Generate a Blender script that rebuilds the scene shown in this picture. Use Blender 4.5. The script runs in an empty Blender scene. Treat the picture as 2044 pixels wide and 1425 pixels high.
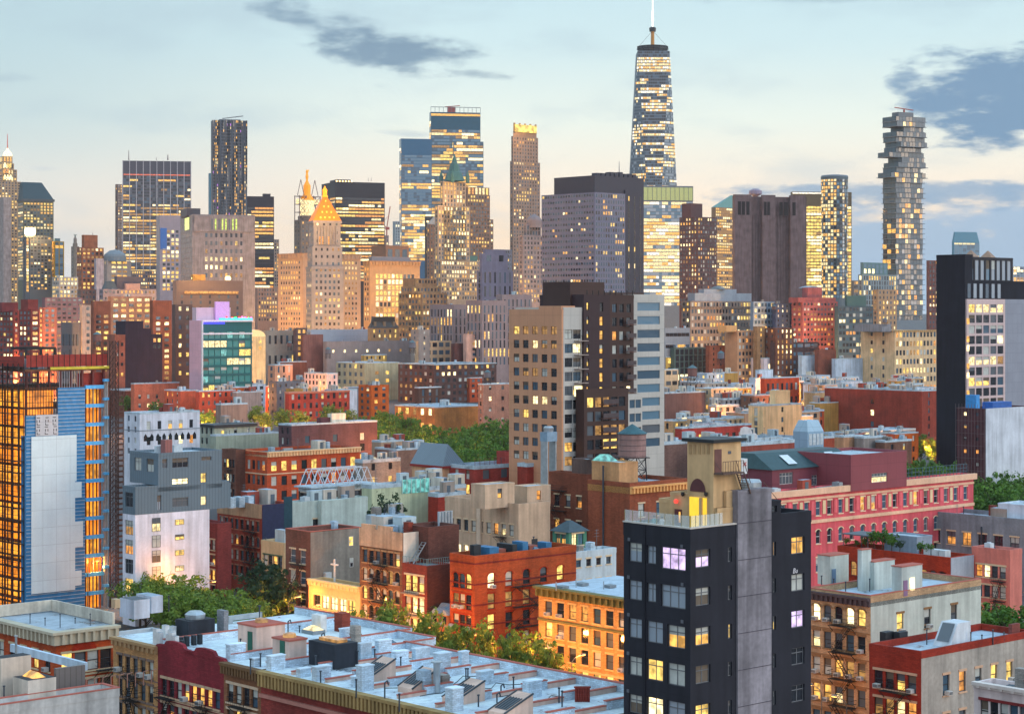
import bpy, bmesh, math, random
from mathutils import Vector
S = bpy.context.scene
COL = S.collection
R_ = math.radians
F, CX, HZ, EYE = 4000.0, 1022.0, 620.0, 52.0      # focal length and horizon in photo pixels, eye height in metres

# ---------------------------------------------------------------- camera, sky, sun, exposure
cd = bpy.data.cameras.new('camera'); cam = bpy.data.objects.new('camera', cd); COL.objects.link(cam)
cam.location = (0, 0, EYE); cam.rotation_euler = (R_(90), 0, 0)
cd.sensor_width = 36; cd.lens = 36 * F / 2044; cd.shift_y = -(712.5 - HZ) / 2044
cd.clip_start = 1; cd.clip_end = 60000
S.camera = cam
S.view_settings.view_transform = 'Standard'; S.view_settings.look = 'None'
S.view_settings.gamma = 1; S.view_settings.exposure = 0.42

SUN_EL, SUN_AZ = R_(14), R_(112)     # low western glow: azimuth from straight ahead towards the camera's right-hand side
sl = bpy.data.lights.new('sun', 'SUN'); sun = bpy.data.objects.new('sun', sl); COL.objects.link(sun)
sl.energy = 0.85; sl.angle = R_(30); sl.color = (1.0, 0.84, 0.70)
_d = Vector((math.sin(SUN_AZ) * math.cos(SUN_EL), math.cos(SUN_AZ) * math.cos(SUN_EL), math.sin(SUN_EL)))
sun.rotation_euler = (-_d).to_track_quat('-Z', 'Y').to_euler()

def build_world():
    w = bpy.data.worlds.new('World'); S.world = w; w.use_nodes = True
    nt = w.node_tree; N = nt.nodes; L = nt.links; N.clear()
    def node(t, **k):
        n = N.new(t)
        for a, b in k.items(): setattr(n, a, b)
        return n
    def val(x, sock):
        if hasattr(x, 'is_linked'): L.new(x, sock)
        else: sock.default_value = x
    def math_(op, a, b=0.0, c=None, clamp=False):
        n = node('ShaderNodeMath', operation=op, use_clamp=clamp); val(a, n.inputs[0]); val(b, n.inputs[1])
        if c is not None: val(c, n.inputs[2])
        return n.outputs[0]
    def mix(f, a, b):
        n = node('ShaderNodeMix', data_type='RGBA'); val(f, n.inputs['Factor']); val(a, n.inputs['A']); val(b, n.inputs['B'])
        return n.outputs['Result']
    def smooth(x, lo, hi):
        n = node('ShaderNodeMapRange', interpolation_type='SMOOTHSTEP'); val(x, n.inputs[0])
        n.inputs[1].default_value = lo; n.inputs[2].default_value = hi
        return n.outputs[0]
    tc = node('ShaderNodeTexCoord'); sx = node('ShaderNodeSeparateXYZ'); L.new(tc.outputs['Generated'], sx.inputs[0])
    x, y, z = sx.outputs
    ramp = node('ShaderNodeValToRGB'); L.new(math_('ADD', math_('MULTIPLY', z, 0.5), 0.5), ramp.inputs[0])
    cr = ramp.color_ramp
    def lin(h): return tuple(((int(h[i:i+2], 16) / 255 + 0.055) / 1.055) ** 2.4 for i in (0, 2, 4)) + (1,)
    stops = [(0.0, (.10, .11, .13, 1)), (.497, lin('cfdce8')), (.5035, lin('d9e4ee')), (.509, lin('f4dfd2')), (.5175, lin('fce0be')), (.530, lin('faead6')), (.547, lin('e8f0e6')), (.565, lin('cce4e8')), (.59, lin('b8d8e4')), (.70, (.58, .84, 1.10, 1)), (1.0, (.60, .94, 1.34, 1))]
    while len(cr.elements) < len(stops): cr.elements.new(0.5)
    for e, (p, c) in zip(cr.elements, stops): e.position = p; e.color = c
    # warmer towards the sunset, cooler and greyer on the left; rosier behind the viewer
    az = math_('ARCTAN2', x, y)
    low = math_('SUBTRACT', 1.0, smooth(z, 0.0, 0.11))
    left = math_('MULTIPLY', math_('SUBTRACT', 1.0, smooth(az, -0.30, 0.06)), low)
    c = mix(math_('MULTIPLY', left, 0.8), ramp.outputs[0], lin('d3d8db'))
    up = math_('MULTIPLY', math_('SUBTRACT', 1.0, smooth(az, -.27, -.02)), smooth(z, .03, .10)); c = mix(math_('MULTIPLY', up, .65), c, lin('a9c4ce'))
    back = math_('MULTIPLY', smooth(math_('MULTIPLY', y, -1.0), -0.1, 0.7), math_('SUBTRACT', 1.0, smooth(z, 0.25, 0.8)))
    c = mix(math_('MULTIPLY', back, math_('GREATER_THAN', z, 0.0)), c, (.88, .92, 1.04, 1))
    # a share of the physical dusk sky
    sky = node('ShaderNodeTexSky', sky_type='NISHITA', sun_disc=False, sun_elevation=SUN_EL, sun_rotation=SUN_AZ, altitude=50, air_density=1.2, dust_density=1.5)
    sk = node('ShaderNodeVectorMath', operation='SCALE'); L.new(sky.outputs[0], sk.inputs[0]); sk.inputs['Scale'].default_value = 0.09
    c = mix(0.08, c, sk.outputs[0])
    # clouds: soft noise inside broad elliptical areas of the sky dome (pixel-free: azimuth and elevation in radians)
    el = math_('ARCTANGENT', math_('DIVIDE', z, math_('SQRT', math_('ADD', math_('MULTIPLY', x, x), math_('MULTIPLY', y, y)))))
    cv = node('ShaderNodeCombineXYZ'); val(az, cv.inputs[0]); val(math_('MULTIPLY', el, 3.0), cv.inputs[1])
    def noise(scale, det, off):
        m = node('ShaderNodeMapping'); L.new(cv.outputs[0], m.inputs[0]); m.inputs[1].default_value = (off, off * .7, 0)
        n = node('ShaderNodeTexNoise'); L.new(m.outputs[0], n.inputs[0]); n.inputs['Scale'].default_value = scale; n.inputs['Detail'].default_value = det
        n.inputs['Roughness'].default_value = 0.55
        return n.outputs[0]
    st = noise(9, 7, 8.2); st2 = math_('MULTIPLY', smooth(st, .48, .70), math_('MULTIPLY', smooth(z, -.01, .01), math_('SUBTRACT', 1.0, smooth(z, .14, .3)))); c = mix(math_('MULTIPLY', st2, .42), c, lin('a9bfcb'))
    n1, n2 = noise(26, 9, 1.3), noise(75, 9, 4.1)
    nn = math_('ADD', math_('MULTIPLY', n1, .7), math_('MULTIPLY', n2, .3))
    def blob(px, py, rx, ry, tilt, soft, gain, col, c, hard=.12, nz=1.0):
        a0, e0 = (px - CX) / F, (HZ - py) / F
        da = math_('SUBTRACT', az, a0); de = math_('SUBTRACT', el, math_('MULTIPLY_ADD', da, tilt, e0))
        q = math_('ADD', math_('POWER', math_('ABSOLUTE', math_('DIVIDE', da, rx / F)), 2.0), math_('POWER', math_('ABSOLUTE', math_('DIVIDE', de, ry / F)), 2.0))
        d = math_('ADD', math_('SUBTRACT', 1.0, q), math_('MULTIPLY', math_('SUBTRACT', nn, .5), 7.0 * nz))
        return mix(math_('MULTIPLY', smooth(d, soft, soft + hard * 8), gain), c, col)
    dark, mid, blue = lin('6d8aa2'), lin('9db4c2'), lin('a9c0d4')
    c = blob(1980, 520, 760, 150, 0.0, .02, .92, lin('93b0cb'), c, .09, .35)
    c = blob(1800, 395, 400, 34, -0.02, .1, .8, lin('7f9fbc'), c, .09, .5)
    c = blob(2005, 215, 240, 105, -0.05, -.15, 1.0, lin('6f90ae'), c, .10, .6)
    c = blob(1800, 172, 55, 32, 0.0, .0, .95, lin('7c9ab4'), c, .10, .6)
    c = blob(650, 48, 175, 34, -.22, -.1, .95, lin('7f9aae'), c, .16, .75)
    c = blob(790, 102, 180, 46, -.10, -.15, .97, lin('7490a6'), c, .16, .75)
    c = blob(975, 153, 70, 14, -.1, .2, .8, lin('8fa6b4'), c, .12, .6)
    c = blob(720, 150, 90, 22, -.4, .5, .35, mid, c, .2, 1.2)
    c = blob(820, 268, 75, 9, -.05, .2, .6, lin('a9bcc6'), c, .2, .6)
    c = blob(30, 172, 60, 14, 0, .2, .6, lin('93abbb'), c, .2, .8)
    c = blob(1580, 8, 200, 14, 0, .1, .7, lin('8fa9b8'), c, .2, .7)
    c = blob(560, 440, 260, 40, 0, .4, .5, lin('bccbdb'), c, .3, 1.0)
    c = blob(1590, 246, 90, 14, 0, .6, .35, lin('d8d0c8'), c, .3, 1.0)
    c = blob(110, 345, 45, 7, 0, .2, .5, lin('aebbc8'), c, .3, .8)
    c = blob(930, 420, 140, 40, 0, .4, .5, lin('c2cedb'), c, .3, 1.0)
    dim = node('ShaderNodeMapRange', interpolation_type='SMOOTHSTEP'); val(z, dim.inputs[0]); dim.inputs[1].default_value = .14; dim.inputs[2].default_value = .35; dim.inputs[3].default_value = .91; dim.inputs[4].default_value = 1.06
    sc_ = node('ShaderNodeVectorMath', operation='SCALE'); L.new(c, sc_.inputs[0]); L.new(dim.outputs[0], sc_.inputs['Scale']); c = sc_.outputs[0]
    bg = node('ShaderNodeBackground'); L.new(c, bg.inputs[0]); bg.inputs[1].default_value = 1.0
    out = node('ShaderNodeOutputWorld'); L.new(bg.outputs[0], out.inputs[0])
build_world()

# ---------------------------------------------------------------- materials
def lin3(h):
    return tuple(((int(h[i:i+2], 16) / 255 + 0.055) / 1.055) ** 2.4 for i in (0, 2, 4))
MATS = {}
def _base(name):
    m = bpy.data.materials.new(name); m.use_nodes = True
    return m, m.node_tree.nodes, m.node_tree.links, m.node_tree.nodes['Principled BSDF']
def wallmat(hexc, kind='brick', k=1.0):
    """Masonry, render, panel or metal: one base colour with grain, blotches and rain streaks of its own."""
    key = (hexc, kind, k)
    if key in MATS: return MATS[key]
    m, N, L, B = _base(f'{kind}_{hexc}')
    col = lin3(hexc); lu = .3*col[0] + .6*col[1] + .1*col[2]; col = [min(.85, max(.004, (lu + (c - lu) * 1.22) * k)) for c in col]
    tc = N.new('ShaderNodeTexCoord'); sx = N.new('ShaderNodeSeparateXYZ'); L.new(tc.outputs['Object'], sx.inputs[0])
    ad = N.new('ShaderNodeMath'); L.new(sx.outputs[0], ad.inputs[0]); L.new(sx.outputs[1], ad.inputs[1])
    cv = N.new('ShaderNodeCombineXYZ'); L.new(ad.outputs[0], cv.inputs[0]); L.new(sx.outputs[2], cv.inputs[1])
    def noise(sc, det, sxy=(1, 1)):
        mp = N.new('ShaderNodeMapping'); L.new(cv.outputs[0], mp.inputs[0]); mp.inputs['Scale'].default_value = (sxy[0], sxy[1], 1)
        n = N.new('ShaderNodeTexNoise'); L.new(mp.outputs[0], n.inputs[0]); n.inputs['Scale'].default_value = sc; n.inputs['Detail'].default_value = det
        return n.outputs[0]
    amp = {'brick': (.30, .36, .22), 'plaster': (.07, .24, .30), 'panel': (.03, .08, .06), 'metal': (.02, .08, .06), 'stone': (.10, .16, .12), 'concrete': (.14, .34, .36), 'trim': (.06, .12, .1), 'raw': (.2, .5, .55)}[kind]
    grain = noise(5 if kind == 'brick' else 2.2, 3, (1, 2.5) if kind == 'brick' else (1, 1))
    blot = noise(.22, 4); streak = noise(1.1, 3, (1, .07))
    def term(x, a):
        n = N.new('ShaderNodeMath'); n.operation = 'MULTIPLY_ADD'; L.new(x, n.inputs[0]); n.inputs[1].default_value = 2 * a * 1.6; n.inputs[2].default_value = 1 - a * 1.6
        return n.outputs[0]
    def mul(a, b):
        n = N.new('ShaderNodeMath'); n.operation = 'MULTIPLY'; L.new(a, n.inputs[0]); L.new(b, n.inputs[1]); return n.outputs[0]
    f = mul(mul(term(grain, amp[0]), term(blot, amp[1])), term(streak, amp[2]))
    if kind == 'brick':
        bt = N.new('ShaderNodeTexBrick'); L.new(cv.outputs[0], bt.inputs[0])
        for i, v in (('Scale', 1.0), ('Mortar Size', .02), ('Brick Width', .5), ('Row Height', .18), ('Mortar Smooth', .3), ('Bias', -.2)): bt.inputs[i].default_value = v
        bt.inputs['Color1'].default_value = (1.12, 1.12, 1.12, 1); bt.inputs['Color2'].default_value = (.74, .74, .74, 1); bt.inputs['Mortar'].default_value = (.80, .80, .80, 1)
        f = mul(f, bt.outputs[0])
    if kind == 'panel':
        bt = N.new('ShaderNodeTexBrick'); L.new(cv.outputs[0], bt.inputs[0]); bt.offset = 0
        for i, v in (('Scale', 1.0), ('Mortar Size', .035), ('Brick Width', 2.6), ('Row Height', 3.0), ('Mortar Smooth', .2)): bt.inputs[i].default_value = v
        bt.inputs['Color1'].default_value = (1, 1, 1, 1); bt.inputs['Color2'].default_value = (.94, .94, .94, 1); bt.inputs['Mortar'].default_value = (.68, .68, .68, 1)
        f = mul(f, bt.outputs[0])
    if kind == 'metal':
        wv = N.new('ShaderNodeTexWave'); wv.wave_type = 'BANDS'; wv.bands_direction = 'X'; L.new(cv.outputs[0], wv.inputs[0]); wv.inputs['Scale'].default_value = .52
        rp = N.new('ShaderNodeMapRange'); L.new(wv.outputs[1], rp.inputs[0]); rp.inputs[1].default_value = 0; rp.inputs[2].default_value = .06; rp.inputs[3].default_value = .55; rp.inputs[4].default_value = 1
        f = mul(f, rp.outputs[0])
    vm = N.new('ShaderNodeVectorMath'); vm.operation = 'SCALE'; vm.inputs[0].default_value = col; L.new(f, vm.inputs['Scale'])
    L.new(vm.outputs[0], B.inputs['Base Color'])
    B.inputs['Roughness'].default_value = {'metal': .45, 'panel': .55}.get(kind, .85)
    B.inputs['Specular IOR Level'].default_value = .3
    if kind in ('brick', 'concrete', 'stone', 'plaster', 'raw'):
        bp = N.new('ShaderNodeBump'); L.new(grain, bp.inputs['Height']); bp.inputs['Strength'].default_value = .25; bp.inputs['Distance'].default_value = .03
        L.new(bp.outputs[0], B.inputs['Normal'])
    MATS[key] = m
    return m
def roofmat(hexc):
    key = ('roof', hexc)
    if key in MATS: return MATS[key]
    m, N, L, B = _base('roofing_' + hexc)
    tc = N.new('ShaderNodeTexCoord')
    def noise(sc, det, rough=.6):
        n = N.new('ShaderNodeTexNoise'); L.new(tc.outputs['Object'], n.inputs[0]); n.inputs['Scale'].default_value = sc; n.inputs['Detail'].default_value = det; n.inputs['Roughness'].default_value = rough
        return n.outputs[0]
    a, b = noise(.28, 6, .7), noise(1.6, 5)
    rp = N.new('ShaderNodeValToRGB'); L.new(a, rp.inputs[0]); c = lin3(hexc)
    rp.color_ramp.elements[0].position = .33; rp.color_ramp.elements[0].color = tuple(x * .38 for x in c) + (1,)
    rp.color_ramp.elements[1].position = .53; rp.color_ramp.elements[1].color = tuple(min(.86, x) for x in c) + (1,)
    e = rp.color_ramp.elements.new(.43); e.color = tuple(x * .82 for x in c) + (1,)
    mr = N.new('ShaderNodeMapRange'); L.new(b, mr.inputs[0]); mr.inputs[1].default_value = .3; mr.inputs[2].default_value = .7; mr.inputs[3].default_value = .8; mr.inputs[4].default_value = 1.06
    vm = N.new('ShaderNodeVectorMath'); vm.operation = 'SCALE'; L.new(rp.outputs[0], vm.inputs[0]); L.new(mr.outputs[0], vm.inputs['Scale'])
    bt = N.new('ShaderNodeTexBrick'); L.new(tc.outputs['Object'], bt.inputs[0])
    for i, v in (('Scale', 1.0), ('Mortar Size', .025), ('Brick Width', 7.5), ('Row Height', 1.0), ('Mortar Smooth', .4), ('Bias', -.3)): bt.inputs[i].default_value = v
    bt.inputs['Color1'].default_value = (1, 1, 1, 1); bt.inputs['Color2'].default_value = (.86, .87, .88, 1); bt.inputs['Mortar'].default_value = (.66, .66, .66, 1)
    mm = N.new('ShaderNodeVectorMath'); mm.operation = 'MULTIPLY'; L.new(vm.outputs[0], mm.inputs[0]); L.new(bt.outputs[0], mm.inputs[1]); vm = mm
    L.new(vm.outputs[0], B.inputs['Base Color']); rr_ = N.new('ShaderNodeMapRange'); L.new(a, rr_.inputs[0]); rr_.inputs[1].default_value = .36; rr_.inputs[2].default_value = .44; rr_.inputs[3].default_value = .12; rr_.inputs[4].default_value = .75; L.new(rr_.outputs[0], B.inputs['Roughness'])
    bp = N.new('ShaderNodeBump'); L.new(b, bp.inputs['Height']); bp.inputs['Strength'].default_value = .5; bp.inputs['Distance'].default_value = .1
    L.new(bp.outputs[0], B.inputs['Normal'])
    MATS[key] = m
    return m
def plain(name, hexc, rough=.6, metal=0.0, emit=0.0, spec=.4):
    key = ('p', name)
    if key in MATS: return MATS[key]
    m, N, L, B = _base(name); c = lin3(hexc)
    tc = N.new('ShaderNodeTexCoord'); n = N.new('ShaderNodeTexNoise'); L.new(tc.outputs['Object'], n.inputs[0]); n.inputs['Scale'].default_value = 1.3; n.inputs['Detail'].default_value = 4
    mr = N.new('ShaderNodeMapRange'); L.new(n.outputs[0], mr.inputs[0]); mr.inputs[1].default_value = .3; mr.inputs[2].default_value = .7; mr.inputs[3].default_value = .8; mr.inputs[4].default_value = 1.12
    vm = N.new('ShaderNodeVectorMath'); vm.operation = 'SCALE'; vm.inputs[0].default_value = c; L.new(mr.outputs[0], vm.inputs['Scale']); L.new(vm.outputs[0], B.inputs['Base Color'])
    B.inputs['Roughness'].default_value = rough; B.inputs['Metallic'].default_value = metal; B.inputs['Specular IOR Level'].default_value = spec
    if emit:
        B.inputs['Emission Color'].default_value = c + (1,); B.inputs['Emission Strength'].default_value = emit
    MATS[key] = m
    return m
def litmat(name, c, strength, scale=1.1):
    """A lit room behind glass: brighter and darker patches where lamps, furniture and curtains stand."""
    m, N, L, B = _base(name)
    g = N.new('ShaderNodeNewGeometry'); n = N.new('ShaderNodeTexNoise'); L.new(g.outputs['Position'], n.inputs[0]); n.inputs['Scale'].default_value = scale; n.inputs['Detail'].default_value = 3
    rp = N.new('ShaderNodeMapRange'); L.new(n.outputs[0], rp.inputs[0]); rp.inputs[1].default_value = .36; rp.inputs[2].default_value = .62; rp.inputs[3].default_value = .38 * strength; rp.inputs[4].default_value = 1.25 * strength
    B.inputs['Base Color'].default_value = (.03, .03, .03, 1); B.inputs['Roughness'].default_value = .2
    B.inputs['Emission Color'].default_value = c + (1,); L.new(rp.outputs[0], B.inputs['Emission Strength'])
    return m
def glassmat(name, c, rough=.08, spec=.8):
    m, N, L, B = _base(name)
    g = N.new('ShaderNodeNewGeometry'); n = N.new('ShaderNodeTexNoise'); L.new(g.outputs['Position'], n.inputs[0]); n.inputs['Scale'].default_value = .6; n.inputs['Detail'].default_value = 2
    bp = N.new('ShaderNodeBump'); L.new(n.outputs[0], bp.inputs['Height']); bp.inputs['Strength'].default_value = .12; bp.inputs['Distance'].default_value = .2; L.new(bp.outputs[0], B.inputs['Normal'])
    B.inputs['Base Color'].default_value = c + (1,); B.inputs['Roughness'].default_value = rough; B.inputs['Specular IOR Level'].default_value = spec
    return m
G = {
 'dk': glassmat('dark_window_glass', (.018, .022, .03)), 'bl': glassmat('blue_window_glass', (.05, .10, .15), .1, 1.0), 'gy': glassmat('grey_window_glass', (.10, .12, .14), .15),
 'db': glassmat('deep_blue_glass', (.06, .11, .15), .25, .4), 'gr': glassmat('teal_window_glass', (.03, .22, .21), .12, .8), 'cw': glassmat('sky_blue_curtain_glass', (.10, .20, .28), .12, 1.0), 'pl': glassmat('pale_curtain_glass', (.30, .36, .42), .15, 1.0),
 'bn': plain('pale_window_blind', 'b9bdb6', .8), 'bd': plain('drawn_brown_blind', '6a5f52', .8),
 'y1': litmat('warm_lit_window', (1, .50, .10), 1.05), 'y2': litmat('yellow_lit_window', (1, .64, .15), 1.1), 'y3': litmat('pale_lit_window', (1, .76, .36), 1.15), 'y4': litmat('bright_lit_window', (1, .80, .40), 2.0),
 'o1': litmat('orange_lit_window', (1, .40, .08), .85), 'o2': litmat('dim_lit_window', (.75, .38, .10), .5), 'rd': litmat('red_lit_window', (1, .18, .08), .8), 'pk': litmat('lilac_lit_window', (.80, .60, 1), .95), 'pu': litmat('violet_lit_window', (.6, .2, .8), .9),
 'gn': litmat('green_lit_window', (.75, .95, .15), .9), 'te': litmat('teal_lit_window', (.2, .7, .65), .6), 'gd': litmat('gold_lit_glazing', (1, .66, .13), 1.15, .25), 'wh': litmat('white_lit_window', (1, .90, .72), 1.3),
}
PAL = {  # palettes for lit windows and for unlit ones
 'home': (['y1', 'y2', 'y2', 'o1', 'y3', 'o2', 'y4'], ['dk', 'dk', 'dk', 'gy', 'bn', 'bl']),
 'off': (['y3', 'y2', 'y2', 'y1', 'y1', 'y4', 'o2', 'o2'], ['dk', 'dk', 'gy', 'bl']),
 'offb': (['y3', 'y2', 'y1', 'y1', 'y4', 'o2'], ['cw', 'cw', 'bl']),
 'pale': (['y3', 'wh', 'y1', 'y3'], ['pl', 'cw']),
 'gold': (['gd', 'gd', 'y2', 'y4'], ['y1', 'o2']),
 'teal': (['y2', 'y1', 'y3'], ['gr', 'gr', 'gr', 'gr', 'gr', 'te']),
 'glz': (['y3'], ['cw', 'cw', 'bl', 'gy']),
 'blk': (['y2', 'y1', 'y3', 'y4', 'o1'], ['dk']),
 'fac': (['y2', 'y3', 'y1'], ['dk', 'gy', 'bl', 'bl']),
}

# ---------------------------------------------------------------- mesh helpers
class MB:
    """Collects boxes, bars, tubes and faces, then links them as one mesh object."""
    def __init__(s): s.v = []; s.f = []; s.m = []
    def quad(s, a, b, c, d, mi=0):
        i = len(s.v); s.v += [a, b, c, d]; s.f.append((i, i+1, i+2, i+3)); s.m.append(mi)
    def poly(s, pts, mi=0):
        i = len(s.v); s.v += list(pts); s.f.append(tuple(range(i, i+len(pts)))); s.m.append(mi)
    def box(s, x0, x1, y0, y1, z0, z1, mi=0, top=None):
        i = len(s.v)
        s.v += [(x0,y0,z0),(x1,y0,z0),(x1,y1,z0),(x0,y1,z0),(x0,y0,z1),(x1,y0,z1),(x1,y1,z1),(x0,y1,z1)]
        for k, q in enumerate(((0,3,2,1),(4,5,6,7),(0,1,5,4),(1,2,6,5),(2,3,7,6),(3,0,4,7))):
            s.f.append(tuple(i+j for j in q)); s.m.append(top if (k == 1 and top is not None) else mi)
        return s
    def frustum(s, b, t, z0, z1, mi=0, cap=True):
        i = len(s.v); n = len(b)
        s.v += [(x, y, z0) for x, y in b] + [(x, y, z1) for x, y in t]
        for k in range(n): s.f.append((i+k, i+(k+1) % n, i+n+(k+1) % n, i+n+k)); s.m.append(mi)
        if cap: s.f.append(tuple(i+n+k for k in range(n))); s.m.append(mi); s.f.append(tuple(i+n-1-k for k in range(n))); s.m.append(mi)
        return s
    def prism(s, pts, z0, z1, mi=0): return s.frustum(pts, pts, z0, z1, mi)
    def bar(s, a, b, r, mi=0, n=4, r2=None):
        a, b = Vector(a), Vector(b); d = b - a
        if d.length < 1e-6: return s
        q = d.to_track_quat('Z', 'Y'); r2 = r if r2 is None else r2; i = len(s.v)
        for p, rr in ((a, r), (b, r2)):
            for k in range(n):
                t = 2 * math.pi * (k + .5) / n
                s.v.append(tuple(p + q @ Vector((math.cos(t) * rr, math.sin(t) * rr, 0))))
        for k in range(n): s.f.append((i+k, i+(k+1) % n, i+n+(k+1) % n, i+n+k)); s.m.append(mi)
        s.f.append(tuple(i+n+k for k in range(n))); s.f.append(tuple(i+n-1-k for k in range(n))); s.m += [mi, mi]
        return s
    def lathe(s, prof, cx=0, cy=0, n=16, mi=0):
        i = len(s.v)
        for r, z in prof:
            for k in range(n):
                t = 2 * math.pi * k / n; s.v.append((cx + r * math.cos(t), cy + r * math.sin(t), z))
        for j in range(len(prof) - 1):
            for k in range(n):
                s.f.append((i+j*n+k, i+j*n+(k+1) % n, i+(j+1)*n+(k+1) % n, i+(j+1)*n+k)); s.m.append(mi)
        s.f.append(tuple(i+(len(prof)-1)*n+k for k in range(n))); s.m.append(mi)
        return s
    def mesh(s, name, mats):
        me = bpy.data.meshes.new(name); me.from_pydata(s.v, [], s.f)
        for m in (mats if isinstance(mats, (list, tuple)) else [mats]): me.materials.append(m)
        if any(s.m): me.polygons.foreach_set('material_index', s.m)
        return me
    def build(s, name, mats, parent=None, loc=None, rz=0.0):
        if not s.f: return None
        return link(name, s.mesh(name, mats), parent, loc, rz)
def link(name, me, parent=None, loc=None, rz=0.0):
    o = bpy.data.objects.new(name, me); COL.objects.link(o)
    if parent is not None: o.parent = parent
    if loc is not None: o.location = loc
    if rz: o.rotation_euler = (0, 0, rz)
    return o
def tag(o, label=None, cat=None, group=None, kind=None):
    if label: o['label'] = label
    if cat: o['category'] = cat
    if group: o['group'] = group
    if kind: o['kind'] = kind
    return o
def thing(name, label, cat, loc=(0, 0, 0), rz=0.0, group=None):
    o = bpy.data.objects.new(name, None); o.empty_display_size = 1; COL.objects.link(o)
    o.location = loc; o.rotation_euler = (0, 0, rz)
    return tag(o, label, cat, group, 'thing')
def copy_thing(root, loc, rz, label=None, group=None, scale=None):
    r = root.copy(); COL.objects.link(r); r.location = loc; r.rotation_euler = (0, 0, rz)
    if scale: r.scale = scale
    if label: r['label'] = label
    if group: r['group'] = group
    for ch in root.children:
        c = ch.copy(); COL.objects.link(c); c.parent = r
        for g in ch.children:
            d = g.copy(); COL.objects.link(d); d.parent = c
    return r
def at(px, py, Y):          # the point at distance Y that the photo shows at (px, py)
    return ((px - CX) / F * Y, Y, EYE - (py - HZ) / F * Y)
def wx(px, Y): return (px - CX) / F * Y
def wz(py, Y): return EYE - (py - HZ) / F * Y

# ---------------------------------------------------------------- buildings
TH = 47.7                    # the street grid: one direction runs off to the right at this angle from the view axis
WP = {  # window presets: bay, width, height, storey, lit share, palette, sill style
 't': (2.4, 1.15, 1.9, 3.1, .28, 'home'), 'a': (3.4, 2.0, 1.6, 2.9, .3, 'home'), 'g': (2.6, 1.3, 2.0, 3.6, .40, 'off'), 'o': (2.6, 2.4, 2.3, 3.9, .55, 'off'),
 'v': (3.0, 1.5, 3.0, 3.7, .25, 'off'), 'f': (3.1, 2.2, 2.3, 3.9, .33, 'fac'), 'c': (3.0, 2.85, 3.3, 3.8, .4, 'offb'), 's': (4.5, 1.1, 1.6, 3.2, .2, 'home'),
}
def wp(code):
    """'t:l.5,b3' -> the preset t with a lit share of .5 and bays of 3 m"""
    if not code or code == '-': return None
    k, _, o = code.partition(':'); p = dict(zip('bwhflp', WP[k])); p['k'] = k; p['t'] = 1.0; p['m'] = .6; p['n'] = 0
    for x in o.split(',') if o else []:
        p[x[0]] = x[1:] if x[0] == 'p' else float(x[1:])
    return p
PANES = {}
def pane_mesh(w, h, combo, rail):
    key = (round(w, 2), round(h, 2), combo, rail)
    if key not in PANES:
        b = MB(); a, u = combo; zc = h * .06 if a != u else h / 2
        if a == u: b.quad((-w/2, 0, -h/2), (w/2, 0, -h/2), (w/2, 0, h/2), (-w/2, 0, h/2)); ms = [G[a]]
        else:
            b.quad((-w/2, 0, -h/2), (w/2, 0, -h/2), (w/2, 0, zc), (-w/2, 0, zc)); b.quad((-w/2, 0, zc), (w/2, 0, zc), (w/2, 0, h/2), (-w/2, 0, h/2), 1); ms = [G[a], G[u]]
        PANES[key] = b.mesh('window', ms)
    return PANES[key]
FRAMES = {}
def frame_mesh(w, h, rec, fm, tm, arch, style):
    key = (round(w, 2), round(h, 2), rec, fm.name, tm.name if tm else '', arch, style)
    if key not in FRAMES:
        b = MB(); t = .07; y = -.05
        b.box(-w/2, -w/2+t, y, 0.02, -h/2, h/2); b.box(w/2-t, w/2, y, 0.02, -h/2, h/2); b.box(-w/2+t, w/2-t, y, 0.02, h/2-t, h/2); b.box(-w/2+t, w/2-t, y, 0.02, -h/2, -h/2+t)
        if style == 'case':
            for q in range(1, max(2, int(w / .8))): x = -w/2 + w*q/max(2, int(w / .8)); b.box(x-.035, x+.035, y, .02, -h/2+t, h/2-t)
            b.box(-w/2+t, w/2-t, y-.01, .02, h*.18, h*.18+.07)
        else:
            b.box(-w/2+t, w/2-t, y-.03, .02, -.04, .05)
            if w > 1.7: b.box(-.05, .05, y-.02, .02, -h/2+t, h/2-t)
        ms = [fm]
        if tm:
            ms.append(tm)
            b.box(-w/2-.12, w/2+.12, -rec-.14, -rec+.0, -h/2-.16, -h/2-.0, 1)
            if arch:
                n = 8
                for q in range(n):
                    a0, a1 = math.pi * q / n, math.pi * (q+1) / n; r0, r1 = w/2, w/2 + .24
                    p = [(-math.cos(a)*r, h/2 - w/2*.62 + math.sin(a)*r*.62) for a, r in ((a0, r0), (a0, r1), (a1, r1), (a1, r0))]
                    b.poly([(x, -rec-.06, z) for x, z in p], 1)
                    b.poly([(p[1][0], -rec-.06, p[1][1]), (p[1][0], -rec+.0, p[1][1]), (p[2][0], -rec+.0, p[2][1]), (p[2][0], -rec-.06, p[2][1])], 1)
                    if r0: b.poly([(p[0][0], -rec-.004, p[0][1]), (p[0][0], -rec-.004, h/2+.02), (p[3][0], -rec-.004, h/2+.02), (p[3][0], -rec-.004, p[3][1])], 2)
                ms.append(None)
            else: b.box(-w/2-.14, w/2+.14, -rec-.09, -rec+.0, h/2+.0, h/2+.26, 1)
        FRAMES[key] = (b, ms)
    return FRAMES[key]
FM = {}
def frame_link(win, w, h, rec, fm, tm, arch, style, wallm):
    b, ms = frame_mesh(w, h, rec, fm, tm, arch, style)
    key = (id(b), wallm.name if arch else '')
    if key not in FM: FM[key] = b.mesh('frame', [wallm if m is None else m for m in ms])
    return link('frame', FM[key], win)
ACM = []
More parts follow.
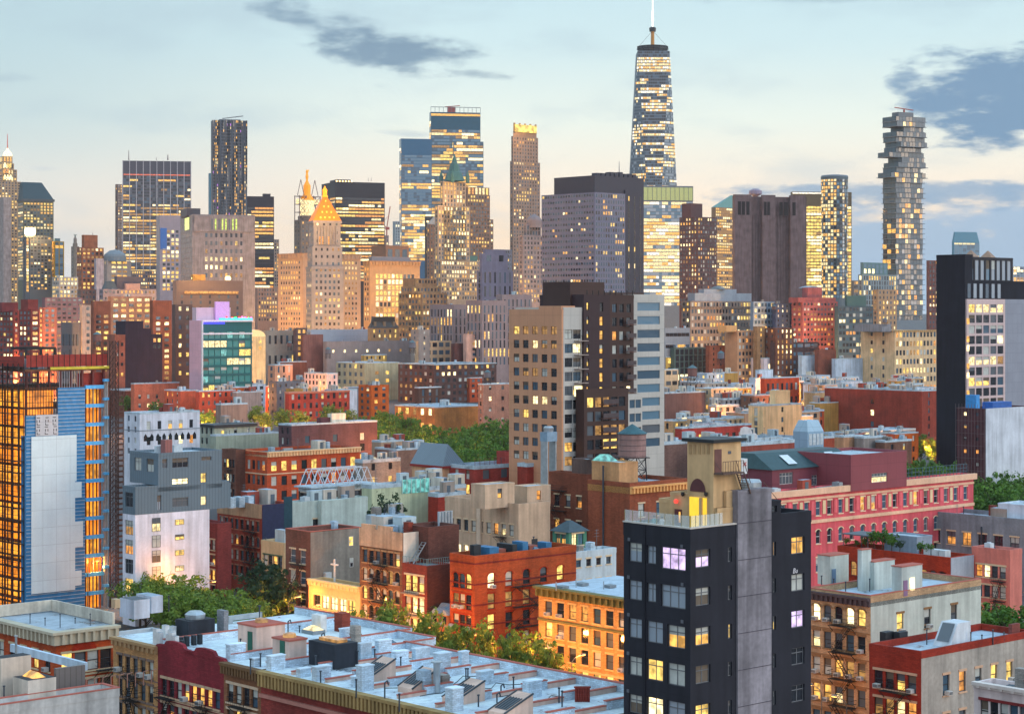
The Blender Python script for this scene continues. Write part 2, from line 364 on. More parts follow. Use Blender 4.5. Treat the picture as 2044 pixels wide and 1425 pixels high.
def ac_mesh():
    if not ACM:
        b = MB(); b.box(-.34, .34, -.62, 0, -.22, .22); b.box(-.28, .28, -.65, -.62, -.16, .16, 1)
        ACM.append(b.mesh('air_conditioner', [plain('air_conditioner_case', 'c9c9c4', .6), plain('air_conditioner_grille', '6f7173', .7)]))
    return ACM[0]

class Bld:
    def __init__(s, name, label, xl, xc, xr, yt, Yh, cat='building', th=TH, group=None, D=None, W=None):
        if Yh < 100: Yh = (EYE - Yh) * F / (yt - HZ)
        s.Y, s.th = Yh, th; t = R_(th)
        s.C = (wx(xc, Yh), Yh); s.r = (math.sin(t), math.cos(t)); s.l = (-math.cos(t), math.sin(t))
        s.W = W or max(3.0, s.u(xr)); s.D = D or max(3.0, s.v(xl))
        s.h = wz(yt, Yh); s.rng = random.Random(name + label)
        s.o = thing(name, label, cat, (s.C[0], s.C[1], 0), R_(90 - th), group)
        s.nw = 0; s.stuff = {}; s.wins = []
        s.px = (xl, xc, xr, yt)
    def u(s, px, v=0.0):      # distance along the right-hand face of the photo column px
        k = (px - CX) / F; cx, cy = s.C[0] + s.l[0]*v, s.C[1] + s.l[1]*v
        return (k * cy - cx) / (s.r[0] - k * s.r[1])
    def v(s, px, u=0.0):
        k = (px - CX) / F; cx, cy = s.C[0] + s.r[0]*u, s.C[1] + s.r[1]*u
        return (k * cy - cx) / (s.l[0] - k * s.l[1])
    def z(s, py, u=0.0, v=0.0): return wz(py, s.Y + s.r[1]*u + s.l[1]*v)
    def pix(s, u, v, z):
        X, Y = s.C[0] + s.r[0]*u + s.l[0]*v, s.C[1] + s.r[1]*u + s.l[1]*v
        return CX + X / Y * F, HZ + (EYE - z) / Y * F
    def part(s, name, mb, mats): return mb.build(name, mats, s.o)
    def vol(s, wall, u0=0, u1=None, v0=0, v1=None, z0=0, z1=None, L=None, R=None, roof='b8cbd6', parapet=.7, cop=None, yb=1440, frame=None, trim=None, name='wall', arch=(), acs=0, style='hung', cap=True, extra=(), lowlit=None, rw=None):
        """One block of the building with its windows: L and R are the window codes of its left- and right-hand visible faces."""
        u1 = s.W if u1 is None else u1; v1 = s.D if v1 is None else v1; z1 = s.h if z1 is None else z1
        s.rw = rw; near = s.Y < 1000; rec = .22 if near else 0.0
        mb = MB(); sets = []
        for face, code in (('R', R), ('L', L)):
            a0, a1 = (u0, u1) if face == 'R' else (v0, v1); off = v0 if face == 'R' else u0
            if face == 'R': P = lambda p, z, o, off=off: (p, off - o, z)
            else: P = lambda p, z, o, off=off: (off - o, p, z)
            rects = []; p = wp(code) if isinstance(code, str) else code
            if p: rects = s.grid(p, a0, a1, z0, z1, face, off, yb, lowlit)
            rects += [e for e in extra if e[6] == face]
            n0 = len(mb.m); s.wallface(mb, P, a0, a1, z0, z1, [r[:4] for r in rects] if near else [], rec, face == 'L')
            if rw and face == 'R': mb.m[n0:] = [1] * (len(mb.m) - n0)
            sets.append((face, P, rects, p))
        mb.quad((u1, v0, z0), (u1, v1, z0), (u1, v1, z1), (u1, v0, z1)); mb.quad((u1, v1, z0), (u0, v1, z0), (u0, v1, z1), (u1, v1, z1))
        lift = parapet if parapet else 0
        if cap:
            r = MB(); e = .02
            r.quad((u0+e, v0+e, z1-lift+.004), (u1-e, v0+e, z1-lift+.004), (u1-e, v1-e, z1-lift+.004), (u0+e, v1-e, z1-lift+.004))
            s.part('roof', r, roofmat(roof))
            if parapet:
                r = MB(); t = .28; o = .03
                r.box(u0-o, u1+o, v0-o, v0+t, z1-lift-.05, z1+.04); r.box(u0-o, u1+o, v1-t, v1+o, z1-lift-.05, z1+.04)
                r.box(u0-o, u0+t, v0+t, v1-t, z1-lift-.05, z1+.04); r.box(u1-t, u1+o, v0+t, v1-t, z1-lift-.05, z1+.04)
                s.part('parapet', r, cop or wall)
        s.part(name, mb, [wall, rw] if rw else wall)
        fm = frame or plain('dark_window_frame', '2b2c30', .6)
        for face, P, rects, p in sets:
            for q, rc in enumerate(rects): s.window(face, P, rc, rec, near, fm, trim, arch, acs, style, wall)
        return s
    def grid(s, p, a0, a1, z0, z1, face, off, yb, lowlit=None):
        m = p['m']; n = int(p['n']) or max(1, int((a1 - a0 - 2*m + (p['b'] - p['w'])*.5) / p['b'])); bay = (a1 - a0 - 2*m) / n
        w = min(p['w'], bay - .15) if p['k'] not in 'oc' else bay * p['w'] / p['b']
        out = []; row = 0; z = z1 - p['t']
        lits, offs = PAL[p['p']]
        while z - p['h'] > z0 + .4:
            yy = s.pix(*((a0, off) if face == 'R' else (off, a0)), z)[1]
            if yy > yb: break
            pl = p['l']; office = p['k'] in 'oc'
            if office: pl = min(1, max(0, pl + s.rng.gauss(0, .28)))
            if lowlit: pl = lowlit(row, pl)
            state = s.rng.random() < pl; fl = s.rng.choice(lits)
            for c in range(n):
                pc = a0 + m + bay * (c + .5)
                xx = s.pix(*((pc, off) if face == 'R' else (off, pc)), z)[0]
                if -15 < xx < 2060:
                    if office:
                        if s.rng.random() < .35: state = s.rng.random() < pl; fl = s.rng.choice(lits)
                        g = fl if state else s.rng.choice(offs)
                    else:
                        if c == 0 or s.rng.random() < .55: state = s.rng.random() < pl; fl = s.rng.choice(lits)
                        g = fl if state else s.rng.choice(offs)
                    out.append((pc - w/2, pc + w/2, z - p['h'], z, g, row, face))
                else: s.rng.random()
            row += 1; z -= p['f']
        return out
    def wallface(s, mb, P, a0, a1, z0, z1, rects, rec, flip):
        def q(pa, pb, za, zb, o=0.0):
            c = [P(pa, za, o), P(pb, za, o), P(pb, zb, o), P(pa, zb, o)]
            mb.quad(*(c[::-1] if flip else c))
        if not rects: q(a0, a1, z0, z1); return
        xs = sorted({a0, a1} | {round(r[0], 4) for r in rects} | {round(r[1], 4) for r in rects})
        zs = sorted({z0, z1} | {round(r[2], 4) for r in rects} | {round(r[3], 4) for r in rects})
        for za, zb in zip(zs, zs[1:]):
            zc = (za + zb) / 2; act = sorted((r[0], r[1]) for r in rects if r[2] < zc < r[3]); x = a0
            for ra, rb in act:
                if ra > x + 1e-4: q(x, ra, za, zb)
                x = max(x, rb)
            if a1 > x + 1e-4: q(x, a1, za, zb)
        for ra, rb, za, zb in rects:
            mb.quad(P(ra, za, 0), P(ra, za, -rec), P(ra, zb, -rec), P(ra, zb, 0)); mb.quad(P(rb, za, 0), P(rb, za, -rec), P(rb, zb, -rec), P(rb, zb, 0))
            mb.quad(P(ra, za, 0), P(rb, za, 0), P(rb, za, -rec), P(ra, za, -rec)); mb.quad(P(ra, zb, 0), P(rb, zb, 0), P(rb, zb, -rec), P(ra, zb, -rec))
    def window(s, face, P, rc, rec, near, fm, trim, arch, acs, style, wall):
        a, b, za, zb, g, row = rc[:6]; w, h = b - a, zb - za
        o = -rec if near else .07
        if s.nw >= 96:
            key = 'w'
            mb, ms = s.stuff.setdefault(key, (MB(), []))
            if g not in ms: ms.append(g)
            mb.quad(P(a, za, o), P(b, za, o), P(b, zb, o), P(a, zb, o), ms.index(g)); return
        s.nw += 1
        up = g
        if near and s.rng.random() < .35: up = s.rng.choice(['bn', 'bn', 'gy', 'bd', g]) if g not in ('y4',) else g
        win = link('window', pane_mesh(w, h, (g, up), near), s.o, P((a+b)/2, (za+zb)/2, o), 0 if face == 'R' else R_(-90))
        if near and s.Y < 420:
            frame_link(win, w, h, rec, fm, trim, row in arch and not (s.rw and face == 'R'), style, wall)
            if acs and s.rng.random() < acs and w < 1.8: link('air_conditioner', ac_mesh(), win, (0, -rec, -h/2 + .26))
    def done(s):
        for mb, ms in s.stuff.values():
            o = s.part('window_rows', mb, [G[g] for g in ms]); tag(o, kind='stuff')
        return s
    # -- details
    def box(s, name, mats, u0, u1, v0, v1, z0, z1, top=None):
        b = MB(); b.box(u0, u1, v0, v1, z0, z1, 0, top); return s.part(name, b, mats)
    def cornice(s, m, z, over=.55, hh=.9, name='cornice', br=1.2, L=True, R=True, u1=None, v1=None, dark=None):
        u1 = s.W if u1 is None else u1; v1 = s.D if v1 is None else v1; b = MB()
        ul = -over if L else 0; vl = -over if R else 0
        for f, zl, zh, e in ((1, z - .28, z + .02, .02), (.55, z - hh, z - .283, .01)):
            b.box(ul*f, u1 + e, vl*f, .25, zl, zh); b.box(ul*f, .25, .2501, v1 + e, zl, zh)
        if R:
            n = max(2, int(u1 / br))
            for k in range(n): x = u1 * (k+.5) / n; b.box(x-.14, x+.14, vl*.92, vl*.551, z - hh*.95, z - .285)
        if L:
            n = max(2, int(v1 / br))
            for k in range(n): y = v1 * (k+.5) / n; b.box(ul*.92, ul*.551, y-.14, y+.14, z - hh*.95, z - .285)
        return s.part(name, b, m)
    def band(s, m, z, hh=.3, over=.09, name='string_course', L=True, R=True):
        b = MB(); ul = -over if L else .01; vl = -over if R else .01
        b.box(ul, s.W-.02, vl, s.D-.02, z, z+hh); return s.part(name, b, m)
    def clutter(s, n=4, u0=.12, u1=.9, v0=.12, v1=.9, z=None, bulk=.6, wallm=None):
        """Stair bulkheads, vents, chimneys, hatches and units on a flat roof, each a part."""
        z = s.h - .7 if z is None else z; g = s.rng
        for k in range(n):
            u, v = s.W * g.uniform(u0, u1), s.D * g.uniform(v0, v1); r = g.random()
            if r < .25 * bulk / .6:
                w, d, h = g.uniform(1.8, 3.2), g.uniform(2, 3.5), g.uniform(2.0, 2.9)
                w, d = min(w, s.W*.4), min(d, s.D*.4)
                b = MB(); b.box(u, u+w, v, v+d, z, z+h, 0, 1); bk = s.part('bulkhead', b, [wallm or wallmat(g.choice(['b9b2a8', '9a8f86', 'a9b6ba', '8a4a40', 'c9c2b4']), 'plaster'), roofmat('a8bccb')])
                dr = MB(); dr.box(u+w*.3, u+w*.3+.9, v-.05, v+.0, z+.05, z+2.0); dr.build('door', plain('bulkhead_door', '53606a', .6), bk)
            elif r < .45:
                b = MB(); w = g.uniform(.7, 1.1); b.box(u, u+w, v, v+w*1.3, z, z+g.uniform(1.2, 2.3)); b.box(u-.06, u+w+.06, v-.06, v+w*1.3+.06, z+1.05, z+1.17)
                s.part('chimney', b, wallmat(g.choice(['a8b8c4', '7a4036', '8f8a84', 'b4c4ce']), 'brick'))
            elif r < .65:
                b = MB(); hh = g.uniform(.9, 2.2); b.bar((u, v, z), (u, v, z+hh), .07, n=6); b.bar((u, v, z+hh), (u, v, z+hh+.15), .16, n=6); s.part('vent_pipe', b, plain('dark_vent_pipe', '39424c', .5))
            elif r < .70:
                b = MB(); hh = g.uniform(2.2, 4); b.bar((u, v, z), (u, v, z+hh), .04, n=5)
                for q in range(3): zz = z+hh*(.7+.13*q); b.bar((u-.6+.1*q, v, zz), (u+.6-.1*q, v, zz), .025, n=4)
                s.part('aerial', b, plain('aerial_metal', '6a6f74', .5))
            elif r < .76:
                b = MB(); ln = g.uniform(2.5, 5); b.box(u, u+ln, v, v+.55, z+.35, z+.85); b.box(u, u+.55, v, v+.55, z, z+.347); b.box(u+ln, u+ln+.02, v-.08, v+.63, z+.3, z+.92)
                s.part('duct', b, plain('galvanised_duct', '98a4aa', .4, .4))
            elif r < .85:
                b = MB(); w, d, h = g.uniform(.9, 1.7), g.uniform(.9, 1.7), g.uniform(.7, 1.3); b.box(u, u+w, v, v+d, z+.2, z+.2+h); b.box(u+.1, u+w-.1, v+.1, v+d-.1, z, z+.197); b.bar((u+w/2, v+d/2, z+h+.2), (u+w/2, v+d/2, z+h+.32), w*.35, n=10)
                s.part('roof_unit', b, plain(g.choice(['pale_roof_unit', 'grey_roof_unit']), 'bcc6ca' if g.random() < .5 else '8d979c', .5))
            else:
                b = MB(); w, d = g.uniform(1.2, 2), g.uniform(1.2, 2.4); b.box(u, u+w, v, v+d, z, z+.4); sk = s.part('skylight', b, plain('skylight_kerb', '7c868c', .6))
                c = MB(); c.frustum([(u+.1, v+.1), (u+w-.1, v+.1), (u+w-.1, v+d-.1), (u+.1, v+d-.1)], [(u+w*.4, v+d*.4), (u+w*.6, v+d*.4), (u+w*.6, v+d*.6), (u+w*.4, v+d*.6)], z+.403, z+.85); c.build('pane', G['y3'] if g.random() < .25 else G['bl'], sk)
    def fire_escape(s, face, a0, a1, zs, drop=3.1, off=0.0):
        """Iron balconies with rails and slanting stairs; zs are the platform heights, top first."""
        m = plain('black_painted_iron', '1d1a1c', .6); P = (lambda p, z, o: (p, off - o, z)) if face == 'R' else (lambda p, z, o: (off - o, p, z))
        fe = None; dep = 1.05
        def bx(b, pa, pb, oa, ob, za, zb):
            A, Bq = P(pa, za, oa), P(pb, zb, ob); b.box(min(A[0], Bq[0]), max(A[0], Bq[0]), min(A[1], Bq[1]), max(A[1], Bq[1]), za, zb)
        for k, z in enumerate(zs):
            b = MB(); n = 6
            for q in range(n): bx(b, a0, a1, .02 + dep*q/n, .02 + dep*(q+.72)/n, z-.05, z)
            for zz in (.5, .95):
                b.bar(P(a0, z+zz, dep), P(a1, z+zz, dep), .03); b.bar(P(a0, z+zz, 0), P(a0, z+zz, dep), .03); b.bar(P(a1, z+zz, 0), P(a1, z+zz, dep), .03)
            nb = max(3, int((a1-a0) / .35))
            for q in range(nb+1): p = a0 + (a1-a0)*q/nb; b.bar(P(p, z, dep), P(p, z+.95, dep), .014, n=3)
            for p in (a0+.1, a1-.1): b.bar(P(p, z-.05, dep*.9), P(p, z-.85, .03), .04)
            o = b.build('fire_escape', m, s.o)
            st = MB()
            if k < len(zs)-1:
                zb = zs[k+1]; pa, pb = (a0+.5, a1-.6) if k % 2 == 0 else (a1-.5, a0+.6)
                for oo in (.35, .85): st.bar(P(pa, z, oo), P(pb, zb+.05, oo), .045); st.bar(P(pa, z+.8, oo), P(pb, zb+.85, oo), .025)
                for q in range(9):
                    f = (q+.5)/9; pc, zc = pa+(pb-pa)*f, z+(zb-z)*f; st.bar(P(pc, zc, .35), P(pc, zc, .85), .05)
                st.build('stair', m, o)
    def water_tank(s, u, v, z, r=1.7, hh=3.2, leg=2.5): return water_tank(s, u, v, z, r, hh, leg)
def wtank(label, px, ybase, ytop, Y, group='rooftop water tanks', wood='7d6a66', cone='4f6d74'):
    """A round wooden tank with a conical lid on a braced steel stand; ybase..ytop in photo rows."""
    x, _, zb = at(px, ybase, Y); zt = wz(ytop, Y); H = zt - zb; r = H * .24
    o = thing('water_tank', label, 'water tank', (x, Y, zb), .4, group)
    z1 = H * .42; z2 = H * .84
    for sx in (-1, 1):
        for sy in (-1, 1):
            b = MB(); b.bar((sx*r*.78, sy*r*.78, 0), (sx*r*.7, sy*r*.7, z1), max(.07, r*.05)); b.build('leg', plain('tank_stand_iron', '26242a', .6), o)
    b = MB(); c = r*.75
    for za, zb_ in ((0, z1*.5), (z1*.5, z1)):
        for (ax, ay, bx, by) in ((-1, -1, 1, -1), (1, -1, 1, 1), (1, 1, -1, 1), (-1, 1, -1, -1)):
            b.bar((ax*c, ay*c, za), (bx*c, by*c, zb_), r*.025); b.bar((bx*c, by*c, za), (ax*c, ay*c, zb_), r*.025); b.bar((ax*c, ay*c, zb_), (bx*c, by*c, zb_), r*.03)
    b.build('brace', plain('tank_stand_iron', '26242a', .6), o)
    b = MB(); b.box(-r*.95, r*.95, -r*.95, r*.95, z1, z1+.15); b.build('platform', plain('tank_stand_iron', '26242a', .6), o)
    b = MB(); b.lathe([(r, z1+.15), (r*1.0, z2)], n=18); k = b.build('barrel', wallmat(wood, 'concrete'), o)
    b = MB()
    for q in range(5): zz = z1 + .3 + (z2-z1-.5)*q/4; b.lathe([(r*1.015, zz), (r*1.02, zz+.02), (r*1.02, zz+.06), (r*1.015, zz+.08)], n=18)
    b.build('hoop', plain('tank_hoop', '4a4246', .5), k)
    b = MB(); b.lathe([(r*1.1, z2-.03), (r*1.08, z2+.02), (.05, H)], n=18); b.build('lid', plain('tank_lid_' + cone, cone, .6), o)
    return o
# ---------------------------------------------------------------- the far skyline
def T(name, label, xl, xc, xr, yt, Y, wall, L, R, yb=1440, th=TH, cat='tower', roof='9fb0ba', par=.8, **k):
    vk = {a: k.pop(a) for a in ('frame', 'trim', 'arch', 'acs', 'style', 'cop', 'lowlit', 'extra') if a in k}
    cl = k.pop('cl', 0); D = k.pop('D', None); W = k.pop('W', None); grp = k.pop('group', None); cw = k.pop('cw', None)
    b = Bld(name, label, xl, xc, xr, yt, Y, cat, th, grp, D, W)
    b.wall = wallmat(*wall.split()) if isinstance(wall, str) else wall
    b.vol(b.wall, L=L, R=R, yb=yb, roof=roof, parapet=par, **vk)
    if cl: b.clutter(cl, wallm=cw)
    return b
def antenna(b, px, y0, y1, r=.35, u=None, v=None, name='antenna', mat=None):
    """A mast standing on the roof of b where the photo shows column px, from row y0 up to row y1."""
    v = b.D * .4 if v is None else v; u = b.u(px, v) if u is None else u
    z0, z1 = b.z(y0, u, v), b.z(y1, u, v); m = MB(); m.bar((u, v, z0), (u, v, z1), r, n=6, r2=r*.4)
    return b.part(name, m, mat or plain('antenna_steel', '8a7f80', .5))
def roofbox(b, x0, x1, y1, y0=None, v0=.25, v1=.75, m=None, name='plant_room', L=None, R=None, yb=1440):
    """A smaller block on the roof of b between the photo columns x0 and x1, up to row y1."""
    va, vb = b.D * v0, b.D * v1; ua, ub = b.u(x0, va), b.u(x1, va)
    return b.vol(m or b.wall, ua, ub, va, vb, b.h - .7 if y0 is None else y0, b.z(y1, ua, va), L, R, name=name, yb=yb)
TRIM = plain('tower_steel', '6d747c', .4, .6)

# 1 - slim art-deco tower with a lit crown and spire
b = T('art_deco_tower', 'slim tan stone tower with glowing stepped crown and thin red spire', -22, -4, 42, 362, 2700, 'a58c74 stone', None, 'g:l.45,b4,w2', 600, 62)
for x0, x1, y, c in ((-2, 34, 338, 'g:l.3,b4,w2'), (4, 28, 326, 'v:l.9,b4,w2,h6,f8'), (6, 25, 312, 'v:l1,b3.4,w2,h6,f8,py'.replace('py', 'phome'))): roofbox(b, x0, x1, y, b.z(364), .15, .6, L=c, R=c, name='crown_tier')
u, v = b.u(15, b.D*.4), b.D*.4
m = MB(); m.lathe([(7, b.z(314, u, v)), (5.5, b.z(306, u, v)), (2, b.z(300, u, v)), (1, b.z(296, u, v))], u, v, 10); b.part('lantern', m, G['y4'])
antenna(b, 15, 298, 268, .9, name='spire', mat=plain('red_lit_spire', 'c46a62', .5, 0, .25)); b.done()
T('slab_tower', 'pale windowless concrete slab rising before the art deco tower', -30, 7, 22, 394, 2200, '9c8f8b concrete', None, None, 600, 60)
# 2 - hipped teal roof
b = T('office_tower', 'lit office tower under a dark teal truncated hip roof', 36, 46, 107, 397, 2600, '6b6a5c stone', 'o:l.6,b4', 'o:l.6,b4', 560, 62)
m = MB(); z0, z1 = b.h, b.z(363); W, D = b.W, b.D; a, c = W*.06, D*.06
m.frustum([(0, 0), (W, 0), (W, D), (0, D)], [(W*.02, D*.3), (W*.66, D*.3), (W*.66, D*.7), (W*.02, D*.7)], z0+.1, z1); b.part('hip_roof', m, plain('dark_teal_roofing', '1f4350', .6))
b.box('cornice', wallmat('55585a', 'stone'), -1.2, W+1.2, -1.2, D+1.2, z0-3, z0); b.done()
b = T('office_tower', 'grey glass block with a blazing white floodlight on its roof', 45, 52, 103, 472, 2300, '5f6468 panel', 'g:l.4,b4', 'g:l.42,b4,w2.4,poff', 580, 62)
m = MB(); u, v = b.u(60, 4), 4; m.lathe([(5.5, b.h+1.5), (6.5, b.h+4), (6.5, b.h+8), (4.5, b.h+10)], u, v, 12); b.part('floodlight', m, plain('floodlight_glow', 'fff0c8', .5, 0, 3.5))
m = MB(); m.bar((u, v, b.h-.5), (u, v, b.h+1.5), 1.2); b.part('lamp_stand', m, TRIM); b.done()
T('apartment_tower', 'slate tower edged by one vertical strip of yellow lamps', 46, 50, 60, 474, 2200, '4f555c panel', None, 'v:l1,b5,w2.4,phome', 580, 62).done()
b = T('apartment_tower', 'blue-grey tower framed by mustard yellow edges', 104, 108, 128, 482, 2300, '9a7c3a stone', 'g:l.3', 'c:l.2,b4,w3,f3.5', 585, 62); roofbox(b, 110, 120, 476, m=wallmat('54707a', 'metal')); b.done()
# statue-topped cupola tower
b = T('cupola_tower', 'narrow stone tower tapering to a cupola and statue', 142, 148, 158, 492, 2100, '857a70 stone', 'g:l.1,b4', 'g:l.1,b4', 580)
u, v = b.u(150, b.D/2), b.D/2; R0 = min(b.W, b.D)*.42
m = MB(); m.lathe([(R0, b.h-.5), (R0, b.z(486, u, v)), (R0*.7, b.z(485, u, v)), (R0*.7, b.z(477, u, v)), (R0*.25, b.z(473, u, v))], u, v, 12); b.part('cupola', m, b.wall)
m = MB(); m.lathe([(.9, b.z(473, u, v)), (.6, b.z(471.5, u, v)), (.9, b.z(470, u, v)), (.4, b.z(468.6, u, v))], u, v, 8); m.bar((u-2, v, b.z(468.4, u, v)), (u+2, v, b.z(469.4, u, v)), .3); b.part('statue', m, plain('weathered_bronze', '6f7d70', .5)); b.done()
b = T('apartment_tower', 'russet brick tower with a plain cube on top', 153, 163, 207, 494, 1900, '8c5c48 brick', 'g:l.25,b4', 'g:l.42,b4,w2.4,f3.6', 590); roofbox(b, 168, 195, 469); antenna(b, 185, 469, 464); b.done()
b = T('civic_block', 'pale office block under a shallow dome with bright rows of windows', 206, 214, 262, 520, 1900, '9d948e stone', 'o:l.6,b5,w3,m4', 'o:l.85,b6,w4.4,h2,f4.2,m4', 600, cat='building')
m = MB(); u, v = b.W*.4, b.D*.5; r = b.W*.4; m.lathe([(r, b.h-.6), (r, b.h+4), (r*.93, b.h+6), (r*.5, b.h+9.5), (.3, b.h+10.5)], u, v, 20); b.part('dome', m, plain('dull_zinc', '74818a', .5)); b.done()
# 3 - the wide office slab with white mullions
b = T('office_slab', 'broad grey office slab with white vertical fins and a blank top band', 236, 245, 381, 321, 2500, '50505a panel', 'o:l.4,b4,t19', 'o:l.6,b3.6,t19,f3.9,w3.4', 600, 80, cat='tower', lowlit=lambda r, p: min(1, p * (.55 if r < 9 else 1.35)))
for k in range(11):
    u = b.W * k / 10; m = MB(); m.box(u-.45, u+.45, -.9, -.01, 0, b.h+.5); b.part('fin', m, plain('white_fin', 'b3aeb3', .5))
m = MB(); m.box(1, b.W-1, -.3, -.02, b.h-18, b.h-16.6); b.part('light_band', m, G['rd'])
antenna(b, 257, 320, 300, .8); antenna(b, 335, 320, 309, 1.2); antenna(b, 312, 320, 314, .5); b.done()
T('stepped_tower', 'brown setback tower peeping out behind the grey fin slab', 230, 234, 250, 368, 2600, '6a5d5c stone', 'g:l.2,b4', 'g:l.3,b4', 560).done()
# 4 - rippling steel apartment tower
b = Bld('rippled_tower', 'tall steel apartment tower with rippling dark facade', 421, 424, 493, 240, 2000, 'tower', 76); b.wall = wallmat('595f68', 'panel')
b.h = b.z(240); n = 24; mod = b.W / n; gm = [G['dk'], G['y1'], G['y3'], G['pu']]
m = MB(); bands = []
def rip(k, z): return 1.3 * math.sin(k*1.9) * math.sin(z*.035 + k*.8) + 1.2*math.sin(k*.7 + z*.013)
zz = [b.h * j / 76 for j in range(77)]
for j in range(76):
    for k in range(n):
        q = [(mod*kk, -1.5-rip(kk, z_), z_) for kk, z_ in ((k, zz[j]), (k+1, zz[j]), (k+1, zz[j+1]), (k, zz[j+1]))]; m.quad(*q)
for z_ in (0,): m.box(0, b.W, .5, b.D, 0, b.h)
b.part('wall', m, b.wall)
for k in range(n):
    w = MB()
    for j in range(76):
        if zz[j] > b.z(432) and k % 8 not in (5,):
            p = .75 if k in (2, 3, 15, 16, 20, 21, 22) else .12
            g = (1 if b.rng.random() < .7 else 2) if b.rng.random() < p*.75 else 0
            if b.rng.random() < .01: g = 3
            y = lambda kk, z_: -1.5 - rip(kk, z_) - .12
            a0, a1 = k+.22, k+.78; w.quad((mod*a0, y(a0, zz[j]+.9)-.15, zz[j]+.9), (mod*a1, y(a1, zz[j]+.9)-.15, zz[j]+.9), (mod*a1, y(a1, zz[j]+3)-.15, zz[j]+3), (mod*a0, y(a0, zz[j]+3)-.15, zz[j]+3), g)
    b.part('glazing_column', w, gm)
roofbox(b, 438, 480, 238.5, m=b.wall); m = MB(); m.bar((b.W*.3, 4, b.h+2), (b.W*.9, 4, b.h+5), .6); b.part('roof_crane', m, TRIM)
T('glass_sliver', 'thin blue-grey sliver of glass tower beside the rippled steel tower', 416, 418, 424, 346, 2100, '5b7f90 metal', None, None, 430, 76)
b = T('office_tower', 'black tower with solid amber floors next to the rippled steel tower', 489, 493, 547, 392, 2200, '2a2a36 panel', None, 'o:l.75,b3.6,t12,w3.4,pblk', 640, 76); roofbox(b, 526, 540, 387); b.done()
T('stone_tower', 'thin beige shaft standing alone right of the black amber tower', 544, 547, 557, 478, 2300, '95867c stone', None, 'g:l.3', 640, 70).done()
b = T('striped_tower', 'white ribbed tower with a blue panel and dark stripes', 312, 319, 362, 430, 1900, '9a9198 panel', None, 'v:l.55,b4.2,w2.6,h2.5,f3.9,t14,m2', 580, 70)
b.box('blue_panel', plain('blue_lit_panel', '2f63a6', .4, 0, .15), b.W*.02, b.W*.32, -.5, -.02, b.h-32, b.h-12); b.done()
# 5 - wide grey tower with lit slots
b = T('federal_tower', 'broad grey concrete tower with green lit slots under its roof', 360, 384, 509, 428, 1400, '857f80 concrete', 'v:l.05,b6', 'g:l.7,b3.4,w1.5,h2.8,f5.6,m8,t13', 665, 72)
b.box('blank_panel', wallmat('857f80', 'concrete'), 1, b.W-1, -.6, -.05, b.h-12, b.h-1)
for k in range(8): u = b.W*(.30 + .055*k); b.box('lit_slot' if k in (1, 3, 4, 6, 7) else 'slot', G['gn'] if k in (1, 3, 4, 6, 7) else G['gy'], u, u+1.0, -.75, -.62, b.h-10.5, b.h-3)
roofbox(b, 372, 400, 416, m=wallmat('4c4a50', 'panel')); b.box('lit_bay', G['gn'], -.25, -.05, b.D*.25, b.D*.6, b.h-10, b.h-1.5); b.done()
b = T('civic_block', 'low yellow-lit roof terrace wing in front of the broad grey tower', 345, 352, 485, 560, 1250, '6e5e58 panel', None, 'g:l.15,b6,t9', 660, 66, cat='building')
b.box('lit_canopy', G['o1'], b.W*.12, b.W*.92, -1.4, -.1, b.h-8.2, b.h-6.6)
for x in (388, 396, 455):
    m = MB(); u = b.u(x, 5); m.lathe([(1.6, b.h+.5), (2.0, b.h+1.6), (1.2, b.h+3)], u, 5, 10); b.part('roof_lamp', m, plain('roof_lamp_glow', 'ffd890', .5, 0, 3.0))
roofbox(b, 385, 410, 548, m=wallmat('b08a5a', 'plaster')); b.done()
# 6 - civic building with gilded statue between two scaffold towers
b = T('civic_tower', 'ornate stone tower crowned by a golden statue between scaffold masts', 587, 600, 640, 440, 1750, '6f6660 stone', 'g:l.2,b4', 'g:l.2,b4', 560)
for f, w_ in ((.18, .2), (.88, .2)):
    u = b.W*f; m = MB()
    for sx in (-1, 1):
        for sy in (0, 1): m.bar((u+sx*3.6, 2+sy*7, b.h-.7), (u+sx*3.6, 2+sy*7, b.h+22), .4)
    for z_ in (0, 7, 14, 21): m.box(u-4, u+4, 1.6, 9.4, b.h+z_, b.h+z_+.5)
    for k in range(3): m.bar((u-3.6, 2, b.h+7*k), (u+3.6, 2, b.h+7*k+7), .25); m.bar((u+3.6, 2, b.h+7*k), (u-3.6, 2, b.h+7*k+7), .25)
    for sx in (-1, 1): m.bar((u+sx*3.6, 5, b.h+22), (u, 5, b.h+36), .3)
    b.part('scaffold_mast', m, plain('scaffold_steel', '6f5f62', .6)); b.box('lit_stage', G['y3'], u-3, u+3, 3, 8, b.h+14.6, b.h+19)
u, v = b.W*.52, 6; m = MB(); m.lathe([(8, b.h-.6), (8, b.h+4), (6.5, b.h+4.5)], u, v, 12); b.part('drum', m, b.wall)
m = MB(); m.lathe([(6.4, b.h+4.5), (6.4, b.h+18)], u, v, 10); b.part('colonnade', m, G['y3'])
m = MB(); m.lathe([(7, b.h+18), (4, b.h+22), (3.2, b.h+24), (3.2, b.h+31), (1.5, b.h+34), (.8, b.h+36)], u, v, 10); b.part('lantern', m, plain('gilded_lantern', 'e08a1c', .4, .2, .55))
m = MB(); m.lathe([(.9, b.h+36), (1.4, b.h+39), (.8, b.h+42), (1.1, b.h+43.5), (.5, b.h+45)], u, v, 8); m.bar((u, v, b.h+41), (u+2, v, b.h+45), .4); b.part('statue', m, plain('gilded_statue', 'e89a30', .35, .3, .4)); b.done()
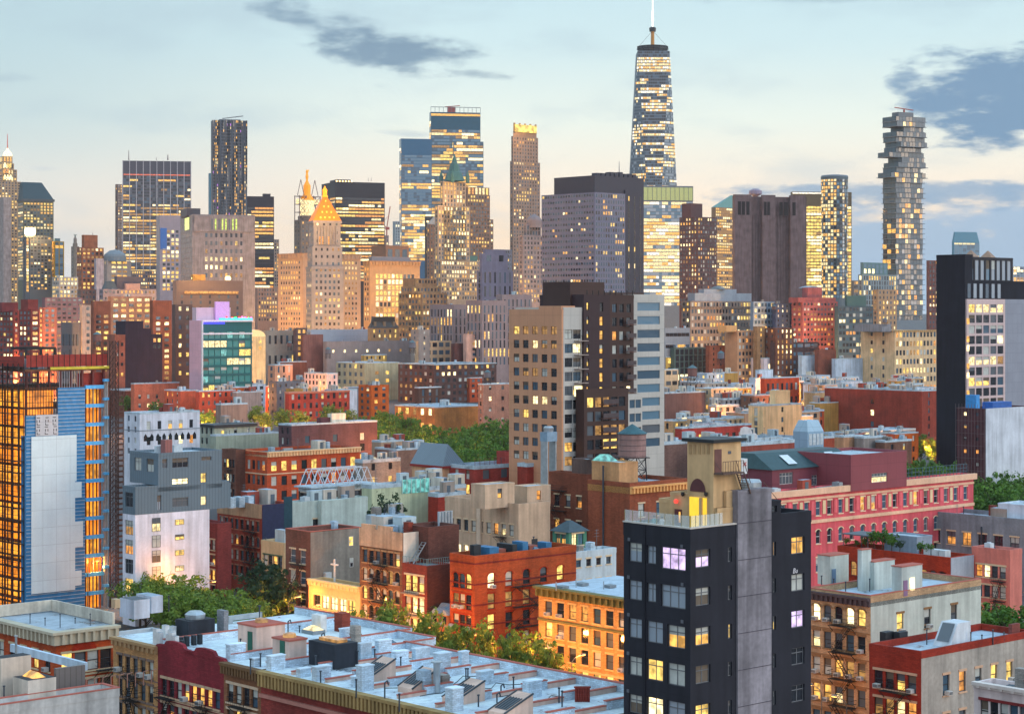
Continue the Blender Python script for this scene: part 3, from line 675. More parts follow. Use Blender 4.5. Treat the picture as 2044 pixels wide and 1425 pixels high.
# 7 - courthouse with the floodlit pyramid
BL = T('civic_block', 'wide beige civic block whose wings flank the pyramid tower', 555, 605, 720, 508, 1560, 'a08a78 stone', 'g:l.35,b3.2,f4,m3', 'g:l.5,b3.4,f4,m3', 668, cat='building', par=2); BL.cornice(wallmat('a08a78', 'stone'), wz(508, 1560)+1, 1.6, 4, br=4)
BL.done()
b = T('courthouse_tower', 'grey granite courthouse tower with a floodlit golden pyramid roof', 611, 622, 686, 533, 1400, '8f8a88 stone', 'g:l.12,b3.3,w1.3', 'g:l.25,b3.3,w1.4,f4.2,m2', 668, 72)
W, D, H = b.W, b.D, b.h
b.vol(b.wall, .8, W-.8, .8, D-.8, H-.7, b.z(492), 'g:l.1,b4', 'g:l.2,b4,f5', name='upper_wall'); z2 = b.z(492)
b.vol(b.wall, 1.8, W-1.8, 1.8, D-1.8, z2-.7, b.z(441), 'g:l.1,b4', 'g:l.15,b4.2,f6', name='belfry'); z3 = b.z(441)
for k in range(7):
    u = W*.22 + W*.56*k/6; m = MB(); m.bar((u, 1.4, z2+1.5), (u, 1.4, z3-3.5), .55, n=8); b.part('column', m, b.wall)
for k in (1, 2, 4): u = W*.22 + W*.56*(k-.5)/6; b.box('lit_niche', G['o1'], u-.6, u+.6, 1.55, 1.75, z2+1.5, z2+7)
b.box('cornice', b.wall, 1, W-1, 1, D-1, z3-1.5, z3+.3); b.box('ledge', b.wall, -.4, W+.4, -.4, D+.4, H-1.5, H+.3)
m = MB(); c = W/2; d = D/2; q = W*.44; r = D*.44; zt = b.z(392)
m.frustum([(c-q, d-r), (c+q, d-r), (c+q, d+r), (c-q, d+r)], [(c-1.5, d-1.5), (c+1.5, d-1.5), (c+1.5, d+1.5), (c-1.5, d+1.5)], z3+.3, zt); b.part('pyramid_roof', m, plain('gold_tiles_painted_floodlight', 'e8730a', .5, 0, .62))  # part of the floodlighting is put into the tiles as emission
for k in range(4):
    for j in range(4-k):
        t = (k+.5)/4.4; y = d-r*(1-t); u = c + (j-(3-k)/2)*3.2; m = MB(); m.box(u-.5, u+.5, y-1.2, y+.2, z3+(zt-z3)*t, z3+(zt-z3)*t+1.3); b.part('dormer', m, plain('dormer_gold', 'ffb040', .5, 0, .9))  # dormers carry the floodlight as emission of their own
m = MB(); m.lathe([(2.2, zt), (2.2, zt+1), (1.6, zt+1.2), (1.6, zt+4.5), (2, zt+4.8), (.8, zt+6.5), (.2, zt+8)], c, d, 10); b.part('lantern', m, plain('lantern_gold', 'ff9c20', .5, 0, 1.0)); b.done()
# 8 - black slab
b = T('office_slab', 'black office slab with broken amber rows left of the tower crane', 642, 669, 768, 363, 2300, '23252f panel', 'o:l.35,b4,t18,pblk', 'o:l.68,b3.7,t18,w3.4,pblk', 560, 68); roofbox(b, 672, 700, 358.5); antenna(b, 735, 362, 354); antenna(b, 741, 362, 353)
for k in range(6): m = MB(); u = b.u(672+6*k, 3); m.lathe([(.8, b.h+.2), (1, b.h+1), (.4, b.h+1.8)], u, 3, 8); b.part('roof_lamp', m, plain('roof_lamp_glow', 'ffd890', .5, 0, 3.0))
b.done()
b = T('hoist_tower', 'slender hoist shaft with red crane at the black slab edge', 768, 770, 776, 470, 2250, '8f7b78 panel', None, 'g:l.4', 560, 70, cat='building')
m = MB(); x, v = b.W*.5, 2; zc = b.z(455); m.bar((x, v, b.h-.5), (x, v, zc), .8); m.bar((x, v, zc), (x+4, v, b.z(412)), .6); m.bar((x, v, zc), (x-6, v, b.z(446)), .6); m.bar((x-6, v, b.z(446)), (x+1.6, v, b.z(432)), .25); m.box(x-1.5, x+3, v-1, v+1, zc-2, zc+1); b.part('crane', m, plain('red_crane_steel', 'a04a48', .5)); b.done()
T('stone_tower', 'small pale tower top seen between crane and blue glass', 784, 788, 799, 442, 2500, '8f9aa0 stone', None, 'g:l.1', 520, 70).done()
# 9 - blue glass pair
b = T('glass_tower', 'sheer blue glass tower with bright lower floors', 797, 801, 862, 277, 2700, '3d6480 metal', 'c:l.2', 'c:l.42,b4,w3.9,t22,f4.2', 520, 78, lowlit=lambda r, p: p*.15 if r < 16 and r not in (3, 9, 10) else min(1, p*1.7)); b.done()
b = T('glass_tower', 'tallest blue glass tower of the pair with construction lights on top', 857, 860, 959, 224, 2750, '2e5568 metal', 'c:l.3', 'c:l.66,b4,w3.9,t24,f4.3', 500, 80)
m = MB()
for k in range(13): m.bar((b.W*k/12, 0, b.h), (b.W*k/12, 0, b.h+7), .35)
m.box(0, b.W, -.2, .2, b.h+6.6, b.h+7.4); b.part('railing', m, TRIM); b.box('lit_band', G['y1'], .5, b.W-.5, -.6, -.1, b.h-5, b.h-2)
m = MB(); m.box(b.W*.35, b.W*.5, 5, 9, b.h, b.h+8); m.bar((b.W*.3, 7, b.h+8), (b.W*.6, 7, b.h+10), .7); b.part('roof_hoist', m, plain('red_crane_steel', 'a04a48', .5))
v0 = -9; b.vol(b.wall, b.u(905, v0), b.u(965, v0), v0, -1, 0, b.z(283), 'c:l.3', 'c:l.6,b4,w3.9,f4.3', yb=500, name='wing', parapet=0); b.done()
T('office_tower', 'dark narrow tower with red roof lamps below the blue glass pair', 848, 850, 872, 432, 2300, '1f222c panel', None, 'o:l.35,b3,pblk', 560, 76).done()
b = T('gabled_tower', 'beige brick shaft with a pale pyramid cap', 852, 858, 882, 448, 1850, '8a6f60 stone', 'g:l.2', 'g:l.2,b3.4', 560)
m = MB(); W, D = b.W, b.D; m.frustum([(0, 0), (W, 0), (W, D), (0, D)], [(W/2-.5, D/2-.5), (W/2+.5, D/2-.5), (W/2+.5, D/2+.5), (W/2-.5, D/2+.5)], b.h+.1, b.z(432)); b.part('pyramid_roof', m, plain('pale_cap', 'b0a49a', .6)); b.done()
# 10 - gothic tower with green spire
b = T('gothic_tower', 'cream gothic skyscraper with a green copper spire', 866, 880, 958, 520, 1800, '9c8c7c stone', 'v:l.4,b3,w1.4', 'v:l.6,b3,w1.6,h2.4,f3.9', 600)
cu = plain('green_copper', '3f6a66', .6)
for x0, x1, yt in ((874, 938, 410), (885, 930, 362)): roofbox(b, x0, x1, yt, b.h-.7, .1, .55, L='v:l.25,b3,w1.5,h2.8', R='v:l.55,b3.4,w1.6,h2.6', name='shaft')
u, v = b.u(907, b.D*.35), b.D*.35; m = MB(); m.lathe([(9.5, b.z(362, u, v)), (6.5, b.z(345, u, v)), (5.6, b.z(343, u, v)), (3.5, b.z(326, u, v)), (2.6, b.z(325, u, v)), (.4, b.z(308, u, v))], u, v, 8); b.part('spire', m, cu)
for sx in (-1, 1):
    for sy in (-1, 1): m = MB(); m.lathe([(1.8, b.z(366, u, v)), (1.8, b.z(352, u, v)), (.2, b.z(341, u, v))], u+sx*9, v+sy*8, 6); b.part('pinnacle', m, cu)
b.box('copper_roof', cu, b.u(925, 4), b.W-.5, 3, b.D*.8, b.h-.5, b.h+5); b.done()
# 11 - lit crown beside it
b = T('crown_tower', 'brown gridded tower with glowing orange crown slots', 926, 932, 978, 388, 1900, '7d6558 stone', 'g:l.3', 'g:l.3,b3.2,w1.8', 560)
b.vol(b.wall, .5, b.W-.5, .5, b.D-.5, b.h-.7, b.z(373), None, 'v:l1,b4.4,w2.6,h6.2,f9,t.5,phome', name='crown'); b.vol(b.wall, b.W, b.W+7, 3, b.D, 0, b.z(436), None, 'g:l.4,b3.2,w1.8', yb=560, name='wing'); b.done()
# 12 - tall stone tower with lit crown
b = T('crown_tower', 'tall isolated limestone tower with a golden lit crown', 1018, 1024, 1078, 322, 2000, '8a776c stone', 'g:l.12', 'g:l.22,b3.6,w1.5', 620)
b.vol(b.wall, .8, b.W-2, .8, b.D-1, b.h-.7, b.z(272), 'g:l.1', 'g:l.12,b3.6', name='upper_wall'); z2 = b.z(272)
b.vol(b.wall, 2, b.W-3.5, 2, b.D-3, z2-.7, b.z(262), None, 'g:l.1,b3.6', name='attic')
for k in range(5): u = 3+(b.W-8)*k/4; b.box('crown_pier', plain('crown_pier_stone', '9a7a50', .6), u-.7, u+.7, 2, b.D-4, b.z(262)-.5, b.z(245))
b.box('crown_light', G['gd'], 3, b.W-5, 3, b.D-5, b.z(262)-.4, b.z(248)); b.done()
b = T('stepped_tower', 'grey stone setback tower with a small domed turret', 1036, 1044, 1085, 470, 1500, '82797a stone', 'g:l.2', 'g:l.3,b3.2,w1.4', 600)
roofbox(b, 1050, 1080, 448, L='v:l.1', R='v:l.1'); u, v = b.u(1066, b.D*.4), b.D*.4; m = MB(); m.lathe([(6, b.h+6), (6, b.z(440, u, v)), (5, b.z(435, u, v)), (2, b.z(430, u, v)), (.2, b.z(427, u, v))], u, v, 12); b.part('turret', m, b.wall); b.done()
# 13 - checkered federal slab
b = T('federal_slab', 'grey slab with a checkered right half and dark rooftop block', 1081, 1187, 1248, 384, 1300, '6b6b7c panel', 'g:l.12,b2.4,w1.5,h1.5,f3.7', 'g:l.14,b2.3,w1.2,h2.2,f3.7,pfac', 600, 47)
dk = wallmat('33333f', 'metal'); b.vol(dk, b.W+.05, b.u(1285), 0, b.D*.8, 0, b.z(376), None, 'v:l.05,b5,w1,t4,pblk', yb=600, name='dark_wing')
b.vol(dk, 1, b.u(1285, 1), 1, b.v(1106, 1), b.h-.7, b.z(350), None, None, name='rooftop_block')
for k in range(9):
    u = b.u(1192+9*k, 4); b.box('vent_box', dk, u, u+3, 4, 9, b.z(352)+.2, b.z(352)+2.5+b.rng.random()*2)
antenna(b, 1236, 356, 322, .4); m = MB(); u = b.u(1207, 12); m.lathe([(1, b.z(352)), (1.5, b.z(352)+1.5), (.6, b.z(352)+3)], u, 12, 8); b.part('floodlight', m, plain('floodlight_glow', 'fff0c8', .5, 0, 3.5)); b.done()
# 14 - the tallest tower: square base twisting to a square top through eight triangles
Y = 2790; cx = wx(1307, Y); o = thing('supertall_tower', 'tallest tapering glass tower with ring and lit mast', 'skyscraper', (cx, Y+43, 0))
hb, ht, zt = 43.2, 22.3, wz(98, Y)
B4 = [(0, -hb), (hb, 0), (0, hb), (-hb, 0)]; T4 = [(-ht, -ht), (ht, -ht), (ht, ht), (-ht, ht)]; zb = 56
m = MB(); m.prism(B4, 0, zb)
for k in range(4):
    a, c = B4[k], B4[(k+1) % 4]; t0, t1 = T4[k], T4[(k+1) % 4]
    m.poly([(*a, zb), (*t1, zt), (*t0, zt)]); m.poly([(*a, zb), (*c, zb), (*t1, zt)])
m.poly([(*p, zt) for p in T4]); m.build('glass_skin', wallmat('69747e', 'panel'), o)
rr = random.Random(5)
def lerp(a, c, t): return tuple(a[i]+(c[i]-a[i])*t for i in range(len(a)))
for j in range(84):
    z0 = zb + (zt-zb)*(j+.12)/84; z1 = z0 + 2.9; t0, t1 = (z0-zb)/(zt-zb), (z1-zb)/(zt-zb)
    if z1 < wz(600, Y): continue
    w = MB(); row = j/84
    for f in range(3):
        if f == 0: A0, A1, n = lerp(B4[0], T4[0], t0), lerp(B4[0], T4[1], t0), 1+int(10*t0); C0, C1 = lerp(B4[0], T4[0], t1), lerp(B4[0], T4[1], t1)
        elif f == 1: A0, A1, n = lerp(B4[0], T4[1], t0), lerp(B4[1], T4[1], t0), 1+int(14*(1-t0)); C0, C1 = lerp(B4[0], T4[1], t1), lerp(B4[1], T4[1], t1)
        else: A0, A1, n = lerp(B4[3], T4[0], t0), lerp(B4[0], T4[0], t0), 1+int(14*(1-t0)); C0, C1 = lerp(B4[3], T4[0], t1), lerp(B4[0], T4[0], t1)
        lit = .0 if row > .965 or (.86 < row < .905) else .97 if row > .905 else .9 if .77 < row < .86 and f == 0 else .5
        if .905 < row < .915: lit = .35
        if .905 > row: lit = min(.95, max(.06, lit * .8 + rr.gauss(0, .25)))
        n = max(1, int(n*1.5)); g = rr.random() < lit
        for k in range(n):
            g = (rr.random() < lit) if rr.random() < .16 else g; mi = (rr.choice([1, 1, 2, 3]) if g else rr.choice([[0, 0, 4], [5, 5, 4], [4, 5, 4]][f]))  # facet brightness put into the unlit pane colours: dark front, pale right
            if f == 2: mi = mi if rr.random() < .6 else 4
            off = (0, -.35) if f == 0 else (.25, -.25) if f == 1 else (-.25, -.25)
            p = [lerp(A0, A1, (k+.06)/n), lerp(A0, A1, (k+.94)/n), lerp(C0, C1, (k+.94)/n), lerp(C0, C1, (k+.06)/n)]
            w.quad(*[(x+off[0], y+off[1], z_) for (x, y), z_ in zip(p, (z0, z0, z1, z1))], mi)
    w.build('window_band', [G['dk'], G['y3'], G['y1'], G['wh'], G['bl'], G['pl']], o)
m = MB(); rg = plain('ring_steel', '1d2733', .4, .3)
for z_, r in ((zt+1.5, 21.5), (zt+4.5, 22.5), (zt+7.5, 22)): m.lathe([(r-.8, z_), (r, z_), (r, z_+1.2), (r-.8, z_+1.2)], 0, 0, 28)
for k in range(16): a = math.pi*k/8; m.bar((18*math.cos(a), 18*math.sin(a), zt), (22*math.cos(a), 22*math.sin(a), zt+8.4), .5)
m.build('communication_ring', rg, o)
zs = wz(48, Y); m = MB(); m.lathe([(2.6, zt), (2.4, zs)], n=8); m.build('mast', plain('gilded_mast', 'a8722a', .4, .2, .12), o)
m = MB(); m.lathe([(4.5, zs-5), (5, zs), (3, zs+1.5)], n=10); m.build('mast_collar', rg, o)
m = MB(); m.lathe([(1.1, zs), (.9, wz(34, Y)), (1.9, wz(33, Y)), (1.6, wz(31, Y)), (.9, wz(22, Y)), (1.6, wz(21, Y)), (1.4, wz(18, Y)), (.7, wz(10, Y)), (.5, wz(-70, Y))], n=8); m.build('mast_tip', plain('white_lit_mast', 'fff2d8', .5, 0, 1.3), o)
for sx, sy in ((-1, -.3), (1, -.3), (0, 1)): m = MB(); m.bar((sx*20, sy*20, zt+8), (sx*2, sy*2, zs-6), .22); m.build('guy_wire', rg, o)
# 15 - pale glass block before it
b = T('glass_block', 'pale lit glass block with a greenish band beneath the tallest tower', 1280, 1284, 1383, 371, 2500, '70767c metal', 'c:l.7,ppale', 'c:l.85,b3.8,w3.7,ppale,f4.2,t20', 610, 80)
b.box('green_band', plain('greenish_lit_band', 'a8ae70', .4, 0, .25), .5, b.W-.5, -.5, -.1, b.h-18, b.h-2)
for k in range(12): m = MB(); m.box(b.W*k/11-.2, b.W*k/11+.2, -.9, -.55, b.h-19, b.h); b.part('mullion', m, TRIM)
b.done()
b = T('apartment_tower', 'maroon tower with scattered amber windows and narrow top block', 1356, 1392, 1431, 433, 1700, '4b3438 panel', 'g:l.36,b3,phome', 'g:l.4,b3,phome', 610); roofbox(b, 1379, 1402, 406); b.done()
b = T('pyramid_tower', 'warm office tower under a teal pyramid roof', 1420, 1428, 1500, 414, 2700, '94765c stone', None, 'o:l.8,b3.6,w2.6', 600)
m = MB(); W, D = b.W, b.D; m.frustum([(0, 0), (W, 0), (W, D), (0, D)], [(W/2-1, D/2-1), (W/2+1, D/2-1), (W/2+1, D/2+1), (W/2-1, D/2+1)], b.h+.1, b.z(388)); b.part('pyramid_roof', m, plain('teal_copper', '5f9490', .5)); b.done()
# 16 - windowless ribbed brown tower
b = T('windowless_tower', 'massive windowless brown tower with vertical ribs and dark vents', 1462, 1466, 1610, 392, 1500, '5a4e50 concrete', None, None, 620, 74)
rb = wallmat('64585a', 'concrete'); 
for x0, x1 in ((1466, 1500), (1522, 1548), (1578, 1608)): b.vol(rb, b.u(x0, -3), b.u(x1, -3), -3, -.03, 0, b.h+1.2, parapet=0, name='rib')
for k in range(26): u = b.W*(k+.5)/26; b.box('groove_strip', plain('groove_strip', '4c3b3b', .8), u-.12, u+.12, -.2, -.02, 0, b.h-14)
for x0, x1 in ((1473, 1479), (1481, 1487), (1490, 1496), (1525, 1530), (1532, 1537), (1556, 1562), (1565, 1573), (1582, 1588)): b.box('vent_opening', plain('vent_dark', '14121a', .8), b.u(x0, -3.2), b.u(x1, -3.2), -3.3, -3.06, b.h-14, b.h-4)
m = MB(); u = b.u(1508, 10); m.lathe([(.5, b.h), (5, b.h+2.5), (4.8, b.h+5), (2, b.h+6.5)], u, 10, 14); b.part('dish', m, plain('mauve_radome', '8d7f90', .5)); b.done()
# 17 - gold slab and rounded tower
b = T('gold_tower', 'glowing gold office slab behind the windowless brown tower', 1578, 1582, 1700, 383, 2500, '5b4f3a metal', None, 'c:l.97,b3.6,w3.3,h2.9,f4.1,pgold,t18', 600, 82); b.box('lit_band', G['wh'], 0, b.W*.5, -.5, -.1, b.h-2.5, b.h-.8); b.done()
Y = 2200; o = thing('round_tower', 'rounded glass tower with flared crown and climbing lamps', 'tower', (wx(1670, Y), Y+15, 0)); r = 26/F*Y
m = MB(); m.lathe([(r*1.0, 0), (r*.97, wz(450, Y)), (r*1.0, wz(380, Y)), (r*1.06, wz(352, Y))], n=28); m.build('glass_skin', wallmat('53626a', 'metal'), o)
m = MB(); m.lathe([(r*1.06, wz(352, Y)), (r*1.0, wz(349, Y)), (r*.5, wz(347.5, Y))], n=28); m.build('crown_rim', TRIM, o)
for k in range(14):
    a = math.pi*(1.0+ (k+.5)/14); w = MB()
    for j in range(58):
        z0 = wz(362, Y)-4*j
        if z0 < wz(600, Y): break
        p = .62 if k < 7 else .12
        mi = (rr.choice([1, 2])) if rr.random() < p else rr.choice([0, 3])
        q = r*1.045; a0, a1 = a-.085, a+.085; w.quad((q*math.cos(a0), q*math.sin(a0), z0), (q*math.cos(a1), q*math.sin(a1), z0), (q*math.cos(a1), q*math.sin(a1), z0+2.9), (q*math.cos(a0), q*math.sin(a0), z0+2.9), mi)
    w.build('glazing_column', [G['dk'], G['y3'], G['y1'], G['cw']], o)
# 18 - stacked glass boxes
Y = 1600; o = thing('stacked_tower', 'slender tower of staggered glass boxes like a toppling stack', 'skyscraper', (wx(1784, Y), Y, 0), R_(90-62)); 
L0, R0 = (wx(1850, Y)-wx(1765, Y))*.42, (wx(1850, Y)-wx(1765, Y))*.86
y = 640.0; k = 0; rr = random.Random(11); sl_ = plain('slab_edge', '6f7a82', .5)
while y > 236:
    fl = 10.2; z0, z1 = wz(y, Y), wz(y-fl, Y); t = (640-y)/404
    sh = 0.4 if t < .55 else .8 if t < .72 else 3.2
    du0, du1, dv0 = rr.uniform(-sh, sh), rr.uniform(-sh, sh), rr.uniform(-sh, sh)
    if 360 > y > 348 or 318 > y > 306: du0 = -5; du1 = 3
    if t > .78 and k % 3 == 1: du0 += 5
    m = MB(); m.box(2+du0, R0+du1, dv0, L0+2, z0+.45, z1); f = m.build('glass_box', wallmat('2f424e', 'panel'), o)
    m = MB(); m.box(1.4+du0-(.8 if t < .78 else 0), R0+.6+du1+(1.2 if t < .78 else 0), dv0-.9, L0+2, z0, z0+.447); m.build('slab', sl_, f)
    w = MB(); n = 9
    for q in range(n):
        u0 = 2+du0+(R0+du1-2-du0)*(q+.06)/n; u1 = 2+du0+(R0+du1-2-du0)*(q+.94)/n
        lit = .85 if (486 > y > 474 or 462 > y > 452) and q < 4 else .16 if t < .55 else .06
        w.quad((u0, dv0-.12, z0+.6), (u1, dv0-.12, z0+.6), (u1, dv0-.12, z1-.2), (u0, dv0-.12, z1-.2), (rr.choice([1, 2, 3]) if rr.random() < lit else 0 if 2 < q < 5 else rr.choice([4, 5, 4, 0, 4]) if t < .5 else rr.choice([4, 4, 0, 4])))
    for q in range(3):
        v0, v1 = dv0+(L0+2-dv0)*(q+.06)/3, dv0+(L0+2-dv0)*(q+.94)/3
        w.quad((2+du0-.12, v0, z0+.6), (2+du0-.12, v1, z0+.6), (2+du0-.12, v1, z1-.2), (2+du0-.12, v0, z1-.2), rr.choice([4, 0, 4, 1]) if t < .55 else 4)
    w.build('window_band', [G['dk'], G['y1'], G['y3'], G['o1'], G['db'], G['bl']], f); y -= fl; k += 1
zt = wz(y, Y)
m = MB(); m.box(8, R0-6, 4, L0-2, zt, zt+4); m.build('plant_room', wallmat('6a7076', 'metal'), o)
m = MB(); m.bar((R0*.55, 7, zt+4), (R0*.55, 7, zt+6.5), .8); m.bar((R0*.55-11, 5, zt+7.5), (R0*.55+10, 8, zt+6.5), .5); m.build('roof_crane', plain('red_crane_steel', 'a04a48', .5), o)
# 19 - beyond
b = T('far_tower', 'distant teal glass tower peeking above the black-and-pale tower', 1900, 1904, 1955, 484, 4200, '4f8296 metal', None, 'c:l.35,b9,w8', 560, 70)
m = MB(); W, D = b.W, b.D; m.frustum([(0, 0), (W, 0), (W, D), (0, D)], [(W*.06, D*.1), (W*.9, D*.1), (W*.9, D*.8), (W*.06, D*.8)], b.h+.1, b.z(463)); b.part('tapered_top', m, wallmat('4f8296', 'metal')); b.done()
T('far_tower', 'pale far building with a spike at the photo edge', 2018, 2022, 2050, 532, 3000, '9aa4b0 panel', None, 'c:l.5,b5,w4', 600, 70).done()
b = T('glass_block', 'grey-green glass building with vertical fins left of the stacked boxes', 1713, 1722, 1790, 548, 1500, '7f8b90 panel', 'v:l.3', 'v:l.35,b3,w1.5', 640); roofbox(b, 1722, 1772, 524, m=wallmat('5a7678', 'metal'), L='c:l.1', R='c:l.1,b5'); b.done()
T('stone_tower', 'cream block with tiny windows below the finned glass building', 1742, 1752, 1790, 578, 1420, 'a08770 stone', 'g:l.4', 'g:l.4,b4,w1.4', 660).done()
T('apartment_tower', 'dusky red tower slice right of the stacked boxes', 1850, 1853, 1880, 520, 1700, '6f4c48 brick', None, 'g:l.25', 660, 70).done()
# skyline fillers seen only in slots between the big towers
for lab, xl, xc, xr, yt, Y, w, R in (
    ('low tan stone block tucked between the crane and the gothic tower', 770, 776, 800, 505, 2100, '8d8074 stone', 'g:l.3'),
    ('blue-grey boxy office low beside the limestone crown tower', 985, 990, 1022, 498, 1750, '5f6676 panel', 'g:l.1'),
    ('grey slab with orange floor glow left of the stacked boxes', 1700, 1704, 1728, 560, 1900, '6f6a66 panel', 'o:l.5'),
    ('dim beige wall block at the far end below the black amber tower', 508, 514, 560, 574, 1700, '82706a stone', 'g:l.35'),
    ('brown roofed civic hall with dark vertical bays', 742, 770, 816, 490, 1650, '7a6152 stone', 'v:l.1,b7,w5,h9,f14,t3'),
    ('low shadowed block filling the gap below the fin slab', 258, 262, 330, 540, 2000, '6c6266 stone', 'g:l.5')):
    T('office_block', lab, xl, xc, xr, yt, Y, w, None, R, 640, cat='building').done()
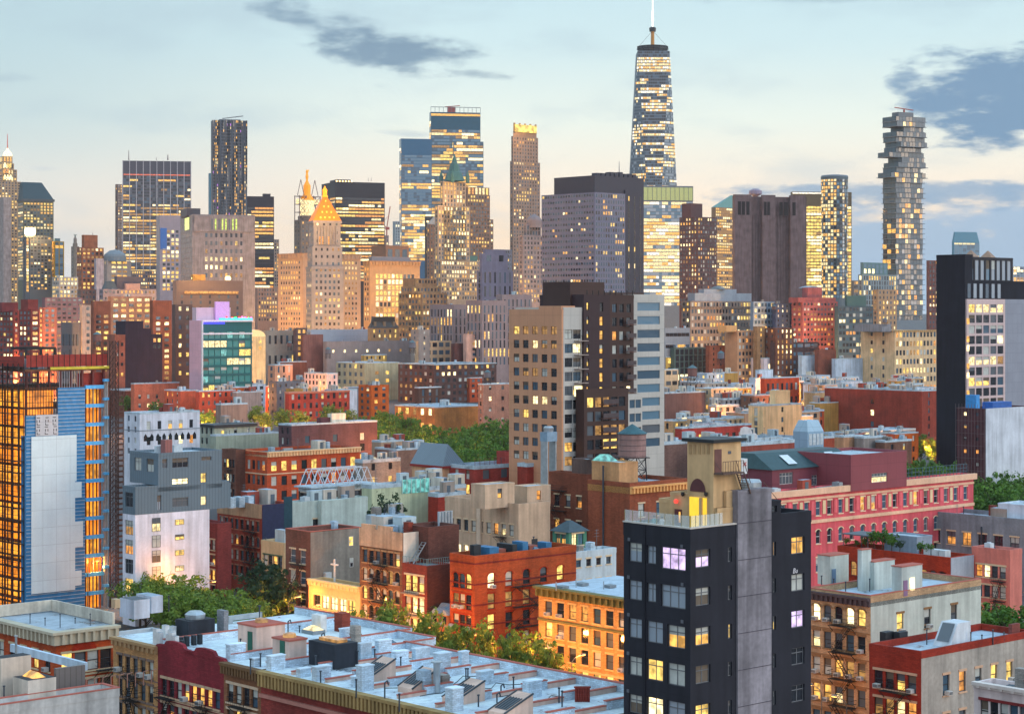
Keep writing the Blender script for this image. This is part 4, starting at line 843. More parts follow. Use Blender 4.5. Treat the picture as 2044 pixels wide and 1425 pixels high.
# ---------------------------------------------------------------- the middle distance: one line per building
# name | label | xl xc xr ytop  distance-or-height | wall | left windows | right windows | visible bottom row | clutter
VIS = []
MID = '''
housing_slab|dark red brick housing slab at the photo edge with pink lit flank|-14 27 38 620 1150|7a3f3c brick|a:l.25,b4,w2.2,f3|s:l.3,b3|705|0
housing_slab|red brick housing slab with a bright strip of white balconies|38 62 78 618 1120|7d403c brick|a:l.2,b4.5|a:l.85,b4.5,w3|705|0
housing_slab|rosy brown housing slab with a column of lit stair windows|78 86 113 614 1180|a0685a brick|a:l1,b3,w1.6,pblk|a:l.25,b3|700|0
striped_slab|long dark slab with pale balcony stripes behind the red housing|84 90 166 594 1350|5c4c58 panel|-|o:l.22,b4,h1.3,f3|660|0
apartment_block|creamy white block full of lit windows in the left cluster|104 118 156 553 1750|b0a69c plaster|g:l.5|g:l.75,b3.2,w1.8|600|1
stone_block|brown stone block with dim windows beside the white lit block|154 162 192 578 1500|7d625a stone|g:l.15|g:l.35,b3,w1.3|620|1
slab_tower|narrow pale blank slab left of the grey civic building|189 192 207 516 1650|9f979c concrete|-|-|620|0
civic_building|wide grey civic building with a dark hipped centre|198 206 312 577 1500|8c8388 stone|g:l.2|g:l.25,b3.4,w1.4,f5|606|2
apartment_block|brown brick block with a blank top above lit windows|184 187 221 601 1080|855647 brick|-|a:l.5,b4.5,w2.8,t7.5|690|0
apartment_slab|pinkish apartment slab with recessed balconies and orange rooms|217 221 303 592 1120|ad8068 brick|-|a:l.42,b5.2,w3,f3|680|1
apartment_block|brown brick block with large lit windows left of the dark grid|301 305 343 600 1060|865443 brick|-|a:l.6,b4.2,w2.6,t8.5|700|0
apartment_block|shadowy narrow block with tall amber windows by the pink hotel|346 350 384 608 980|584844 panel|-|g:l.3,b5,w1.6,f4.5|690|0
dotted_block|beige block with small square windows between dark slab and brown block|160 164 187 609 1200|a4958c plaster|-|s:l.05,b4.2,w2,h2,f4|650|1
annex_block|grey windowless annex with brown louvred half|122 158 193 644 950|6e6a6c panel|v:l0,b1.6,w.9,h7,f20,t7|-|694|0
low_house|blue-painted low house in front of the grey annex|146 150 206 694 20|7d93b2 plaster|-|s:l.4,b5|716|2
studio_block|grey ribbed studio box below the louvred annex|84 104 152 680 21|6b675f concrete|-|-|706|1
brick_block|maroon brick block left of the pink-sided glass hotel|322 326 381 690 850|6e4a40 brick|-|-|745|2
balcony_block|grey block with stacked balconies under the maroon block|343 346 382 706 760|6a6468 concrete|-|a:l.3,b5,w3|770|1
classical_block|grey classical block with a row of tall lit windows|527 531 592 660 1150|8f877e stone|-|v:l.4,b4.5,w1.6,h5,f12,t3|690|2
lit_block|dark narrow block pierced by columns of yellow windows|588 591 613 655 1080|54484a brick|-|g:l.8,b3.2,w1.8,f3.4|715|0
blank_block|maroon blank-walled block beside the dark lit block|602 606 645 668 1000|7a5650 plaster|-|-|716|1
long_hall|long pale grey hall with a plain upper wall|612 620 766 658 1250|a9b0ba panel|-|-|682|3
long_hall|long mauve hall with wall lamps along its cornice|645 652 833 682 1050|8c8280 stone|-|s:l.5,b9,w1.4,h1.6,f20,t5|712|4
stone_block|grey-beige cubic block right of the long pale hall|820 836 858 658 1080|8d8682 stone|s:l0|s:l.1,b6|690|1
loft_building|cream loft building with wide windows near the maroon cube|830 834 901 681 960|c0a78c stone|-|f:l.3,b4.4,w3.4,h2.6,f4.6|737|3
brick_cube|maroon windowless brick cube above the roofs|903 907 949 686 1150|583a38 brick|-|-|733|1
pink_building|pink stucco building with few windows under the grey deco tower|926 931 986 667 1000|c6a294 plaster|-|s:l.2,b8,w2,t5|715|5
long_block|long dark maroon block with rows of pale windows|795 866 991 727 1080|4e3a38 brick|t:l.3,b4,w1.9,f3.6|t:l.25,b4,w1.9,f3.6|776|3
green_wall_house|sage green house with two columns of square lit windows|671 728 797 724 1100|9a9c88 plaster|f:l.1,b5,f4.6|s:l1,b9,w2.4,h2,f4.6,t5,m5|772|2
corner_house|white and pink corner house with a red cornice line|607 652 674 745 1020|cdbcb8 plaster|t:l.25,b3|t:l.3,b3|778|0
peach_house|peach-coloured house with arched windows by the glass hotel|535 549 584 728 1000|c99a82 plaster|f:l.3|t:l.2,b4,h3.4,f5|762|1
flat_hall|maroon flat-roofed hall beyond the peach house|552 558 612 722 950|75483c brick|-|-|740|2
roof_shed|ochre lit shed under a grey roof tank|722 727 772 708 1180|b89866 plaster|-|t:l.5,b3|726|0
brick_house|dusty tan brick house with a dark roof garden left of the beige tower|955 964 1018 766 800|9a7668 brick|s:l.1|s:l.25,b7,w1.5,f4.4|835|4
corniced_row|long red brick row with white window surrounds among trees|573 577 698 783 900|a34a40 brick|-|t:l.22,b3.4,w1.5,h2.4,f4|815|4
brick_row|salmon brick tenement with a plain parapet above trees|263 268 358 765 950|b8705c brick|-|t:l.2,b4.4,w1.4,f4.2,t5.5|806|3
brick_row|salmon and maroon tenement corner right of the plain-parapet row|328 360 396 779 900|b4624f brick|t:l.25,b3.4|-|812|2
brick_row|orange-red tenement row facing trees under the glass hotel|394 398 470 780 890|ad5545 brick|-|t:l.35,b3,w1.2,f3.6|812|3
grey_house|grey stucco flank continuing the orange-red tenement row|468 472 522 782 892|8f8480 plaster|-|-|812|3
roof_hut|tan windowless stair house behind the grey-green flats|438 441 494 806 640|8e7a70 plaster|-|s:l.3,b9,t5|842|1
white_arcade|white-painted building with a row of pointed arch windows|248 279 399 824 520|c8ccd4 plaster|s:l0,b4|t:l.25,b3.5,w1.3,h2.4,f4.6,t2.6,m1.2|885|7
green_flats|pale grey-green flats with a dark eave next to the white arcade|397 428 512 848 610|a4ab9e plaster|t:l.1|t:l.15,b5|888|4
blank_house|grey-green rendered low house in front of pale flats|424 431 556 868 600|98a294 plaster|-|-|900|4
brick_block|long dark brick block with bricked-up windows and a white stair hut|556 582 753 847 590|574246 brick|t:l0,b3|s:l.22,b9,w1.7,h2.1,t3.6|905|3
lit_house|brick house glowing orange from the street with a pale side wall|788 868 971 812 830|a87650 brick|t:l.75,b5,w2.2,h2.6,f6|-|850|5
kiosk|dark brown roof kiosk above the glowing brick house|832 836 881 773 900|4d3a34 brick|-|v:l.1,b4|800|0
ribbon_block|grey block with two white ribbon windows right of the apartment tower|1322 1327 1377 655 950|8a8f96 panel|-|o:l.05,b3,w2.9,h2,f7,t3|700|2
ornate_block|broad ornate beige block with a cluttered attic and many lit windows|1360 1378 1502 601 1150|85786f stone|g:l.4,b3|t:l.38,b3,w1.7,h2.5,f4.6|695|0
pale_block|pale blue-grey block right of the ornate beige block|1501 1504 1546 602 1180|8793a0 panel|-|f:l.3,b3.4|660|2
navy_block|navy brick block wrapped in blue netting|1544 1548 1585 606 1150|35405a brick|-|s:l.05|660|1
gridded_tower|red brick gridded apartment tower with stepped top|1580 1602 1672 602 1150|8a5454 brick|a:l.4,b3.4,w1.7,f3.4|a:l.3,b3.4,w1.8,f3.4|705|0
glass_block|dark teal loft block with lit rooms by the red gridded tower|1669 1673 1743 611 1180|3a4c56 panel|-|a:l.33,b3.6,w2.6,h2.2,f4|715|0
shaded_block|tan corner block whose left wall lies in hard shade|1447 1472 1509 660 950|b48f74 stone|-|t:l.12,b3,w1.6,h2.2,f3.9|735|1
narrow_block|narrow ochre block with dark fire stairs|1507 1511 1527 652 1000|8f7258 brick|-|s:l.4|705|0
brick_block|maroon block with an orange-lit row below the pale block|1524 1548 1584 655 970|684438 brick|s:l.1|t:l.6,b3.4|690|1
brick_terrace|dark plum terrace block with teal glazing in front of red tower|1538 1545 1634 684 900|4e3a38 brick|-|c:l.05,b6,w4.5,h2,f5|712|2
white_block|white stucco block with two lit windows beneath the tan corner block|1480 1526 1567 714 850|d6ccd0 plaster|-|s:l.5,b7,w2.6,h2.6,t4|745|2
lit_row|yellow-lit loft row with a water tank above roofs|1325 1330 1456 712 850|c2a468 stone|-|f:l.5,b4.6,w3,h3,f5.5|745|2
arched_shed|dark arched glasshouse roof behind the yellow-lit row|1342 1346 1412 694 950|4a5a56 metal|-|c:l.3,b4,pblk|714|3
red_house|small dull red house right of the arched glasshouse|1412 1416 1447 690 930|84503f brick|-|s:l0,b6|712|1
white_house|white rendered house with stepped wall near plum terrace|1597 1601 1635 710 880|c2ccd4 plaster|-|-|742|1
brick_stack|maroon brick chimney-like block with roof pots|1630 1634 1669 698 880|7a4a3e brick|-|-|742|1
white_house|blank white-blue house left of the tall cream loft|1664 1668 1722 716 850|b4c2d0 plaster|-|-|748|1
cream_loft|tall cream loft building with a blank stepped flank|1718 1786 1870 660 860|cdb494 plaster|s:l.1,b9,w1.5,h2.4,f5,m4|t:l.4,b3.4,w1.8,h3,f5.4|755|0
mechanical_box|white mechanical box on grey roofs left of orange brick hall|1511 1516 1543 738 19|c8d2de plaster|-|-|752|0
brick_hall|orange brick hall with tall blind windows|1522 1527 1595 754 18|b5523c brick|-|t:l.05,b3.4,w1.6,h3.6,f7,t3|790|1
cream_house|cream house with teal windows beside the apartment tower|1320 1327 1354 737 18|cdb69a plaster|-|f:l.1,b5,w4,f6|785|0
brown_house|low brown stucco house in front of teal-windowed house|1324 1328 1408 784 17|6d534e plaster|-|-|832|2
stair_tower_house|cream house with a tall stair tower and lamp-lit wall|1494 1523 1600 808 600|dcc09a plaster|t:l.4,b3,w1.5,h2.6|s:l.05,b12|858|1
brick_block|large blank red brick block with few slit windows|1646 1840 1869 779 790|854238 brick|s:l.05,b34,w1.7,h2.2,f4.6,t4,m20|t:l.1,b6|862|8
low_row|low red shop row with a green cornice|1356 1362 1500 853 17|a54a44 brick|-|t:l.6,b3,w1.6,t2.4|872|3
plum_block|plum brick block with dish aerials on its flat roof|1476 1480 1586 884 435|83483f plaster|-|s:l.1,b16,w2,h2.6,t3|938|3
brown_block|brown brick block behind the big water tank|1282 1290 1374 884 430|6c5650 brick|-|-|945|3
tan_block|tan pipe-fronted block right of the blue cooling tower|1680 1684 1722 870 520|b08a70 plaster|-|-|912|1
concrete_block|grey concrete hut between the tan block and tree|1720 1724 1768 872 520|8a8480 concrete|-|-|910|2
brick_house|brown house with cluttered roof below the blank brick block|1762 1766 1820 880 520|6f5348 brick|-|s:l.2,b6|912|3
red_house|red house with one window by the cooling tower|1641 1645 1684 872 540|9a5040 brick|-|s:l.3,b8,t3|905|2
red_terrace|red brick terrace block with a wire-fenced roof|897 948 1064 930 425|94453f brick|t:l.1,b4|t:l.15,b5,w1.9|985|2
red_block|red brick block with a brown parapet left of the tall maroon wall|1048 1052 1190 925 420|8c4038 brick|-|t:l.3,b5.5,w1.4,f3.6,t4.5|1000|3
corner_house|small cream rendered house with silver roof by the dark church gable|796 850 930 972 410|c9b09c plaster|-|s:l0|1010|4
pale_house|pale green house with a large teal studio window|722 742 858 968 392|bdc4a8 plaster|-|-|1020|2
red_house|small dark red house with bracketed cornice|869 874 930 985 395|8e3c34 brick|-|s:l0,b6|1015|1
dark_loft|dark glazed loft under a white roof truss|596 622 746 975 400|33302e panel|c:l.5,b3,w2.6,h3,pblk|s:l0,b9|1000|0
back_house|pale tin-clad stair house on flat roofs|735 752 808 1030 345|b4c6cc plaster|-|s:l0,b7|1050|4
roof_house|low grey brick house with a crowded silver roof beyond the slate church|712 724 800 918 470|8a837c brick|-|s:l.2|960|8
roof_house|low brown house with pale roof huts between church and dark brick block|748 792 852 896 520|7a6258 brick|s:l.2|-|950|7
roof_house|small tan roofed house with aerials left of the park grove trunks|742 760 806 880 560|a08a78 plaster|-|s:l.3|930|6
roof_house|flat cream house with many vents right of the truss roof|800 838 884 958 418|b9ac98 plaster|-|-|1000|6
'''
B = {}
for ln in MID.strip().splitlines():
    nm, lab, g, wall, L, R, yb, cl = ln.split('|')
    xl, xc, xr, yt, Y = map(float, g.split())
    hexc, kind = wall.split()
    if Y >= 100 and yt > 640 and Y > 425: Y = max(Y, (EYE - 22 - max(0, 720 - yt) * .3) * F / (yt - HZ))
    if xl > 1300 and Y > 1000: Y = 1345 if yt < 640 and Y >= 1140 else min(Y, 1290)
    b = Bld(nm, lab, xl, xc, xr, yt, Y)
    trim = wallmat('c9bfb2', 'trim') if b.Y < 560 else None
    b.wall = wallmat(hexc, kind); rf = b.rng.choice(['b3c9d6', 'a8bccb', '9fb4c4', 'b9ccd6', '7f8f9c'])
    b.vol(b.wall, parapet=.7 if b.Y < 480 else .4, cop=roofmat('b9ccd6') if b.h < 26 else None, L=None if L == '-' else L, R=None if R == '-' else R, yb=float(yb) + (55 if b.Y > 700 else 12), roof=rf, trim=trim)
    if int(cl): b.clutter(int(int(cl) * 1.7))
    b.done(); VIS.append((min(xl, xc), xr, yt, float(yb), b.Y)); B[lab.split()[0] + ' ' + nm] = b; B[nm] = b
# extra blocks and details on some of them
def top(b, x0, x1, y1, v0=.2, v1=.8, wall=None, L=None, R=None, name='penthouse', y0=None): return roofbox(b, x0, x1, y1, y0, v0, v1, wall, name, L, R)
def by(label): return next(v for k, v in B.items() if k.startswith(label))
b = B['dark housing_slab']; top(b, 3, 36, 604, wall=wallmat('6a3638', 'brick')); b = B['red housing_slab']; top(b, 56, 76, 598)
b = B['wide civic_building']; m = MB(); W, D, H = b.W, b.D, b.h; m.frustum([(2, 1), (W*.3, 1), (W*.3, D), (2, D)], [(W*.08, D*.4), (W*.22, D*.4), (W*.22, D*.6), (W*.08, D*.6)], H+.1, b.z(561)); b.part('hip_roof', m, plain('slate_hip', '4f5a60', .6)); top(b, 233, 282, 552, wall=wallmat('54505a', 'panel')); top(b, 250, 280, 566, -.1, .15, wallmat('a48c88', 'stone'))
b = B['broad ornate_block']; b.cornice(b.wall, b.z(612), 1.0, 1.2, br=3); pb = wallmat('8f97a0', 'stone')
top(b, 1387, 1500, 585, .1, .9, pb, R='t:l.5,b3.6,w2'); top(b, 1405, 1470, 577, .2, .8, pb, R='t:l.2,b4')
m = MB(); u, v = b.u(1433, b.D/2), b.D/2; m.lathe([(5, b.z(577)), (4, b.z(573)), (1.5, b.z(570.5)), (.3, b.z(570))], u, v, 14); b.part('dome', m, plain('slate_dome', '6a7478', .6))
b = B['red gridded_tower']; top(b, 1594, 1668, 594, .05, .95, R='a:l.5,b4'); top(b, 1612, 1641, 574, .2, .7)
m = MB(); m.frustum([(b.u(1612, 6), 6), (b.u(1641, 6), 6), (b.u(1641, 6), 14), (b.u(1612, 6), 14)], [(b.u(1626, 6)-.2, 6), (b.u(1626, 6)+.2, 6), (b.u(1626, 6)+.2, 14), (b.u(1626, 6)-.2, 14)], b.z(574), b.z(570)); b.part('gable_roof', m, roofmat('9fb4c4'))
b = B['dark glass_block']; top(b, 1691, 1729, 590, wall=wallmat('3f5a5a', 'metal'))
b = B['tall cream_loft']; top(b, 1760, 1779, 647, .1, .9, wallmat('7f8084', 'plaster')); m = MB(); m.lathe([(1.4, b.h), (1.4, b.h+2), (.2, b.h+3.5)], 2, b.D*.55, 10); b.part('roof_turret', m, b.wall); b.cornice(wallmat('c2a680', 'stone'), b.h+.2, .8, 1.2, br=2, L=False)
b = B['cream stair_tower_house']; top(b, 1548, 1577, 780, .1, .5, b.wall)
b = B['tan shaded_block']; top(b, 1450, 1471, 650, .1, .8, wallmat('c8a078', 'stone'))
b = B['long brick_block']; top(b, 662, 690, 826, .2, .5, wallmat('d8d4c4', 'plaster')); top(b, 640, 664, 834, .3, .6, wallmat('5a3a3c', 'brick'))
b = B['white-painted white_arcade']
m = MB()
for k in range(9):
    u = .9 + (b.W-1.8)*(k+.5)/9; z = b.h-8.4
    m.poly([(u-.62, -.05, z), (u+.62, -.05, z), (u+.62, -.05, z+1.3), (u, -.05, z+2.2), (u-.62, -.05, z+1.3)])
b.part('arched_window', m, G['dk']).__setitem__('kind', 'stuff'); b.band(wallmat('7f8890', 'trim'), b.h-5.4, .25, .1)
b = B['pale green_flats']; b.box('eave', plain('dark_eave', '2c2c30', .6), -.5, b.W, -.6, b.D, b.h-.9, b.h+.02, 0)
b = B['long corniced_row'] if 'long corniced_row' in B else B['corniced_row']; b.cornice(wallmat('c08a78', 'trim'), b.h+.1, .5, .8)
b = B['pale pale_house']; m = MB(); b.box('studio_window', G['te'], b.u(802), b.u(856), -.12, -.02, b.z(990), b.z(962))
for k in range(7): u = b.u(802) + (b.u(856)-b.u(802))*k/6; b.box('mullion', plain('pale_mullion', 'b4ccc4', .5), u-.08, u+.08, -.22, -.13, b.z(990), b.z(962))
# white tubular roof truss on the dark loft
b = B['dark dark_loft']; m = MB(); wt = plain('white_truss_steel', 'c9d2da', .4); z = b.h
m.box(-.8, b.W+.5, -.8, b.D+.5, z+.05, z+.35); b.part('roof_deck', m, roofmat('b8cbd6'))
for v in (0.2, b.D*.5, b.D-.4):
    m = MB()
    for k in range(5): u = b.W*k/5; m.bar((u, v, z+.35), (u+b.W/10, v, z+3.6), .09); m.bar((u+b.W/10, v, z+3.6), (u+b.W/5, v, z+.35), .09)
    m.bar((b.W/10, v, z+3.6), (b.W*.9, v, z+3.6), .09); b.part('truss', m, wt)
for k in range(12): m = MB(); u = b.W*k/11; m.bar((u, -.7, z+.3), (u, -.7, z+1.3), .04); b.part('rail_post', m, wt)
m = MB(); m.bar((-.7, -.7, z+1.3), (b.W+.4, -.7, z+1.3), .05); m.bar((-.7, -.7, z+.8), (b.W+.4, -.7, z+.8), .03); b.part('railing', m, wt)
b = B['red red_terrace']; m = MB()
for k in range(13): m.bar((b.W*k/12, 0, b.h), (b.W*k/12, 0, b.h+1.6), .04)
for k in range(5): m.bar((0, 0, b.h+.3*k+.3), (b.W, 0, b.h+.3*k+.3), .02)
b.part('fence', m, plain('red_wire_fence', '8a3a3a', .6)); top(b, 1017, 1064, 902, .3, .8, wallmat('94453f', 'brick'))
b = B['plum plum_block']; zd = b.h-.7
for px, r in ((1487, 1.6), (1505, .8)):
    u, v = b.u(px, 4), 4; m = MB(); m.lathe([(.1, 0), (r*.6, .12*r), (r, .35*r)], n=16); o = m.build('dish', plain('dish_white', 'b9b6b4', .5), b.o, (u, v, zd+r+.8)); o.rotation_euler = (R_(75), 0, R_(-20)); m = MB(); m.bar((u, v+.2, zd), (u, v+.2, zd+r+.8), .08); b.part('dish_mast', m, TRIM)
# glass hotel with a pink flank and coloured roof bar
b = Bld('glass_hotel', 'teal glass hotel with a pink flank wall and a glowing roof bar', 378, 402, 503, 640, 950); b.wall = wallmat('c9a9b4', 'panel')
b.vol(b.wall, rw=wallmat('1f5a5c', 'panel'), L=None, R='c:b3.4,w3.2,h3.0,f4.2,l.34,t5.5,pteal', yb=790, parapet=.5)
b.box('white_frame', plain('white_hotel_frame', 'd8dcde', .5), 0, b.W, -1.0, -.05, b.h-.6, b.h+.2); b.box('white_frame', plain('white_hotel_frame', 'd8dcde', .5), 0, b.W, -.6, -.05, b.z(668), b.z(665)); b.box('white_frame', plain('white_hotel_frame', 'd8dcde', .5), -.1, .35, -1.0, -.05, 0, b.h-.6)
b.box('lit_bar_counter', plain('cyan_bar_light', '38b8ff', .4, 0, 1.0), b.W*.35, b.W*1.0, -.4, .4, b.h+.22, b.h+1.2)
b.box('blue_bar_light', plain('blue_bar_light', '3040ff', .4, 0, .8), .5, b.W*.45, -.35, -.1, b.h-1.7, b.h-.8)
rr = random.Random(3)
for k in range(14): u = b.W*(.5+.5*rr.random()); b.box('bar_lamp', plain(['red_bar_lamp', 'green_bar_lamp', 'pink_bar_lamp'][k % 3], ['ff4030', '40ff70', 'ff70c0'][k % 3], .4, 0, 1.2), u, u+.7, .8, 1.5, b.h+.3, b.h+1.2+rr.random())
b.vol(wallmat('c2b4be', 'panel'), 1, b.u(460, 6), 6, b.D-1, b.h-.5, b.z(614), name='penthouse'); b.box('lit_sign_wall', plain('violet_sign_wall', 'c09ad0', .5, 0, .2), b.u(432, 4), b.u(459, 4), 4.5, 5.6, b.h, b.z(602)); b.done(); VIS.append((378, 503, 600, 775, 950))
# round-topped yellow building
b = Bld('vaulted_hall', 'pale building with a lit yellow vaulted end wall', 486, 490, 530, 672, 1050); b.wall = wallmat('cbbd98', 'plaster'); b.vol(b.wall, R='s:l.3,b5,w1.6,t2', yb=700, parapet=0)
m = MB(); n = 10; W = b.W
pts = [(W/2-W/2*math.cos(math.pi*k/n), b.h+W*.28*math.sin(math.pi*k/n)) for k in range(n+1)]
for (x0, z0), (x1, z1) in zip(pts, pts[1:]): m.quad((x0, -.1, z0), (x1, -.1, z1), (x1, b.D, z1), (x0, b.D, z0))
b.part('vault_roof', m, roofmat('b8cbd6')); m = MB(); m.poly([(x, 0, z) for x, z in pts]); b.part('end_wall', m, plain('yellow_wall_painted_glow', 'e0d29a', .7, 0, .22)); b.done(); VIS.append((486, 530, 650, 705, 800))  # light on the end wall is painted in as emission, no lamp here
# windowless navy wall, stepping down
b = Bld('navy_wall_building', 'dark building with a huge windowless navy wall stepping down', 231, 250, 286, 641, 1000); b.wall = wallmat('2b2433', 'plaster', .9)
br = wallmat('8e5f52', 'brick'); b.vol(b.wall, yb=780); b.vol(b.wall, b.W+.02, b.u(302), 0, b.D, 0, b.z(656), name='step_wall'); b.vol(b.wall, b.u(302)+.02, b.u(324), 0, b.D, 0, b.z(668), name='step_wall', R='s:l.7,b3.2,w1.6,h1.9,t2,n2', yb=700)
b.vol(br, -6, -.03, .0, b.D*.8, 0, b.z(668), None, 's:l.5,b2.6,w1.3,f5,t4', yb=760, name='brick_flank'); b.done(); VIS.append((231, 324, 640, 775, 1000))
# grey setback deco group
b = Bld('deco_tower', 'grey stone setback tower with fluted piers above mauve wings', 952, 962, 1024, 540, 1300); b.wall = wallmat('6d6c7c', 'stone')
b.vol(b.wall, L='v:l.0,b4', R='v:l0,b4,w1.4,h7,f9', yb=600); roofbox(b, 962, 1014, 506, R='v:l0,b9,w4,h4,f9'); roofbox(b, 968, 1010, 498, b.z(508), .3, .7); b.done()
for lab, xl, xc, xr, yt, Y, R in (('mauve fluted wing with copper windows left of the grey setback tower', 858, 905, 958, 608, 1230, 'v:l.25,b3.2,w1.1,h4.4,f5.2,t3'), ('mauve fluted wing below the grey setback tower', 930, 962, 1012, 600, 1200, 'v:l.2,b3.2,w1.1,h4.4,f5.2,t3'), ('rose-tinted fluted wing beside the apartment tower', 990, 1002, 1062, 588, 1250, 'v:l.15,b3.2,w1.1,h4.4,f5.2,t3')):
    b = Bld('deco_wing', lab, xl, xc, xr, yt, Y, group='fluted wings of the grey setback building'); b.wall = wallmat('8a7c7c', 'stone'); b.vol(b.wall, L='v:l.2,b3,w1,h4.4,f5.2,t3', R=R, yb=720); b.clutter(3); b.done()
# brightly lit civic hall and its neighbours
b = Bld('civic_hall', 'great civic building glowing yellow through tall window bays', 726, 738, 838, 522, 1450); b.wall = wallmat('a88c70', 'stone'); b.vol(b.wall, L='g:l.4', R='v:l.93,b3.6,w2.4,h3,f4.1,t9,m5,phome', yb=640); b.cornice(b.wall, b.h+.5, 1.6, 3, br=3); roofbox(b, 742, 818, 512, m=wallmat('7c7c84', 'metal')); b.done()
b = Bld('mansard_building', 'dark mansard-roofed courthouse before the glowing civic hall', 734, 740, 796, 655, 1250); b.wall = wallmat('a48466', 'stone'); b.vol(b.wall, R='t:l.3,b4', yb=670, parapet=0); m = MB(); W, D = b.W, b.D; m.frustum([(-.3, -.3), (W, -.3), (W, D), (-.3, D)], [(3, 3), (W-3, 3), (W-3, D-3), (3, D-3)], b.h+.05, b.z(632)); b.part('mansard_roof', m, plain('dark_mansard_slate', '4d4a48', .7))
for k in range(3): u = W*(k+.5)/3; b.box('dormer', wallmat('8a7460', 'stone'), u-1, u+1, .2, 2.5, b.h+.5, b.h+4)
b.done()
b = Bld('stepped_block', 'tan brick block stepping up to a lit top storey', 795, 842, 893, 585, 1300); b.wall = wallmat('94785f', 'brick'); b.vol(b.wall, L='g:l.4,b3,w1.5,f3.6', R='g:l.35,b3,w1.5,f3.6', yb=700); roofbox(b, 824, 880, 572, L='g:l.4', R='g:l.5'); roofbox(b, 828, 872, 556, b.z(573), .3, .8, R='g:l.4'); b.done()
# blue cooling tower
b = Bld('cooling_tower', 'blue-grey clad cooling tower with louvres and chamfered shoulders', 1583, 1612, 1644, 862, 480, 'plant tower'); b.wall = wallmat('8fa9bd', 'panel'); b.vol(b.wall, yb=910, parapet=0)
m = MB(); W, D = b.W, b.D; m.frustum([(0, 0), (W, 0), (W, D), (0, D)], [(.9, .9), (W-.9, .9), (W-.9, D-.9), (.9, D-.9)], b.h+.01, b.z(840)); b.part('bevelled_top', m, wallmat('a4bccb', 'panel'))
for k in range(4): b.box('louvre_panel', plain('pale_louvre', 'b9c6cc', .6), W*(.08+.23*k), W*(.26+.23*k), -.12, -.02, b.h-3.2, b.h-.5)
b.done()
for a in (('pair of grey roof tanks, the left one, over the long mauve hall', 655, 716, 693, 900), ('grey roof tank above the cream loft windows', 823, 706, 679, 950), ('grey cone-topped tank by the dusty tan brick house', 973, 766, 738, 640), ('small dark tank on the classical block roof', 578, 700, 681, 1000), ('red-brown tank above the blue-painted house', 194, 696, 662, 900), ('grey tank rising from the yellow-lit row', 1439, 728, 700, 830), ('dark tank in front of the yellow-lit row', 1382, 768, 728, 720), ('dark tank on the plum terrace block', 1621, 702, 687, 880), ('small tank behind the navy netted block', 1545, 626, 608, 1100), ('grey tank high behind the cream loft', 1766, 652, 634, 1050)):
    wtank(*a, wood='6e747e' if 'grey' in a[0] else '6a5452')
# ---------------------------------------------------------------- the remaining low roofs, each with its own look
LM = [(1755, 800, 'large blank brick block'), (450, 720, 'teal glass hotel'), (1000, 760, 'brown and beige apartment tower'), (880, 850, 'park trees'), (1430, 660, 'ornate beige block'), (1630, 660, 'red gridded tower'), (1790, 720, 'tall cream loft'), (1545, 820, 'cream stair-tower house'), (290, 720, 'windowless navy wall'), (750, 690, 'long mauve hall'), (640, 795, 'red corniced row'), (1560, 770, 'orange brick hall'), (1390, 730, 'yellow-lit loft row'), (890, 750, 'long dark maroon block'), (1612, 870, 'blue cooling tower'), (1350, 805, 'low brown stucco house'), (1440, 862, 'green-corniced shop row'), (340, 850, 'white arcade'), (660, 870, 'long dark brick block')]
FC = [('red brick', '9c4e38', 'brick'), ('orange brick', 'b0603c', 'brick'), ('ochre', 'ae8a58', 'plaster'), ('dark brown', '6a4038', 'brick'), ('grey stucco', '8d8a8a', 'plaster'), ('pale blue', 'a9bac8', 'plaster'), ('cream', 'c2ac90', 'plaster'), ('brown brick', '7a5a4c', 'brick'), ('white', 'c4c8d0', 'plaster'), ('tan', 'a88a74', 'plaster'), ('slate grey', '5f656e', 'panel'), ('sand', 'b89a78', 'brick'), ('stone grey', '9c9890', 'concrete')]
rr = random.Random(21); seen = set(); cnt = 0; centres = []
